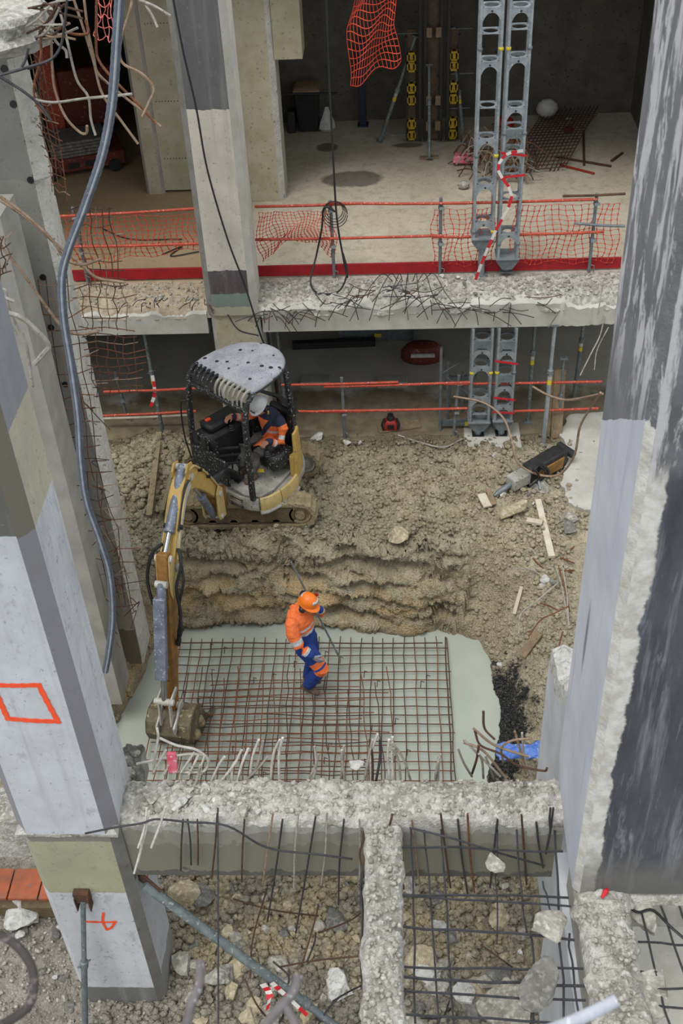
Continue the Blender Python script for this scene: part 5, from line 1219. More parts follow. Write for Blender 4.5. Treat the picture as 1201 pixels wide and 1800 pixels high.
prop(V(2.42, 14.3, 0), V(2.42, 14.4, 1.3), 'thin dark prop tucked behind the leaning plank', .5, r=.024, tags=False)
prop(atZ(668, 249, 2.35), V(.35, 20.05, 4.2), 'long raking prop on the left of the yellow formwork', .5, r=.034); prop(atZ(816, 249, 2.35), V(.95, 20.1, 4.3), 'long raking prop on the right of the yellow formwork', .45, r=.034)
pf = prop(atZ(755, 279, 2.38), V(.57, 19.9, 3.75), 'upright prop standing on a timber offcut before the yellow formwork', .6, r=.03, tags=False)
q = atZ(755, 279, 2.35); M().beam(q+V(-.16, 0, .02), q+V(.16, .02, .02), .1, .04).build('timber_offcut', 'timber', label='short timber offcut under the upright prop in the upper room', cat='timber')
# near props bracing the left column
prop(atZ(150, 1815, -.5), atY(146, 1585, 5.46), 'blue-grey steel prop pinned to the front of the near left column', .55, r=.03, mats=('galv_dull', 'prop_steel'), tags=False, base=False)
a = atY(146, 1576, 5.5); bk = M().beam(a+V(-.06, -.02, .05), a+V(-.06, -.02, -.14), .012, .09); bk.beam(a+V(.06, -.02, .05), a+V(.06, -.02, -.14), .012, .09); bk.beam(a+V(-.07, -.0, .03), a+V(.07, -.0, .03), .09, .14)
bk.build('prop_bracket', 'rust_dark', label='rusty bracket bolted to the front of the near left column', cat='bracket', bevel=.004)
a = atX(246, 1555, -2.38); e_ = atZ(640, 1840, -.4)
rp = prop(a+V(.04, 0, 0), e_, 'long raking steel prop running from the left column across the rubble', .72, r=.046, mats=('prop_steel', 'galv_dull'), tags=False, base=False)
m = M(); m.beam(a+V(-.01, .06, .06), a+V(.16, -.02, -.09), .02, .14); m.build('shoe_plate', 'rust_dark', parent=rp, bevel=.006)
# ---------------------------------------------------------------- column formwork in the upper room: black steel, yellow timber girders
FW = empty('column_formwork', V(.66, 20.05, 2.37), 'black steel column formwork with yellow timber girders by the back wall', 'formwork')
for x in (.42, .51, .78, .9):
    m = M(); m.beam(V(x, 19.98, 2.4), V(x, 19.98, 6.4), .06, .1); st = m.build('steel_waler', 'steel_black', parent=FW, bevel=.006)
M().box((.54, 20.02, 2.4), (.76, 20.1, 6.4)).build('plywood_sheet', 'timber_dark', parent=FW)
for x in (.27, 1.0):
    for zz in (2.42, 2.62, 3.05, 3.25, 3.62, 3.78):
        m = M(); w = .15
        m.box((x-.075, 19.94, zz), (x+.075, 20.14, zz+.035)); m.box((x-.075, 19.94, zz+.135), (x+.075, 20.14, zz+.17)); m.box((x-.025, 19.96, zz), (x+.025, 20.12, zz+.17)); m.box((x-.075, 19.94, zz), (x-.055, 19.98, zz+.17)); m.box((x+.055, 19.94, zz), (x+.075, 19.98, zz+.17))
        m.build('timber_girder', 'timber_yellow', parent=FW, smooth=False)
    M().box((x-.07, 20.05, 2.4), (x+.07, 20.1, 4.3)).build('backing_board', 'timber_dark', parent=FW)
    M().box((x-.1 if x < .5 else x+.075, 19.98, 2.4), (x-.075 if x < .5 else x+.1, 20.06, 4.2)).build('edge_channel', 'steel_black', parent=FW)
for zz, x0, x1 in ((4.25, .0, .4), (4.3, .9, 1.3), (3.55, .95, 1.35), (2.95, .9, 1.3), (2.5, -.1, .2)): M().tube([V(x0, 20.0, zz), V(x1, 20.0, zz)], .009, 6).build('tie_rod', 'galv_dull', parent=FW)
for zz in (3.05, 4.2, 2.6):
    for x in (.57, .73): M().box((x-.045, 19.9, zz), (x+.045, 19.98, zz+.16)).build('packing_block', 'timber', parent=FW)

# ---------------------------------------------------------------- things in the upper room
wb_ = empty('wheelie_bin', V(-1.62, 20.85, 2.35), 'dark wheeled bin with a tan lid against the back wall', 'bin')
m = M(); m.loft([[V(-1.62+sx*w, 20.78+sy*w*1.1, z) for sx, sy in ((-1, -1), (1, -1), (1, 1), (-1, 1))] for z, w in ((2.38, .17), (3.05, .225), (3.1, .24), (3.12, .24))]); m.build('body', 'plastic_black', parent=wb_, bevel=.02)
m = M(); m.loft([[V(-1.62+sx*.25, 20.78+sy*.27, z) for sx, sy in ((-1, -1), (1, -1), (1, 1), (-1, 1))] for z in (3.12, 3.15)]+[[V(-1.62+sx*.2, 20.78+sy*.2, 3.19) for sx, sy in ((-1, -1), (1, -1), (1, 1), (-1, 1))]]); m.build('lid', 'cardboard', parent=wb_, bevel=.015)
for s in (-1, 1): M().lathe([(.03, -.02), (.08, -.02), (.08, .02), (.03, .02)], V(-1.62+s*.17, 20.98, 2.43), (1, 0, 0), 14).build('wheel', 'plastic_black', parent=wb_)
m = M(); m.beam(V(-2.1, 20.5, 3.12), V(-1.05, 20.5, 3.1), .03, .03); m.build('timber_batten', 'steel_black', label='thin dark batten leaning across the wheeled bin', cat='batten')
m = M(); m.loft([[V(-1.27+r*math.cos(a)*1.0+.02*math.sin(a*3), 20.66+r*math.sin(a)*.8, z) for a in np.linspace(0, 2*math.pi, 12, endpoint=False)] for z, r in ((2.36, .10), (2.42, .15), (2.52, .13), (2.62, .08), (2.74, .03), (2.8, .012))]); m.build('rubbish_bag', 'bag_white', label='crumpled white rubbish bag leaning on the wheeled bin', cat='bag')
M().box((-2.0, 20.6, 2.35), (-1.86, 20.85, 2.75)).build('dark_crate', 'steel_black', bevel=.01, label='small dark crate left of the wheeled bin', cat='crate')
M().beam(V(-.62, 20.9, 2.35), V(-.62, 20.9, 3.9), .12, .1).build('steel_post', 'navy_steel', bevel=.01, label='dark blue steel post by the back wall of the upper room', cat='post')
M().box((-.72, 20.8, 2.35), (-.52, 21.0, 2.38)).build('base_plate', 'navy_steel', label='base plate of the dark blue post', cat='plate')
# red lift truck with stacked boards in the dark left bay
rm = empty('platform_truck', V(-5.6, 19.3, 2.36), 'orange-red platform truck stacked with grey boards in the dark left bay', 'truck')
def T_(x, y, z): c, s = math.cos(.35), math.sin(.35); return V(-5.6+c*x-s*y, 19.3+s*x+c*y, 2.36+z)
m = M(); m.box((-.75, -.4, .1), (.75, .5, .34), tf=lambda v: T_(*v)); m.build('chassis', 'dark_red', parent=rm, bevel=.02)
for x in (-.25, .05): m = M(); m.box((x, -.41, .16), (x+.2, -.39, .26), tf=lambda v: T_(*v)); m.build('fork_slot', 'plastic_black', parent=rm)
for k in range(5): m = M(); m.box((-.5+.03*random.random(), -.35, .34+k*.055), (.45+.05*random.random(), .35, .385+k*.055), tf=lambda v: T_(*v)); m.build('stacked_board', 'chunk_grey', parent=rm, bevel=.006)
m = M(); m.box((-.4, .5, .3), (-.1, .68, 2.2), tf=lambda v: T_(*v)); m.build('mast', 'red_paint', parent=rm, bevel=.02)
m = M(); m.box((-.1, .55, .5), (.9, .8, 1.5), tf=lambda v: T_(*v)); m.build('engine_cover', 'dark_red', parent=rm, bevel=.04)
for x, y in ((-.55, -.38), (.55, -.38), (-.55, .5), (.55, .5)): m = M(); m.lathe([(.03, -.05), (.11, -.05), (.11, .05), (.03, .05)], T_(x, y, .11), T_(0, 1, 0)-T_(0, 0, 0), 14); m.build('wheel', 'plastic_black', parent=rm)
# heap of scrap reinforcement in the upper room
def gbar(pts, r, mat, label, group, name='bent_rebar', n=5, cat='rebar', sub=5): return M().tube(spline(pts, sub), r, n).build(name, mat, label=label, cat=cat, group=group, ang=60)
random.seed(21)
for k in range(80):
    cx, cy = random.uniform(1.15, 2.2), random.uniform(18.1, 19.4); a = random.uniform(0, 6.28); L = random.uniform(.3, .8); h = random.uniform(.1, .6); c = V(math.cos(a), math.sin(a)*.6, 0)
    p = V(cx, cy, 2.37)
    gbar([p-c*L*.5+V(0, 0, random.uniform(0, .1)), p+V(random.uniform(-.1, .1), 0, h), p+c*L*.5+V(0, 0, random.uniform(0, h))], .010, random.choice(['rust', 'rust_dark', 'rebar_tan', 'rebar_dusty']), 'bent bar in the rusty scrap heap on the upper floor', 'scrap bars heaped on the upper floor')
sm_ = empty('mesh_sheet', V(2.6, 19.6, 2.36), 'rusty mesh sheet lying across the scrap heap in the upper room', 'rebar mesh')
for i in range(15):
    t = i/14; wire([V(1.9+.95*t, 18.5+.1*t, 2.4+.05*math.sin(i)), V(2.25+.95*t, 19.5, 2.55), V(2.7+1.0*t, 20.9, 2.5+.1*t)], .009, 'bar', 'rust_dark', sm_)
for i in range(20):
    t = i/19; wire([V(1.9+.8*t, 18.5+2.4*t, 2.41+.1*math.sin(3*t)), V(2.85+.85*t, 18.6+2.3*t, 2.42+.1*math.sin(3*t))], .009, 'bar', 'rust_dark', sm_)
m = M(); m.ball(V(2.75, 20.75, 2.62), (.2, .16, .17), 10); m.build('rubbish_bag', 'bag_white', label='grey bag slumped behind the scrap heap', cat='bag')
m = M(); m.ball(V(1.95, 20.3, 2.52), (.17, .14, .17), 10); m.build('red_jerrycan', 'red_plastic', label='dull red can half hidden behind the scrap heap', cat='can')
for (a, b_, mt, lb) in (((985, 290), (1045, 305), 'red_plastic', 'red plastic strip on the floor right of the scrap heap'), ((975, 275), (1075, 292), 'rust_dark', 'dark notched bar on the floor right of the scrap heap'), ((1075, 283), (1095, 268), 'rust_dark', 'short dark bar on the floor by the right column'), ((1026, 230), (1027, 290), 'rust_dark', 'dark bar lying towards the back wall right of the heap')):
    M().beam(atZ(*a, 2.37), atZ(*b_, 2.37), .04, .025).build('floor_strip', mt, label=lb, cat='strip', bevel=.004)
for (px, py, mt, lb) in ((1000, 213, 'chunk', 'grey lump behind the scrap heap by the back wall'), (815, 325, 'chunk', 'pale lump at the left foot of the scrap heap'), (1000, 228, 'red_plastic', 'small red rag behind the scrap heap')):
    m = M(); m.ball(atZ(px, py, 2.42), (.1, .08, .07), 8); m.build('floor_lump', mt, label=lb, cat='lump')
m = M(); p = atZ(820, 285, 2.4); m.loft([[p+V(x, y, .03*math.sin(x*20+y*9)) for x, y in ((-.25, -.1), (.25, -.05), (.22, .2), (-.2, .15))], [p+V(x*.9, y*.9, .12+.03*math.sin(x*20)) for x, y in ((-.25, -.1), (.25, -.05), (.22, .2), (-.2, .15))]]); m.build('pink_sack', 'pink_plastic', label='dusty pink sack left of the scrap heap', cat='sack', bevel=.03)
# ---------------------------------------------------------------- basement things
sk = empty('red_sack', V(.15, 17.2, 0), 'dark red woven sack in the shade of the basement', 'sack')
q = atZ(743, 632, 0); sk.location = q
m = M(); m.loft([[q+V(r*.32*math.cos(a)*1.1, r*.2*math.sin(a), z) for a in np.linspace(0, 6.283, 16, endpoint=False)] for z, r in ((0, .9), (.06, 1.05), (.2, 1.0), (.3, .75), (.33, .4))]); m.build('body', 'dark_red', parent=sk)
M().box((q.x-.2, q.y-.23, .18), (q.x+.2, q.y-.19, .24)).build('stripe', 'bag_white', parent=sk)
for px, py, w, lb in ((555, 675, .5, 'grey kerb block lying on the wet basement floor'), (690, 676, .5, 'broken grey slab piece on the wet basement floor')):
    q = atZ(px, py, 0); M().box((q.x-w/2, q.y-.1, -.01), (q.x+w/2, q.y+.12, .1)).build('concrete_block', 'concrete', bevel=.015, label=lb, cat='block')
for a, b_, lb in (((515, 612), (660, 606), 'dark steel beam lying deep in the basement'),): p, q = atZ(*a, 0), atZ(*b_, 0); M().beam(p+V(0, 0, .06), q+V(0, 0, .06), .12, .12).build('steel_beam', 'steel_black', label=lb, cat='beam')
fp_ = empty('formwork_panel', V(-.2, 17.5, 0), 'grey steel formwork panel at the back of the basement', 'panel'); p, q = atZ(600, 597, 0), atZ(730, 597, 0); fp_.location = (p.x, p.y, 0)
M().beam(p+V(0, 0, .12), q+V(0, 0, .12), .06, .24).build('frame', 'galv_dull', parent=fp_, bevel=.01)
for t in (0, .33, .66, 1): c = p.lerp(q, t); M().beam(c+V(0, -.05, 0), c+V(0, -.05, .35), .06, .05).build('rib', 'galv_dull', parent=fp_)
c = p.lerp(q, .5); M().beam(c+V(-.06, -.09, .14), c+V(.06, -.09, .14), .01, .07).build('tag', 'yellow_tag', parent=fp_)
# folding trestle frame left of the lower tower
tf_ = empty('trestle_frame', V(.9, 14.5, 0), 'grey steel trestle frame standing behind the left lower tower', 'trestle')
for x, y, h in ((.62, 14.42, 1.5), (.74, 14.7, 1.1), (.78, 14.9, .7), (.98, 14.9, .75)): M().tube([V(x, y, 0), V(x, y, h)], .022, 8).build('leg', 'galv_dull', parent=tf_)
M().beam(V(.62, 14.46, .12), V(1.6, 14.46, .12), .04, .1).build('bottom_rail', 'galv_dull', parent=tf_); M().beam(V(.72, 14.92, .62), V(1.2, 14.92, .65), .04, .08).build('top_rail', 'galv_dull', parent=tf_)
M().tube([V(.64, 14.5, 1.0), V(1.3, 14.95, 1.15)], .014, 6).build('brace', 'galv_dull', parent=tf_); M().tube([V(.68, 14.5, .95), V(1.1, 14.6, .5)], .014, 6).build('brace', 'galv_dull', parent=tf_)
M().beam(V(1.0, 14.42, .12), V(1.12, 14.42, .12), .01, .07).build('tag', 'yellow_tag', parent=tf_)
# planks leaning beside the pale prop
p = atZ(978, 770, 0); M().beam(p, p+V(.02, .35, 1.02), .17, .035, up=(0, 1, 0)).build('plank', 'timber', bevel=.004, label='wide weathered plank leaning beside the pale prop', cat='plank')
M().beam(p+V(-.12, .05, 0), p+V(-.08, .4, .95), .05, .08, up=(0, 1, 0)).build('plank', 'timber', bevel=.004, label='narrow plank behind the pale prop', cat='plank')
# laser level on a board
p = atZ(702, 752, 0); M().beam(p+V(-.33, -.06, .02), p+V(.33, .08, .02), .2, .03).build('board', 'timber', bevel=.004, label='flat plywood board under the red laser level', cat='board')
q = atZ(687, 752, .03); ll = empty('laser_level', V(q.x, q.y, .037), 'small black and red laser level standing on a plywood board', 'laser level')
z0_ = .037
m = M(); m.loft([[V(q.x+sx*w, q.y+sy*w*.9, z) for sx, sy in ((-1, -1), (1, -1), (1, 1), (-1, 1))] for z, w in ((z0_, .10), (z0_+.05, .105), (z0_+.13, .09), (z0_+.16, .06))]); m.build('body', 'red_plastic', parent=ll, bevel=.015)
for sx in (-1, 1):
    m = M(); m.tube(spline([V(q.x+sx*.11, q.y-.08, z0_+.02), V(q.x+sx*.13, q.y-.08, z0_+.12), V(q.x+sx*.09, q.y-.06, z0_+.21)], 5), .02, 8); m.build('bumper', 'plastic_black', parent=ll)
M().lathe([(.06, 0), (.06, .05), (.045, .07), (.045, .1)], V(q.x, q.y, z0_+.15), (0, 0, 1), 16).build('lantern', 'plastic_black', parent=ll)
M().box((q.x-.05, q.y-.105, z0_+.04), (q.x+.05, q.y-.09, z0_+.11)).build('keypad', 'plastic_black', parent=ll)
# hydraulic breaker lying on the ground
BR = empty('hydraulic_breaker', atZ(940, 828, .1), 'hydraulic breaker with rusty yellow flank lying on the ground by the right column', 'breaker')
a = atZ(897, 846, .2); b_ = atZ(1000, 792, .22); ax = (b_-a).normalized(); sd = ax.cross(V(0, 0, 1)).normalized(); L = (b_-a).length
def H_(x, y, z): return a+ax*x+sd*y+V(0, 0, z)
m = M(); m.prism([(.30, -.14), (L*.83, -.15), (L*.9, -.08), (L*.9, .10), (L*.8, .14), (.32, .1)], lambda u, w, t: H_(u, t, w), -.11, .11); m.build('housing', 'steel_black', parent=BR, bevel=.02)
m = M(); m.prism([(.42, -.12), (L*.8, -.13), (L*.82, .06), (.46, .04)], lambda u, w, t: H_(u, t, w), .11, .135); m.build('side_plate', 'mach_orange', parent=BR, bevel=.008)
m = M(); m.box((-.0, -.1, -.15), (.33, .1, .06), tf=lambda v: H_(*v)); m.build('front_head', 'mud_plate', parent=BR, bevel=.03)
m = M(); m.tube([H_(.02, 0, -.06), H_(-.22, 0, -.10), H_(-.30, .0, -.115)], [.04, .04, .02], 12); m.build('chisel', 'galv_dull', parent=BR)
m = M(); m.beam(H_(L*.85, -.1, .08), H_(L*.85, .1, .08), .1, .08); m.lathe([(.02, -.16), (.06, -.16), (.06, .16), (.02, .16)], H_(L*.95, 0, .04), sd, 14); m.build('mounting_eye', 'steel_black', parent=BR, bevel=.01)
for k in range(4):
    o_ = random.uniform(-.1, .1); m = M(); m.tube(spline([H_(.42+o_, .1, .08), H_(.36+o_, .2, .2), H_(.46+o_, .22, .02), H_(.34+o_, .16, -.12)], 6), .016, 8); m.build('hose', 'cable_black', parent=BR)
m = M(); m.tube([H_(.36, .2, -.04), H_(.33, .28, -.14)], .018, 8); m.build('hose_fitting', 'chrome', parent=BR)
# timber scraps on the bank
for a, b_, z, w, h, mt, lb in (((945, 888), (970, 980), .02, .09, .05, 'timber_pale', 'long pale timber stake lying on the right bank'), ((925, 928), (952, 934), .02, .09, .04, 'timber_pale', 'short pale offcut beside the timber stake'), ((846, 872), (858, 892), .05, .13, .03, 'timber_pale', 'small split yellow board on the bank'), ((858, 868), (868, 890), .04, .08, .03, 'timber', 'brown board end beside the yellow one'), ((908, 1030), (919, 1010), -.1, .05, .02, 'timber_pale', 'tiny white splinter on the right bank'), ((922, 1112), (950, 1095), -.3, .12, .04, 'timber', 'brown wood scrap near the torn wall'), ((285, 790), (262, 905), .1, .09, .05, 'mud_track', 'muddy timber half buried in the clay heap')):
    p, q = atZ(*a, z), atZ(*b_, z); p.z = gz(p.x, p.y)+.09; q.z = gz(q.x, q.y)+.09; M().beam(p, q, w, h).build('timber_scrap', mt, label=lb, cat='timber', bevel=.004)
# blue tarp scrap and pink tube
p = atZ(913, 1330, -.25); m = M(); N = 9
vs = [p+V(-.25+.5*i/N+.03*math.sin(j*2), -.14+.3*j/N, .05+.09*mnoise.noise(V(i*.5, j*.5, 2))+.1*(1-j/N)) for j in range(N+1) for i in range(N+1)]
m.add(vs, [(j*(N+1)+i, j*(N+1)+i+1, (j+1)*(N+1)+i+1, (j+1)*(N+1)+i) for j in range(N) for i in range(N)]); o = m.build('plastic_sheet', 'blue_sheet', label='crumpled blue plastic sheet under the rebars by the torn wall', cat='sheet'); so = o.modifiers.new('t', 'SOLIDIFY'); so.thickness = .02
p = atZ(305, 1358, 2.38); q = atY(301, 1322, p.y+.08); tb = M().beam(p, q, .085, .05, up=(0, 1, 0)); tb.build('plastic_marker', 'pink_plastic', label='dusty pink plastic marker stuck in the cross beam', cat='marker', bevel=.012)
# ---------------------------------------------------------------- loose and bent reinforcement
random.seed(5)
def pxbar(pts, r, mat, label, group=None, n=6, sub=6, cat='rebar', name='bent_rebar'):
    """pts already in the world"""
    return M().tube(spline(pts, sub), r, n).build(name, mat, label=label, cat=cat, group=group, ang=60)
# dusty stubs standing up out of the cross beam
st = [(335, 1395, 352, 1345), (370, 1368, 395, 1330), (385, 1370, 425, 1318), (415, 1372, 437, 1315), (438, 1368, 455, 1300), (440, 1368, 462, 1302), (475, 1368, 492, 1300), (490, 1368, 497, 1297), (425, 1372, 470, 1330), (408, 1372, 413, 1340), (535, 1375, 560, 1325), (548, 1375, 553, 1312), (598, 1370, 605, 1310), (608, 1372, 601, 1318), (640, 1370, 655, 1300), (652, 1370, 664, 1290), (660, 1372, 668, 1300), (655, 1372, 650, 1300), (686, 1370, 684, 1300), (692, 1370, 690, 1295), (705, 1372, 692, 1315), (722, 1366, 690, 1305), (765, 1366, 775, 1325), (770, 1366, 771, 1330)]
for i, (bx, by, tx, ty) in enumerate(st):
    a = atZ(bx, by, 2.3); b_ = atY(tx, ty, a.y+random.uniform(-.05, .12)); mid = a.lerp(b_, .55)+V(random.uniform(-.03, .03), random.uniform(-.02, .02), 0)
    mt_ = random.choice([('rebar_white', 'dusty white rebar'), ('rebar_white', 'dusty white rebar'), ('rebar_dusty', 'grey rebar')] if bx < 520 else [('rebar_black', 'black rebar'), ('rust_dark', 'dark rusty rebar'), ('rebar_dusty', 'grey rebar'), ('rebar_white', 'dusty white rebar')])
    pxbar([a-V(0, 0, .05), mid, b_], .0115, mt_[0], 'short %s stub standing up from the %s of the hacked cross beam' % (mt_[1], 'left half' if bx < 520 else 'middle' if bx < 680 else 'right half'), 'stubs along the cross beam')
def loop(pp, y0, dz, r, mat, label, group=None):
    return pxbar([atY(px, py, y0+dy) for px, py, dy in pp], r, mat, label, group)
loop([(270, 1360, 0), (272, 1330, 0), (278, 1296, 0), (276, 1280, .02)], 6.15, 0, .012, 'rebar_white', 'white dusty stirrup leg beside the pink marker')
loop([(280, 1297, 0), (310, 1310, .02), (345, 1318, .05), (365, 1335, .05), (360, 1355, .02), (330, 1358, 0), (312, 1357, 0)], 6.15, 0, .012, 'rebar_white', 'big white looped stirrup beside the pink marker')
loop([(240, 1343, 0), (280, 1335, 0), (330, 1326, .05), (362, 1330, .07), (366, 1345, .07), (352, 1362, .02)], 6.2, 0, .012, 'rebar_white', 'second white looped stirrup crossing the pink marker')
for bx, by, tx, ty in ((318, 1358, 342, 1322), (332, 1362, 350, 1325), (347, 1365, 360, 1328), (270, 1357, 292, 1318), (287, 1362, 306, 1335)):
    loop([(bx, by, 0), (tx, ty, .08)], 6.12, 0, .011, 'rebar_white', 'white dusty rebar stub under the looped stirrups', 'stubs under the loops')
# bars dangling in front of the cross beam's face
for x, y0, x1, y1, mt in ((322, 1440, 318, 1530, 'rebar_black'), (330, 1440, 336, 1520, 'rebar_black'), (347, 1440, 348, 1520, 'rust_dark'), (382, 1430, 372, 1545, 'rust_dark'), (430, 1440, 425, 1550, 'rust_dark'), (480, 1430, 462, 1555, 'rebar_tan'), (497, 1440, 470, 1620, 'rebar_black'), (525, 1428, 517, 1560, 'rebar_dusty'), (555, 1435, 520, 1640, 'rebar_black'), (575, 1428, 565, 1555, 'rebar_dusty'), (605, 1440, 595, 1590, 'rebar_black'), (632, 1440, 632, 1545, 'rebar_dusty')):
    loop([(x, y0, 0), ((x+x1)/2+random.uniform(-3, 3), (y0+y1)/2, -.04), (x1, y1, -.03)], 5.605, 0, .0085, mt, 'thin %s bar dangling down the cross beam face, %s' % ({'rebar_black': 'black', 'rust_dark': 'dark brown', 'rebar_tan': 'tan', 'rebar_dusty': 'whitish'}[mt], 'near the left column' if x < 400 else 'towards the narrow beam' if x > 540 else 'mid span'), 'bars dangling from the cross beam')
for pp in (((258, 1420), (256, 1445), (250, 1470), (243, 1490)), ((262, 1425), (258, 1450), (246, 1500), (236, 1535)), ((291, 1418), (283, 1445), (266, 1490))):
    loop([(a, b_, -.03*i) for i, (a, b_) in enumerate(pp)], 5.5, 0, .011, 'rebar_white', 'white dusty bar hanging beside the near left column', 'white bars beside the column')
loop([(150, 1465, 0), (205, 1454, -.02), (250, 1447, 0), (275, 1440, .03), (330, 1445, .05), (400, 1452, .0), (470, 1490, 0), (560, 1502, .0), (620, 1510, 0)], 5.45, 0, .009, 'rebar_black', 'long thin wire running from the column along the cross beam')
# rebar mat left hanging between the narrow beam and the right beam
rm_ = empty('hanging_rebar_mat', V(.6, 4.7, 2.25), 'black rebar mat left spanning between the narrow beam and the right wall', 'rebar mesh')
for a, b_, r in (((700, 1488), (990, 1498), .010), ((705, 1571), (1000, 1577), .010), ((705, 1576), (1004, 1592), .009), ((700, 1627), (1010, 1652), .011), ((705, 1700), (1026, 1704), .010), ((700, 1718), (1028, 1733), .012), ((702, 1744), (1030, 1759), .010), ((700, 1785), (1030, 1800), .010)):
    p, q = atZ(*a, 2.26), atZ(*b_, 2.26); pts = [p.lerp(q, t)+V(0, random.uniform(-.012, .012), random.uniform(-.012, .012)) for t in np.linspace(0, 1, 7)]; wire(pts, r, 'bar', 'rebar_black', rm_)
for a, b_, r, mt in (((722, 1430), (730, 1800), .009, 'rebar_black'), ((745, 1430), (774, 1800), .008, 'rebar_black'), ((774, 1428), (796, 1800), .009, 'rebar_black'), ((905, 1432), (925, 1640), .009, 'rebar_black'), ((976, 1440), (992, 1790), .010, 'rebar_black'), ((872, 1440), (874, 1660), .007, 'rebar_black'), ((1000, 1640), (1016, 1790), .009, 'rebar_black'), ((952, 1550), (975, 1620), .008, 'rebar_black'), ((934, 1640), (940, 1800), .009, 'rebar_black')):
    p, q = atZ(*a, 2.24), atZ(*b_, 2.24); pts = [p.lerp(q, t)+V(random.uniform(-.012, .012), 0, random.uniform(-.012, .012)) for t in np.linspace(0, 1, 7)]; wire(pts, r, 'bar', mt, rm_)
for x, y0, x1, y1, mt in ((724, 1440, 738, 1555, 'rebar_tan'), (775, 1430, 792, 1560, 'rust_dark'), (822, 1430, 834, 1568, 'rust'), (875, 1440, 862, 1560, 'rebar_black'), (917, 1432, 926, 1555, 'rust_dark'), (943, 1445, 955, 1525, 'rebar_black'), (805, 1440, 822, 1570, 'rebar_black'), (690, 1430, 685, 1450, 'rust_dark'), (973, 1420, 960, 1500, 'rebar_black'), (968, 1420, 968, 1460, 'rebar_black')):
    loop([(x, y0, 0), ((x+x1)/2+random.uniform(-2, 2), (y0+y1)/2, -.03), (x1, y1, -.02)], 5.605, 0, .0095, mt, 'rusty bar dangling in the opening right of the narrow beam', 'bars dangling right of the narrow beam')
loop([(720, 1455, 0), (800, 1475, -.05), (880, 1500, -.08), (958, 1522, -.05)], 5.5, 0, .009, 'rebar_black', 'slanting black bar crossing the opening below the cross beam')
# tangles hanging beside the narrow beam
for k in range(12):
    x = random.choice([638, 642, 705, 700]); y0 = random.uniform(1440, 1600); L = random.uniform(80, 220)
    a, b_ = atZ(x, y0, 2.25), atZ(x+random.uniform(-8, 8), y0+L, 2.2); c = a.lerp(b_, .5)+V(random.uniform(-.05, .05), 0, random.uniform(-.08, .02))
    pxbar([a, a.lerp(c, .5)+V(random.uniform(-.02, .02), 0, -.02), c, b_], .008, random.choice(['rebar_black', 'rust_dark']), 'dark crooked bar along the edge of the narrow beam', 'crooked bars along the narrow beam')
# left-hand loose bars over the rubble
wire_ = ((383, 1420, 384, 1800), )
for a, b_, c, d in wire_: p, q = atY(a, b_, 5.5), atZ(c, d, 2.2); pxbar([p, p.lerp(q, .5), q], .007, 'rebar_black', 'long thin black wire hanging left of the dangling bars')
for a, b_ in (((490, 1700), (640, 1680)), ((430, 1720), (470, 1790)), ((560, 1640), (640, 1600)), ((540, 1690), (555, 1640)), ((585, 1760), (640, 1730)), ((470, 1560), (440, 1720)), ((410, 1580), (560, 1610)), ((560, 1590), (530, 1700)), ((600, 1750), (560, 1800)), ((500, 1745), (480, 1690)), ((740, 1790), (790, 1760)), ((845, 1660), (900, 1700)), ((560, 1520), (640, 1400))):
    p, q = atZ(*a, random.uniform(-.2, .4)), atZ(*b_, random.uniform(-.3, .2)); c = p.lerp(q, .5)+V(random.uniform(-.1, .1), random.uniform(-.1, .1), random.uniform(-.05, .1))
    pxbar([p, c, q], .009, random.choice(['rebar_black', 'rust_dark']), 'dark bar strewn over the foreground rubble', 'dark bars in the rubble')
# bars at the right bottom opening
rr_ = empty('hanging_rebar_mat', V(2.0, 4.3, 2.25), 'black rebar mat in the opening at the bottom right corner', 'rebar mesh')
for a, b_ in (((1112, 1655), (1215, 1662)), ((1118, 1708), (1155, 1710)), ((1120, 1740), (1215, 1736)), ((1128, 1765), (1215, 1775)), ((1122, 1583), (1155, 1715)), ((1158, 1580), (1210, 1730)), ((1190, 1580), (1212, 1640)), ((1162, 1752), (1178, 1800))):
    p, q = atZ(*a, 2.2), atZ(*b_, 2.2); wire([p.lerp(q, t)+V(random.uniform(-.006, .006), random.uniform(-.006, .006), 0) for t in np.linspace(0, 1, 5)], .0095, 'bar', 'rebar_black', rr_)
pxbar([atZ(1095, 1583, 2.25), atZ(1120, 1603, 2.25), atZ(1148, 1600, 2.25), atZ(1180, 1630, 2.22), atZ(1215, 1660, 2.2)], .011, 'cable_black', 'black cable crossing the opening at the bottom right', cat='cable', name='cable')
# wild bars at the foot of the torn wall, right of the pit
for k, pp in enumerate((((830, 1365), (815, 1340), (805, 1315)), ((815, 1300), (850, 1335), (880, 1365)), ((835, 1285), (845, 1310), (880, 1325), (910, 1345), (955, 1355), (962, 1350)), ((850, 1368), (848, 1340), (842, 1325)), ((868, 1368), (860, 1345), (853, 1328)), ((885, 1340), (882, 1315), (900, 1302), (935, 1298)), ((832, 1280), (870, 1310), (930, 1330)), ((905, 1285), (915, 1320), (925, 1360)), ((918, 1288), (922, 1330), (935, 1365)), ((830, 1360), (838, 1335), (842, 1310)), ((850, 1250), (852, 1280), (870, 1300)), ((815, 1305), (850, 1320), (890, 1368)))):
    pxbar([atY(px, py, 6.25-.05*i) for i, (px, py) in enumerate(pp)], .011, random.choice(['rebar_dusty', 'rebar_dusty', 'rust_dark', 'rebar_tan']), 'dusty crooked bar sprouting behind the cross beam by the blue sheet', 'crooked bars by the blue sheet')
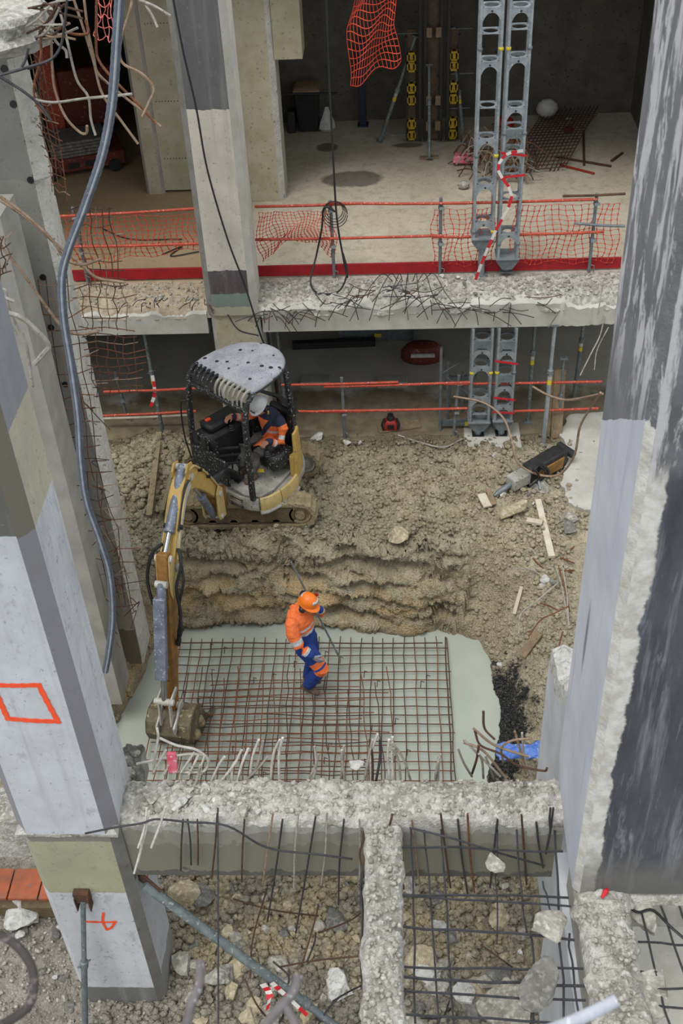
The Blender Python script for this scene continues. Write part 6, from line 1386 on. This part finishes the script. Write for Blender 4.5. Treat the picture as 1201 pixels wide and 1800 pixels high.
for k, pp in enumerate((((932, 975), (945, 995), (965, 1003), (1010, 1007)), ((935, 965), (950, 990), (975, 1000)), ((978, 1000), (988, 1040), (998, 1090)), ((982, 995), (990, 1030), (1002, 1075)), ((990, 1000), (996, 1050), (1000, 1100)), ((930, 1118), (950, 1095), (975, 1078), (1000, 1070)), ((1010, 990), (980, 985), (968, 1000), (1005, 1010)), ((912, 1115), (915, 1085), (945, 1055), (980, 1030)), ((905, 1000), (930, 1005), (950, 1010)), ((950, 1060), (965, 1070), (980, 1072)), ((990, 1110), (985, 1130), (982, 1140)), ((1010, 960), (985, 990)))):
    pxbar([atZ(px, py, -.1+.1*(i == 0))+V(0, 0, .05*(i % 2)) for i, (px, py) in enumerate(pp)], .010, random.choice(['rust', 'rust', 'rebar_tan', 'rebar_dusty']), 'rusty bar tangled on the bank beside the right column', 'rusty tangle beside the right column')
# two long stems curling out of the right column's far side
pxbar([atY(798, 697, 13.9), atY(850, 708, 13.7), atY(885, 735, 13.5), atY(900, 775, 13.2), atY(912, 815, 13.0), atY(950, 835, 12.9), atY(985, 833, 12.8), atY(1010, 800, 12.6), atY(1020, 750, 12.5), atY(1040, 715, 12.3), atY(1056, 690, 12.0)], .017, 'rebar_tan', 'long tan hose looping from the tower to the right column', name='rubber_hose', cat='hose')
pxbar([atY(937, 680, 13.6), atY(965, 695, 13.3), atY(1000, 703, 13.0), atY(1060, 692, 12.5)], .018, 'rebar_tan', 'tan tube end poking from the right column over the plank', name='rubber_hose', cat='hose')
pxbar([atZ(700, 765, .05), atZ(740, 778, .05), atZ(780, 786, .05), atZ(812, 772, .05)], .014, 'rebar_dusty', 'white cable lying on the ground before the towers', name='cable', cat='cable')
for pp, lb in ((((1063, 555), (1055, 590), (1040, 620), (1020, 660)), 'white rod'), (((1070, 575), (1050, 615), (1045, 650)), 'thin wire'), (((1060, 500), (1050, 560)), 'short wire'), (((965, 575), (975, 560), (985, 545)), 'bent tip')):
    pxbar([atY(px, py, 14.2-.12*i) for i, (px, py) in enumerate(pp)], .009, 'rebar_dusty', 'pale %s hanging from the broken end of the edge beam' % lb, 'pale wires at the beam end')
# frizz along the crumbled edge of the upper floor
random.seed(11)
def frizz(px, py, n, spread, up_=1, mat=('rebar_black', 'rust_dark', 'rebar_black'), L=(.25, .6)):
    for k in range(n):
        p = atY(px+random.uniform(-spread, spread), py+random.uniform(-8, 8), 14.22); l = random.uniform(*L); a = random.uniform(-2.6, -.2) if random.random() < .6 else random.uniform(-.4, 3.4)
        dx, dz = math.cos(a)*l, math.sin(a)*l*.45; q = p+V(dx*.5, -.12, dz*.2+.08*random.random()); e = p+V(dx, -.05+random.uniform(-.12, .02), dz)
        mt = random.choice(mat); pxbar([p, q, e], .0065, mt, 'thin %s bar curling off the crumbled floor edge %s' % ('black' if mt == 'rebar_black' else 'brown', 'left of the middle column' if px < 400 else 'close right of the middle column' if px < 580 else 'before the guard posts' if px < 780 else 'below the tall towers'), 'thin bars along the crumbled edge', n=5)
for px, py, n, s in ((620, 525, 12, 40), (690, 510, 14, 35), (740, 520, 10, 40), (800, 535, 10, 40), (870, 545, 10, 40), (920, 530, 5, 30), (500, 545, 10, 25), (470, 550, 8, 15), (560, 540, 6, 30)): frizz(px, py, n, s)
for px, py, n, s in ((300, 525, 9, 50), (350, 530, 5, 20), (240, 535, 4, 30)): frizz(px, py, n, s, L=(.12, .3))
for k in range(7):
    x = 690+k*9; p = atZ(x, 500, 2.4); pxbar([p+V(0, .1, 0), p+V(.05*k-.15, -.1, .22), p+V(.12*k-.4, -.5, .1), p+V(.2*k-.6, -.75, -.15)], .0065, 'rebar_black', 'thin black bar arching over the broken floor edge', 'arching bars on the floor edge', n=5)

# ---------------------------------------------------------------- black cables
def cable(pts, r, label, mat='cable_black', sub=8): return M().tube(spline(pts, sub), r, 7).build('cable', mat, label=label, cat='cable', ang=60)
cable([atY(573, -20, 14.6), atY(578, 120, 14.6), atY(585, 260, 14.6), atY(592, 380, 14.6), atY(603, 450, 14.6), atY(611, 488, 14.6)], .014, 'black cable hanging straight down in front of the upper room')
cable([atY(303, -10, 14.0), atY(322, 90, 13.98), atY(345, 190, 13.98), atY(365, 300, 13.98), atY(400, 420, 13.98), atY(430, 500, 13.96), atY(455, 580, 13.9), atY(470, 620, 14.3)], .013, 'black cable slung down the face of the middle column')
cable([atY(590, 372, 14.9), atY(570, 365, 14.9), atY(566, 400, 14.9), atY(556, 450, 14.9), atY(546, 495, 14.6), atY(560, 515, 14.5), atY(595, 512, 14.5), atY(610, 480, 14.6), atY(603, 445, 14.7)], .014, 'black cable looping from the guard post to the floor edge')
for k in range(4):
    c = atY(588, 368, 14.93); r = .12+.02*k; cable([c+V(r*math.cos(a), .02*k-.03, r*1.1*math.sin(a)-.03*k) for a in np.linspace(0, 6.2, 14)], .006, 'thin cable coil hooked on the guard post', sub=3).__setitem__('group', 'coil on the guard post')
cable([atZ(285, 447, 2.37), atZ(320, 433, 2.37), atZ(300, 450, 2.37), atZ(350, 442, 2.37)], .009, 'thin black cable on the warm-tinted floor left of the middle column')
cable([atZ(180, 402, 2.37), atZ(230, 420, 2.37), atZ(320, 420, 2.37)], .009, 'dark cable lying behind the left netting')
cable([atZ(450, 470, 2.37), atZ(500, 472, 2.37)], .012, 'short black cable right of the middle column')
cable([atY(400, 553, 14.1), atY(420, 580, 14.0), atY(455, 590, 14.0)], .011, 'black cable drooping under the middle column')
# barrier tape fluttering between the towers
def tape(pts, label, w=.02):
    T = empty('barrier_tape', Vector(pts[-1]), label, 'tape'); P = spline(pts, 3)
    for i in range(len(P)-1):
        d = (P[i+1]-P[i]).normalized(); s = d.cross(V(0, 1, 0)).normalized()*w; m = M(); m.loft([[P[i]-s, P[i]-s+V(0, .004, 0), P[i]+s+V(0, .004, 0), P[i]+s], [P[i+1]-s, P[i+1]-s+V(0, .004, 0), P[i+1]+s+V(0, .004, 0), P[i+1]+s]])
        m.build('stripe', 'tape_red' if (i//1) % 2 else 'tape_white', parent=T, smooth=False)
tape([atY(920, 265, 14.8), atY(890, 272, 14.78), atY(876, 300, 14.75), atY(900, 345, 14.72), atY(872, 405, 14.7), atY(852, 450, 14.7), atY(836, 492, 14.72)], 'red and white barrier tape twisting down between the tall towers')
tape([atZ(462, 1730, .4), atZ(474, 1748, .3), atZ(470, 1775, .3)], 'scrap of red and white tape tied to the raking prop', .035); tape([atZ(478, 1728, .4), atZ(500, 1748, .3), atZ(540, 1785, .2)], 'red and white tape trailing from the raking prop to the rubble', .03)
tape([atZ(325, 1680, .2), atZ(322, 1695, .2)], 'scrap of red and white tape beside the column foot', .03); tape([atY(268, 660, 14.3), atY(272, 690, 14.25), atY(265, 715, 14.2)], 'red and white tape tied round the muddy prop', .025)
m = M(); m.tube([atZ(1058, 1578, 2.42), atZ(1066, 1566, 2.44), atZ(1069, 1562, 2.44)], [.012, .022, .008], 8); m.build('red_rag', 'tape_red', label='small red scrap at the foot of the right column', cat='scrap')

# ---------------------------------------------------------------- upper left: torn slab bars, hanging mesh, grey hose
def S_(px, py, y=9.9): return atY(px, py, y)
random.seed(3)
bars = [([(100, 0), (112, 45), (120, 80), (135, 140), (155, 170), (160, 210), (168, 238)], 10.2, 'rebar_dusty'), ([(130, 0), (150, 60), (165, 110), (180, 165), (215, 215), (243, 253)], 10.0, 'rebar_tan'), ([(148, 0), (155, 55), (165, 100), (172, 128), (200, 155), (250, 195), (283, 223)], 10.1, 'rebar_tan'), ([(170, 0), (169, 80), (176, 110), (205, 145), (245, 185), (275, 218)], 9.9, 'rust'), ([(232, 0), (228, 20), (212, 75), (215, 110), (250, 130), (270, 155), (262, 180), (250, 205)], 9.8, 'rebar_tan'), ([(90, 65), (92, 120), (97, 160), (115, 205), (140, 232), (152, 234), (153, 221)], 10.0, 'rebar_tan'), ([(118, 0), (112, 55), (105, 85), (88, 105), (50, 118), (0, 132)], 9.7, 'rebar_black'), ([(60, 175), (95, 180), (150, 173), (205, 168), (232, 165)], 9.8, 'rebar_dusty'), ([(0, 135), (40, 160), (70, 185), (90, 212)], 9.7, 'rebar_black'), ([(70, 55), (72, 100), (60, 150), (65, 185), (85, 205)], 9.9, 'rust'), ([(50, 85), (45, 105), (38, 118)], 9.8, 'rebar_black'), ([(245, 0), (270, 10), (300, 28)], 10.2, 'rebar_dusty'), ([(256, 8), (268, 28), (277, 48)], 10.2, 'rebar_dusty'), ([(150, 35), (155, 58), (130, 60), (110, 52)], 10.0, 'rust'), ([(85, 50), (100, 75), (115, 88), (118, 102)], 9.9, 'rebar_dusty')]
for pp, y, mt in bars: pxbar([S_(px, py, y-.03*i) for i, (px, py) in enumerate(pp)], .0125, mt, '%s crooked %s bar %s the broken slab' % ('long' if len(pp) > 5 else 'short', {'rebar_dusty': 'whitish', 'rebar_tan': 'tan', 'rust': 'rusty', 'rebar_black': 'black'}[mt], 'hanging right of the grey hose from' if pp[-1][0] > 205 else 'crossing in front of the column below' if pp[-1][0] < 60 else 'hanging left of the grey hose from'), 'long crooked bars at the top left')
for k in range(16):
    a = S_(55+random.uniform(-10, 20), random.uniform(12, 70), 9.95); b_ = S_(random.uniform(85, 155), random.uniform(-5, 75), 9.75); c = a.lerp(b_, .5)+V(0, -.05, random.uniform(-.06, .06))
    pxbar([a, c, b_], .010, random.choice(['rebar_dusty', 'rebar_tan', 'rebar_dusty', 'rust_dark']), 'short dusty bar splaying from the end of the broken slab', 'short bars at the broken slab end')
def hmesh(label, c00, c10, c01, c11, nu, nv, y, mat=('rust', 'rebar_tan', 'rust_dark'), ext=.06, r=.0055, jit=.02):
    """a torn mesh sheet spanned by four corners given in the picture, standing at depth y (one value or four)"""
    ys_ = y if isinstance(y, (list, tuple)) else [y]*4; A, B2, Cc, D = [atY(px, py, q) for (px, py), q in zip((c00, c10, c01, c11), ys_)]
    T = empty('mesh_sheet', D.copy(), label, 'rebar mesh', 'torn mesh sheets on the left')
    def P(u, v): p = A.lerp(B2, u).lerp(Cc.lerp(D, u), v); return p+V(.015*math.sin(v*9+u*3), .03*math.sin(u*5+v*4), .01*math.sin(u*13))
    for i in range(nu+1): e = random.uniform(0, ext); wire([P(i/nu+random.uniform(-jit, jit)/nu, v)+V(random.uniform(-.01, .01), random.uniform(-.01, .01), 0) for v in np.linspace(-e*.5, 1+e, 8)], r, 'bar', random.choice(mat), T)
    for j in range(nv+1): e = random.uniform(ext, ext*5); wire([P(u, j/nv+random.uniform(-.02, .02))+V(0, random.uniform(-.01, .01), random.uniform(-.01, .01)) for u in np.linspace(-e, 1+e, 5)], r, 'bar', random.choice(mat), T)
hmesh('rusty mesh sheet standing off the raw column just under the broken slab', (48, 78), (75, 95), (92, 330), (118, 340), 4, 17, 10.15)
hmesh('rusty mesh sheet hanging beside the raw column above the left netting', (130, 368), (192, 365), (160, 500), (212, 505), 5, 9, [10.75]*4, jit=.1)
hmesh('rusty mesh panel beside the left edge beam', (150, 590), (235, 590), (168, 695), (240, 690), 5, 8, [10.75]*4, jit=.2)
hmesh('rusty mesh sheet hanging in front of the left toe board', (140, 505), (218, 500), (152, 575), (222, 580), 5, 4, [10.75]*4, jit=.2)
hmesh('bent rusty mesh on the face of the raw column below the joint', (35, 505), (120, 495), (95, 830), (175, 830), 6, 14, [10.2]*4, jit=.2, ext=.1)
hmesh('bent rusty mesh at the bottom of the raw column beside the hose', (80, 830), (180, 830), (165, 1080), (232, 1060), 7, 12, [10.15]*4, jit=.3, ext=.1)
hmesh('sparse rusty mesh in the gap beside the near left column', (90, 860), (130, 850), (185, 1120), (205, 1130), 3, 11, [9.9]*4, jit=.2, ext=.12)
hmesh('dark mesh stub at the left edge beside the pale pier', (-10, 420), (12, 415), (-5, 490), (12, 480), 3, 4, [8.5]*4, jit=.2, ext=.1)
for pp, y, mt, lb in (([(0, 345), (45, 378), (90, 420), (115, 455), (145, 465), (178, 455)], 9.0, 'rebar_tan', 'long tan bar slanting across the grey hose'), ([(0, 352), (45, 382), (100, 430), (140, 462), (170, 488), (218, 496)], 9.1, 'rebar_tan', 'second tan bar ending over the left toe board'), ([(0, 430), (40, 480), (75, 530), (110, 575), (135, 587), (170, 583), (172, 578)], 9.0, 'rebar_tan', 'tan hooked bar in front of the raw column'), ([(0, 548), (30, 555), (55, 572), (85, 605), (78, 620), (60, 640)], 7.5, 'rebar_dusty', 'fat white bent bar above the near left column'), ([(0, 508), (10, 512), (15, 540), (28, 570), (45, 600), (58, 680)], 7.8, 'rebar_dusty', 'grey bent bar beside the near left column'), ([(0, 520), (25, 530)], 7.6, 'rebar_dusty', 'short grey bar at the left edge'), ([(0, 552), (20, 575), (30, 590)], 7.7, 'rebar_dusty', 'short crooked grey bar at the left edge')):
    pxbar([S_(px, py, y) for px, py in pp], .014 if 'fat' not in lb else .02, mt, lb)
# thin wires sprouting low on the raw column's torn edge
for k in range(26):
    t = random.random(); px, py = 150+95*t+random.uniform(-25, 10), 700+420*t; a = S_(px, py, 10.2); pxbar([a, a+V(random.uniform(-.1, .1), -.05, random.uniform(.02, .15)), a+V(random.uniform(-.22, .18), -.1, random.uniform(-.3, .2))], .006, random.choice(['rust', 'rust_dark', 'rebar_tan']), 'short rusty wire curling off the torn edge of the raw column', 'wires on the torn edge', n=5)
# grey hose
hp = [(212, -30), (206, 60), (197, 180), (180, 270), (150, 360), (120, 440), (109, 490), (112, 560), (125, 640), (137, 730), (142, 810), (152, 880), (176, 950), (193, 1010), (198, 1080), (192, 1140), (185, 1180)]
HO = empty('corrugated_hose', S_(185, 1180, 8.9), 'thick grey hose with pale stripe hanging the height of the left side', 'hose')
pts = spline([S_(px, py, 8.9) for px, py in hp], 14); M().tube(pts, [.037+(.003 if i % 2 else 0) for i in range(len(pts))], 12).build('pipe', 'hose_grey', parent=HO)
M().tube([p+V(.006, -.031, 0) for p in pts], .012, 6).build('stripe', 'hose_stripe', parent=HO)
# ---------------------------------------------------------------- foreground bar ends close to the lens
def near(pts, r, mat, label): return M().tube(spline(pts, 8), r, 10).build('bent_rebar', mat, label=label, cat='rebar', ang=60)
near([atD(-30, 1640, 3.6), atD(10, 1648, 3.6), (atD(45, 1680, 3.6)), atD(60, 1720, 3.6), atD(52, 1765, 3.6), atD(15, 1795, 3.6), atD(-30, 1815, 3.6)], .014, 'near_bar_dark', 'blurred dark hoop at the bottom left corner')
near([atD(352, 1688, 3.5), atD(350, 1730, 3.5), atD(335, 1770, 3.5), atD(322, 1830, 3.5)], .013, 'near_bar', 'blurred bar end right of the column foot'); near([atD(525, 1712, 3.4), atD(515, 1745, 3.4), atD(480, 1785, 3.4), atD(440, 1840, 3.4)], .014, 'near_bar', 'blurred bar end in front of the taped prop'); near([atD(500, 1765, 3.4), atD(520, 1800, 3.4), atD(530, 1830, 3.4)], .012, 'near_bar', 'blurred short bar beside the taped prop')
near([atD(1085, 1758, 3.3), atD(1050, 1776, 3.3), atD(1000, 1798, 3.3), atD(930, 1825, 3.3)], .017, 'near_bar_pale', 'blurred pale bar end at the bottom right')
# sprayed orange marks on the near left column (thin paint film)
def spray(pts, normal, w, label, name='sprayed_mark', mat='spray_orange'):
    nrm = Vector(normal); m = M(); P = spline(pts, 6); rows = []; P = [P[0]-(P[1]-P[0]).normalized()*w*.8]+P+[P[-1]+(P[-1]-P[-2]).normalized()*w*.8]
    spray.k = getattr(spray, 'k', 0)+1; th = .003+.0006*(spray.k % 5)
    for i, p in enumerate(P):
        d = (P[min(i+1, len(P)-1)]-P[max(i-1, 0)]).normalized(); s = d.cross(nrm).normalized()*w*(1+.18*math.sin(i*2.3)); rows.append([p-s, p+s, p+s+nrm*th, p-s+nrm*th])
    m.loft(rows); return m
fy = LY0-.002
def fr(px, py): return atY(px, py, fy)
m = M(); sq = [(-12, 1204), (68, 1204), (102, 1268), (14, 1263), (-10, 1210)]
for a, b_ in zip(sq[:-1], sq[1:]):
    q = spray([fr(*a), fr((a[0]+b_[0])/2, (a[1]+b_[1])/2+1), fr(*b_)], (0, -1, 0), .021, ''); m.add(q.v, q.f)
m.build('sprayed_square', 'spray_orange', label='orange sprayed square on the near left column', cat='paint mark')
fy = LY0+.018; m = M()
for pp in (((153, 1620), (185, 1621), (203, 1620)), ((182, 1605), (181, 1620), (188, 1634)), ((203, 1620), (196, 1630), (188, 1634))): q = spray([fr(*p) for p in pp], (0, -1, 0), .012, ''); m.add(q.v, q.f)
m.build('sprayed_cross', 'spray_orange', label='orange sprayed cross sign on the white column foot', cat='paint mark')
m = M()
for pp in (((253, 1532), (257, 1550)), ((261, 1532), (257, 1550))): q = spray([atX(px, py, LX1+.002) for px, py in pp], (1, 0, 0), .010, ''); m.add(q.v, q.f)
m.build('sprayed_tick', 'spray_orange', label='orange sprayed tick on the side of the white column foot', cat='paint mark')
# ---------------------------------------------------------------- rubble: shared rock shapes
random.seed(9)
def rockmesh(seed, mat, sub=2, amp=.35, flat=.75):
    bm = bmesh.new(); bmesh.ops.create_icosphere(bm, subdivisions=sub, radius=1.0); o = V(seed*3.7, seed*1.3, seed*7.1)
    pl = [(Vector((random.gauss(0, 1), random.gauss(0, 1), random.gauss(0, 1))).normalized(), random.uniform(.42, .78)) for _ in range(12)]
    for v in bm.verts:
        p = v.co.copy()
        for n_, d in pl:
            k = p.dot(n_)
            if k > d: p -= n_*(k-d)
        p *= 1+amp*.5*mnoise.noise(p*1.3+o)+amp*.25*mnoise.noise(p*3.5+o); p.z *= flat; v.co = p
    me = bpy.data.meshes.new('rock'); bm.to_mesh(me); bm.free(); me.materials.append(MATS[mat])
    me.polygons.foreach_set('use_smooth', [True]*len(me.polygons)); me.set_sharp_from_angle(angle=math.radians(18)); return me
ROCK = {k: [rockmesh(i+j*11, k) for i in range(5)] for j, k in enumerate(('chunk', 'chunk_warm', 'chunk_grey', 'chunk_white'))}
BIGROCK = {k: [rockmesh(i+j*11+50, k, 3, .4) for i in range(3)] for j, k in enumerate(('chunk', 'chunk_warm', 'chunk_grey', 'chunk_white'))}
def rock(p, s, kind, label, group=None, name='concrete_chunk', big=False, cat='rubble', flat=1.0):
    o = bpy.data.objects.new(name, random.choice((BIGROCK if big else ROCK)[kind])); C.objects.link(o); o.location = p
    o.scale = (s*random.uniform(.8, 1.25), s*random.uniform(.7, 1.1), s*random.uniform(.6, .9)*flat); o.rotation_euler = (random.uniform(-.3, .3), random.uniform(-.3, .3), random.uniform(0, 6.28)); return tag(o, label, cat, group)
# singled-out lumps
ONE = [(33, 1603, -.45, .26, 'chunk_white', 'big white boulder beside the steel angle at the left edge'), (590, 1605, -.4, .17, 'chunk_grey', 'grey lump below the middle of the cross beam'), (350, 1567, -.4, .15, 'chunk_grey', 'grey stone below the left end of the cross beam'), (320, 1562, -.35, .2, 'chunk_warm', 'tan boulder beside the white column foot'), (772, 1610, -.3, .1, 'chunk_white', 'small white block in the right rubble'), (800, 1605, -.45, .0, 'chunk', ''), (558, 772, .0, .11, 'chunk_white', 'pale stone on the ground before the lower guard rail'), (900, 1755, -.2, .3, 'chunk', 'broad grey slab lump at the bottom right of the rubble'), (740, 1670, -.3, .22, 'chunk_warm', 'warm grey lump right of the narrow beam'), (880, 1700, -.3, .2, 'chunk_grey', 'dark lump in the right rubble'), (905, 905, .02, .24, 'chunk_warm', 'flat clay slab on the bank left of the timber stake'), (955, 858, .02, .2, 'chunk', 'flat concrete piece just under the breaker'), (700, 975, -.25, .25, 'chunk_warm', 'rock nose jutting out of the cut bank'), (960, 1020, -.1, .12, 'chunk_white', 'white block in the rusty tangle'), (1000, 915, .0, .22, 'chunk', 'broken concrete lump against the right column'), (1000, 940, .0, .16, 'chunk_grey', 'dark concrete lump below the broken one by the right column'), (475, 1790, -.4, .12, 'chunk', 'lump under the trailing tape')]
for px, py, z, s, k, lb in ONE:
    if not lb: continue
    p = atZ(px, py, z); p.z = gz(p.x, p.y)+s*.3; rock(p, s, k, lb, big=True)
p = atZ(625, 1345, 2.36); p = atY(625, 1345, 6.12); rock(p, .07, 'chunk_white', 'pale lump skewered on rebars behind the cross beam', big=True)
for px, py, s, lb in ((1130, 1615, .14, 'pale lump caught on the bars at the bottom right'), (1150, 1745, .2, 'large pale lump caught on the bars at the bottom right corner')): rock(atZ(px, py, 2.15), s, 'chunk', lb, big=True)
for px, py, s, k, lb in ((965, 1625, .16, 'chunk', 'jagged flat piece hanging in the mat beside the right beam'), (945, 1725, .2, 'chunk_grey', 'rounded slab piece hanging in the mat beside the right beam'), (870, 1515, .1, 'chunk', 'pale lump stuck to the face of the cross beam'), (660, 1530, .13, 'chunk', 'lump on top of the narrow beam near the cross beam'), (670, 1700, .14, 'chunk', 'lump on top of the narrow beam halfway down'), (680, 1760, .15, 'chunk', 'lump on top of the narrow beam at its lower end')):
    rock(atZ(px, py, 2.3), s, k, lb, big=True, flat=.7)
# broken crust on the left half of the cross beam
for k in range(26):
    px, py = random.uniform(240, 470), random.uniform(1370, 1430); p = atZ(px, py, 2.39); kk = random.choice(['chunk_white', 'chunk', 'chunk']); rock(p, random.uniform(.025, .07) if px > 330 else random.uniform(.03, .12), kk, '%s lump in the hacked crust %s of the cross beam' % ('white' if kk == 'chunk_white' else 'grey', 'at the left end' if px < 320 else 'on the left half'), 'crust lumps on the cross beam', flat=.7)
# rubble by the near bank's left corner
for k in range(22):
    px, py = random.uniform(212, 262), random.uniform(1285, 1360); p = atZ(px, py, 2.22)
    if not (-2.68 < p.x < -2.38 and p.y < 6.48): p = V(random.uniform(-2.66, -2.4), random.uniform(6.22, 6.46), 2.22)
    rock(p, random.uniform(.03, .07), random.choice(['chunk', 'chunk_grey']), 'grey crumb of the demolished corner beside the near left column', 'crumbs beside the left column')
# foreground rubble, the biggest as things, the rest as stuff
cnt = 0; spots = []
while cnt < 150:
    px, py = random.uniform(300, 930), random.uniform(1545, 1800); p = atZ(px, py, -.5)
    if p.x < -2.3 and p.y < 6.3: continue
    if p.x > 1.2: continue
    s = .035+.11*random.random()**2.2*(1+.6*(py > 1680)); p.z = gz(p.x, p.y)+s*.25; cnt += 1
    k = random.choice(['chunk_warm', 'chunk_warm', 'chunk', 'chunk_grey'] if py < 1650 else ['chunk', 'chunk', 'chunk_warm', 'chunk_grey', 'chunk_white'])
    rock(p, s, k, '%s %s rubble chunk below the cross beam, %s of the narrow beam%s' % ('large' if s > .09 else 'small' if s < .05 else 'middling', {'chunk': 'grey', 'chunk_warm': 'tan', 'chunk_grey': 'dark grey', 'chunk_white': 'white'}[k], 'left' if px < 660 else 'right', ' low down' if py > 1690 else ''), 'rubble chunks below the cross beam')
for k in range(40):
    px, py = random.uniform(0, 150), random.uniform(1600, 1800); p = atZ(px, py, -.55)
    if p.x > -3.3 and p.y > 5.4: continue
    s = .02+.06*random.random()**2; p.z = gz(p.x, p.y)+s*.25; rock(p, s, random.choice(['chunk', 'chunk_grey', 'chunk_white']), 'small stone on the gravel left of the column foot', 'stones on the left gravel')
for k in range(30):
    px, py = random.uniform(880, 1000), random.uniform(780, 1100); p = atZ(px, py, -.05); s = .025+.06*random.random()**2; p.z = gz(p.x, p.y)+s*.2; rock(p, s, random.choice(['chunk', 'chunk_warm', 'chunk_grey', 'chunk_white']), 'stone on the bank beside the right column', 'stones on the right bank')
for k in range(24):
    px, py = random.uniform(560, 1050), random.uniform(478, 515); p = atZ(px, py, 2.42); rock(p, .02+.03*random.random(), random.choice(['chunk', 'chunk_grey', 'chunk_white']), 'small stone on the crumbled edge of the upper floor', 'stones on the crumbled edge')
for k in range(8):
    px, py = (random.uniform(610, 640), random.uniform(775, 785)) if k < 3 else (random.uniform(800, 900), random.uniform(785, 800)); p = atZ(px, py, .03); rock(p, random.uniform(.03, .07), 'chunk_white', 'pale stone in front of the lower guard rail', 'pale stones at the guard rail')
# clods: uncountable crumbs of soil and gravel in one object each
def clods(name, n, region, smin, smax, mat, label, power=3.0, zoff=.15, zfun=None):
    base = []
    for i in range(6):
        bm = bmesh.new(); bmesh.ops.create_icosphere(bm, subdivisions=1, radius=1.0)
        for v in bm.verts: v.co *= 1+.45*mnoise.noise(v.co*1.7+V(i*5, 3, 1)); v.co.z *= .75
        base.append((np.array([v.co[:] for v in bm.verts]), np.array([[v.index for v in f.verts] for f in bm.faces]))); bm.free()
    xy = region(n); X, Y = xy[:, 0], xy[:, 1]; Z = ground_z(X, Y) if zfun is None else zfun(X, Y); ok = Z > -1.25; X, Y, Z = X[ok], Y[ok], Z[ok]; n = len(X)
    S = smin+(smax-smin)*rng.random(n)**power; A = rng.random(n)*6.283; vs = []; fs = []; off = 0
    for i in range(n):
        bv, bf = base[i % 6]; c, s = math.cos(A[i]), math.sin(A[i]); q = bv*S[i]*np.array([1, .8+.4*((i*7) % 5)/5, 1]); vs.append(np.stack([q[:, 0]*c-q[:, 1]*s+X[i], q[:, 0]*s+q[:, 1]*c+Y[i], q[:, 2]+Z[i]+S[i]*zoff], 1)); fs.append(bf+off); off += len(bv)
    vs = np.concatenate(vs); fs = np.concatenate(fs); me = bpy.data.meshes.new(name); me.vertices.add(len(vs)); me.vertices.foreach_set('co', vs.ravel()); me.loops.add(fs.size); me.loops.foreach_set('vertex_index', fs.ravel().astype(np.int32)); me.polygons.add(len(fs)); me.polygons.foreach_set('loop_start', np.arange(0, fs.size, 3)); me.update(calc_edges=True)
    me.materials.append(MATS[mat]); o = bpy.data.objects.new(name, me); C.objects.link(o); return tag(o, label, 'soil', kind='stuff')
def reg(x0, x1, y0, y1): return lambda n: np.stack([x0+(x1-x0)*rng.random(n), y0+(y1-y0)*rng.random(n)], 1)
clods('soil_clods', 9000, reg(-4.3, 2.6, 11.9, 14.2), .008, .05, 'soil', 'clods of tan soil churned up around the excavator')
clods('clay_clods', 1400, lambda n: np.stack([rng.normal(-3.75, .35, n), rng.normal(13.6, .4, n)], 1), .02, .08, 'soil', 'wet clay clods heaped beside the excavator', 1.6)
clods('bank_clods', 5000, reg(.8, 2.3, 8.2, 12.0), .008, .05, 'soil', 'crumbs of pale soil on the right bank of the pit')
clods('rubble_crumbs', 15000, reg(-3.0, 1.3, 4.2, 7.9), .01, .055, 'soil', 'fine chalky rubble crumbs below the cross beam', 2.2)
clods('gravel', 4500, reg(-5.2, -2.6, 4.0, 7.0), .005, .025, 'chunk', 'grey gravel left of the column foot', 2.0)
clods('left_bank_clods', 2500, reg(-4.6, -3.3, 8.5, 12.0), .01, .06, 'soil', 'muddy clods on the left bank of the pit', 2.0)

beam_z = lambda X, Y: 2.375+.04*fbm(X, Y, 3.5, 3)
clods('beam_crumbs', 1000, reg(-2.35, 1.25, 5.68, 6.02), .005, .03, 'chunk', 'concrete crumbs lying on top of the cross beam', 2.5, zfun=beam_z)
clods('narrow_beam_crumbs', 450, reg(-.31, -.04, 3.4, 5.6), .005, .03, 'chunk', 'concrete crumbs lying on top of the narrow beam', 2.5, zfun=beam_z)
clods('right_beam_crumbs', 450, reg(1.36, 1.7, 3.4, 4.95), .005, .028, 'chunk', 'concrete crumbs on the broken beam under the right column', 2.5, zfun=beam_z)
clods('floor_edge_crumbs', 2600, reg(-4.9, 3.3, 14.3, 15.0), .006, .03, 'chunk', 'crumbs of concrete along the broken edge of the upper floor', 2.5, zfun=lambda X, Y: uf_z(X, Y))
clods('tar_lumps', 1500, lambda n: np.stack([rng.normal(1.1, .17, n), rng.uniform(8.7, 10.7, n)], 1), .008, .04, 'steel_black', 'tarry black lumps along the right edge of the water', 2.0)
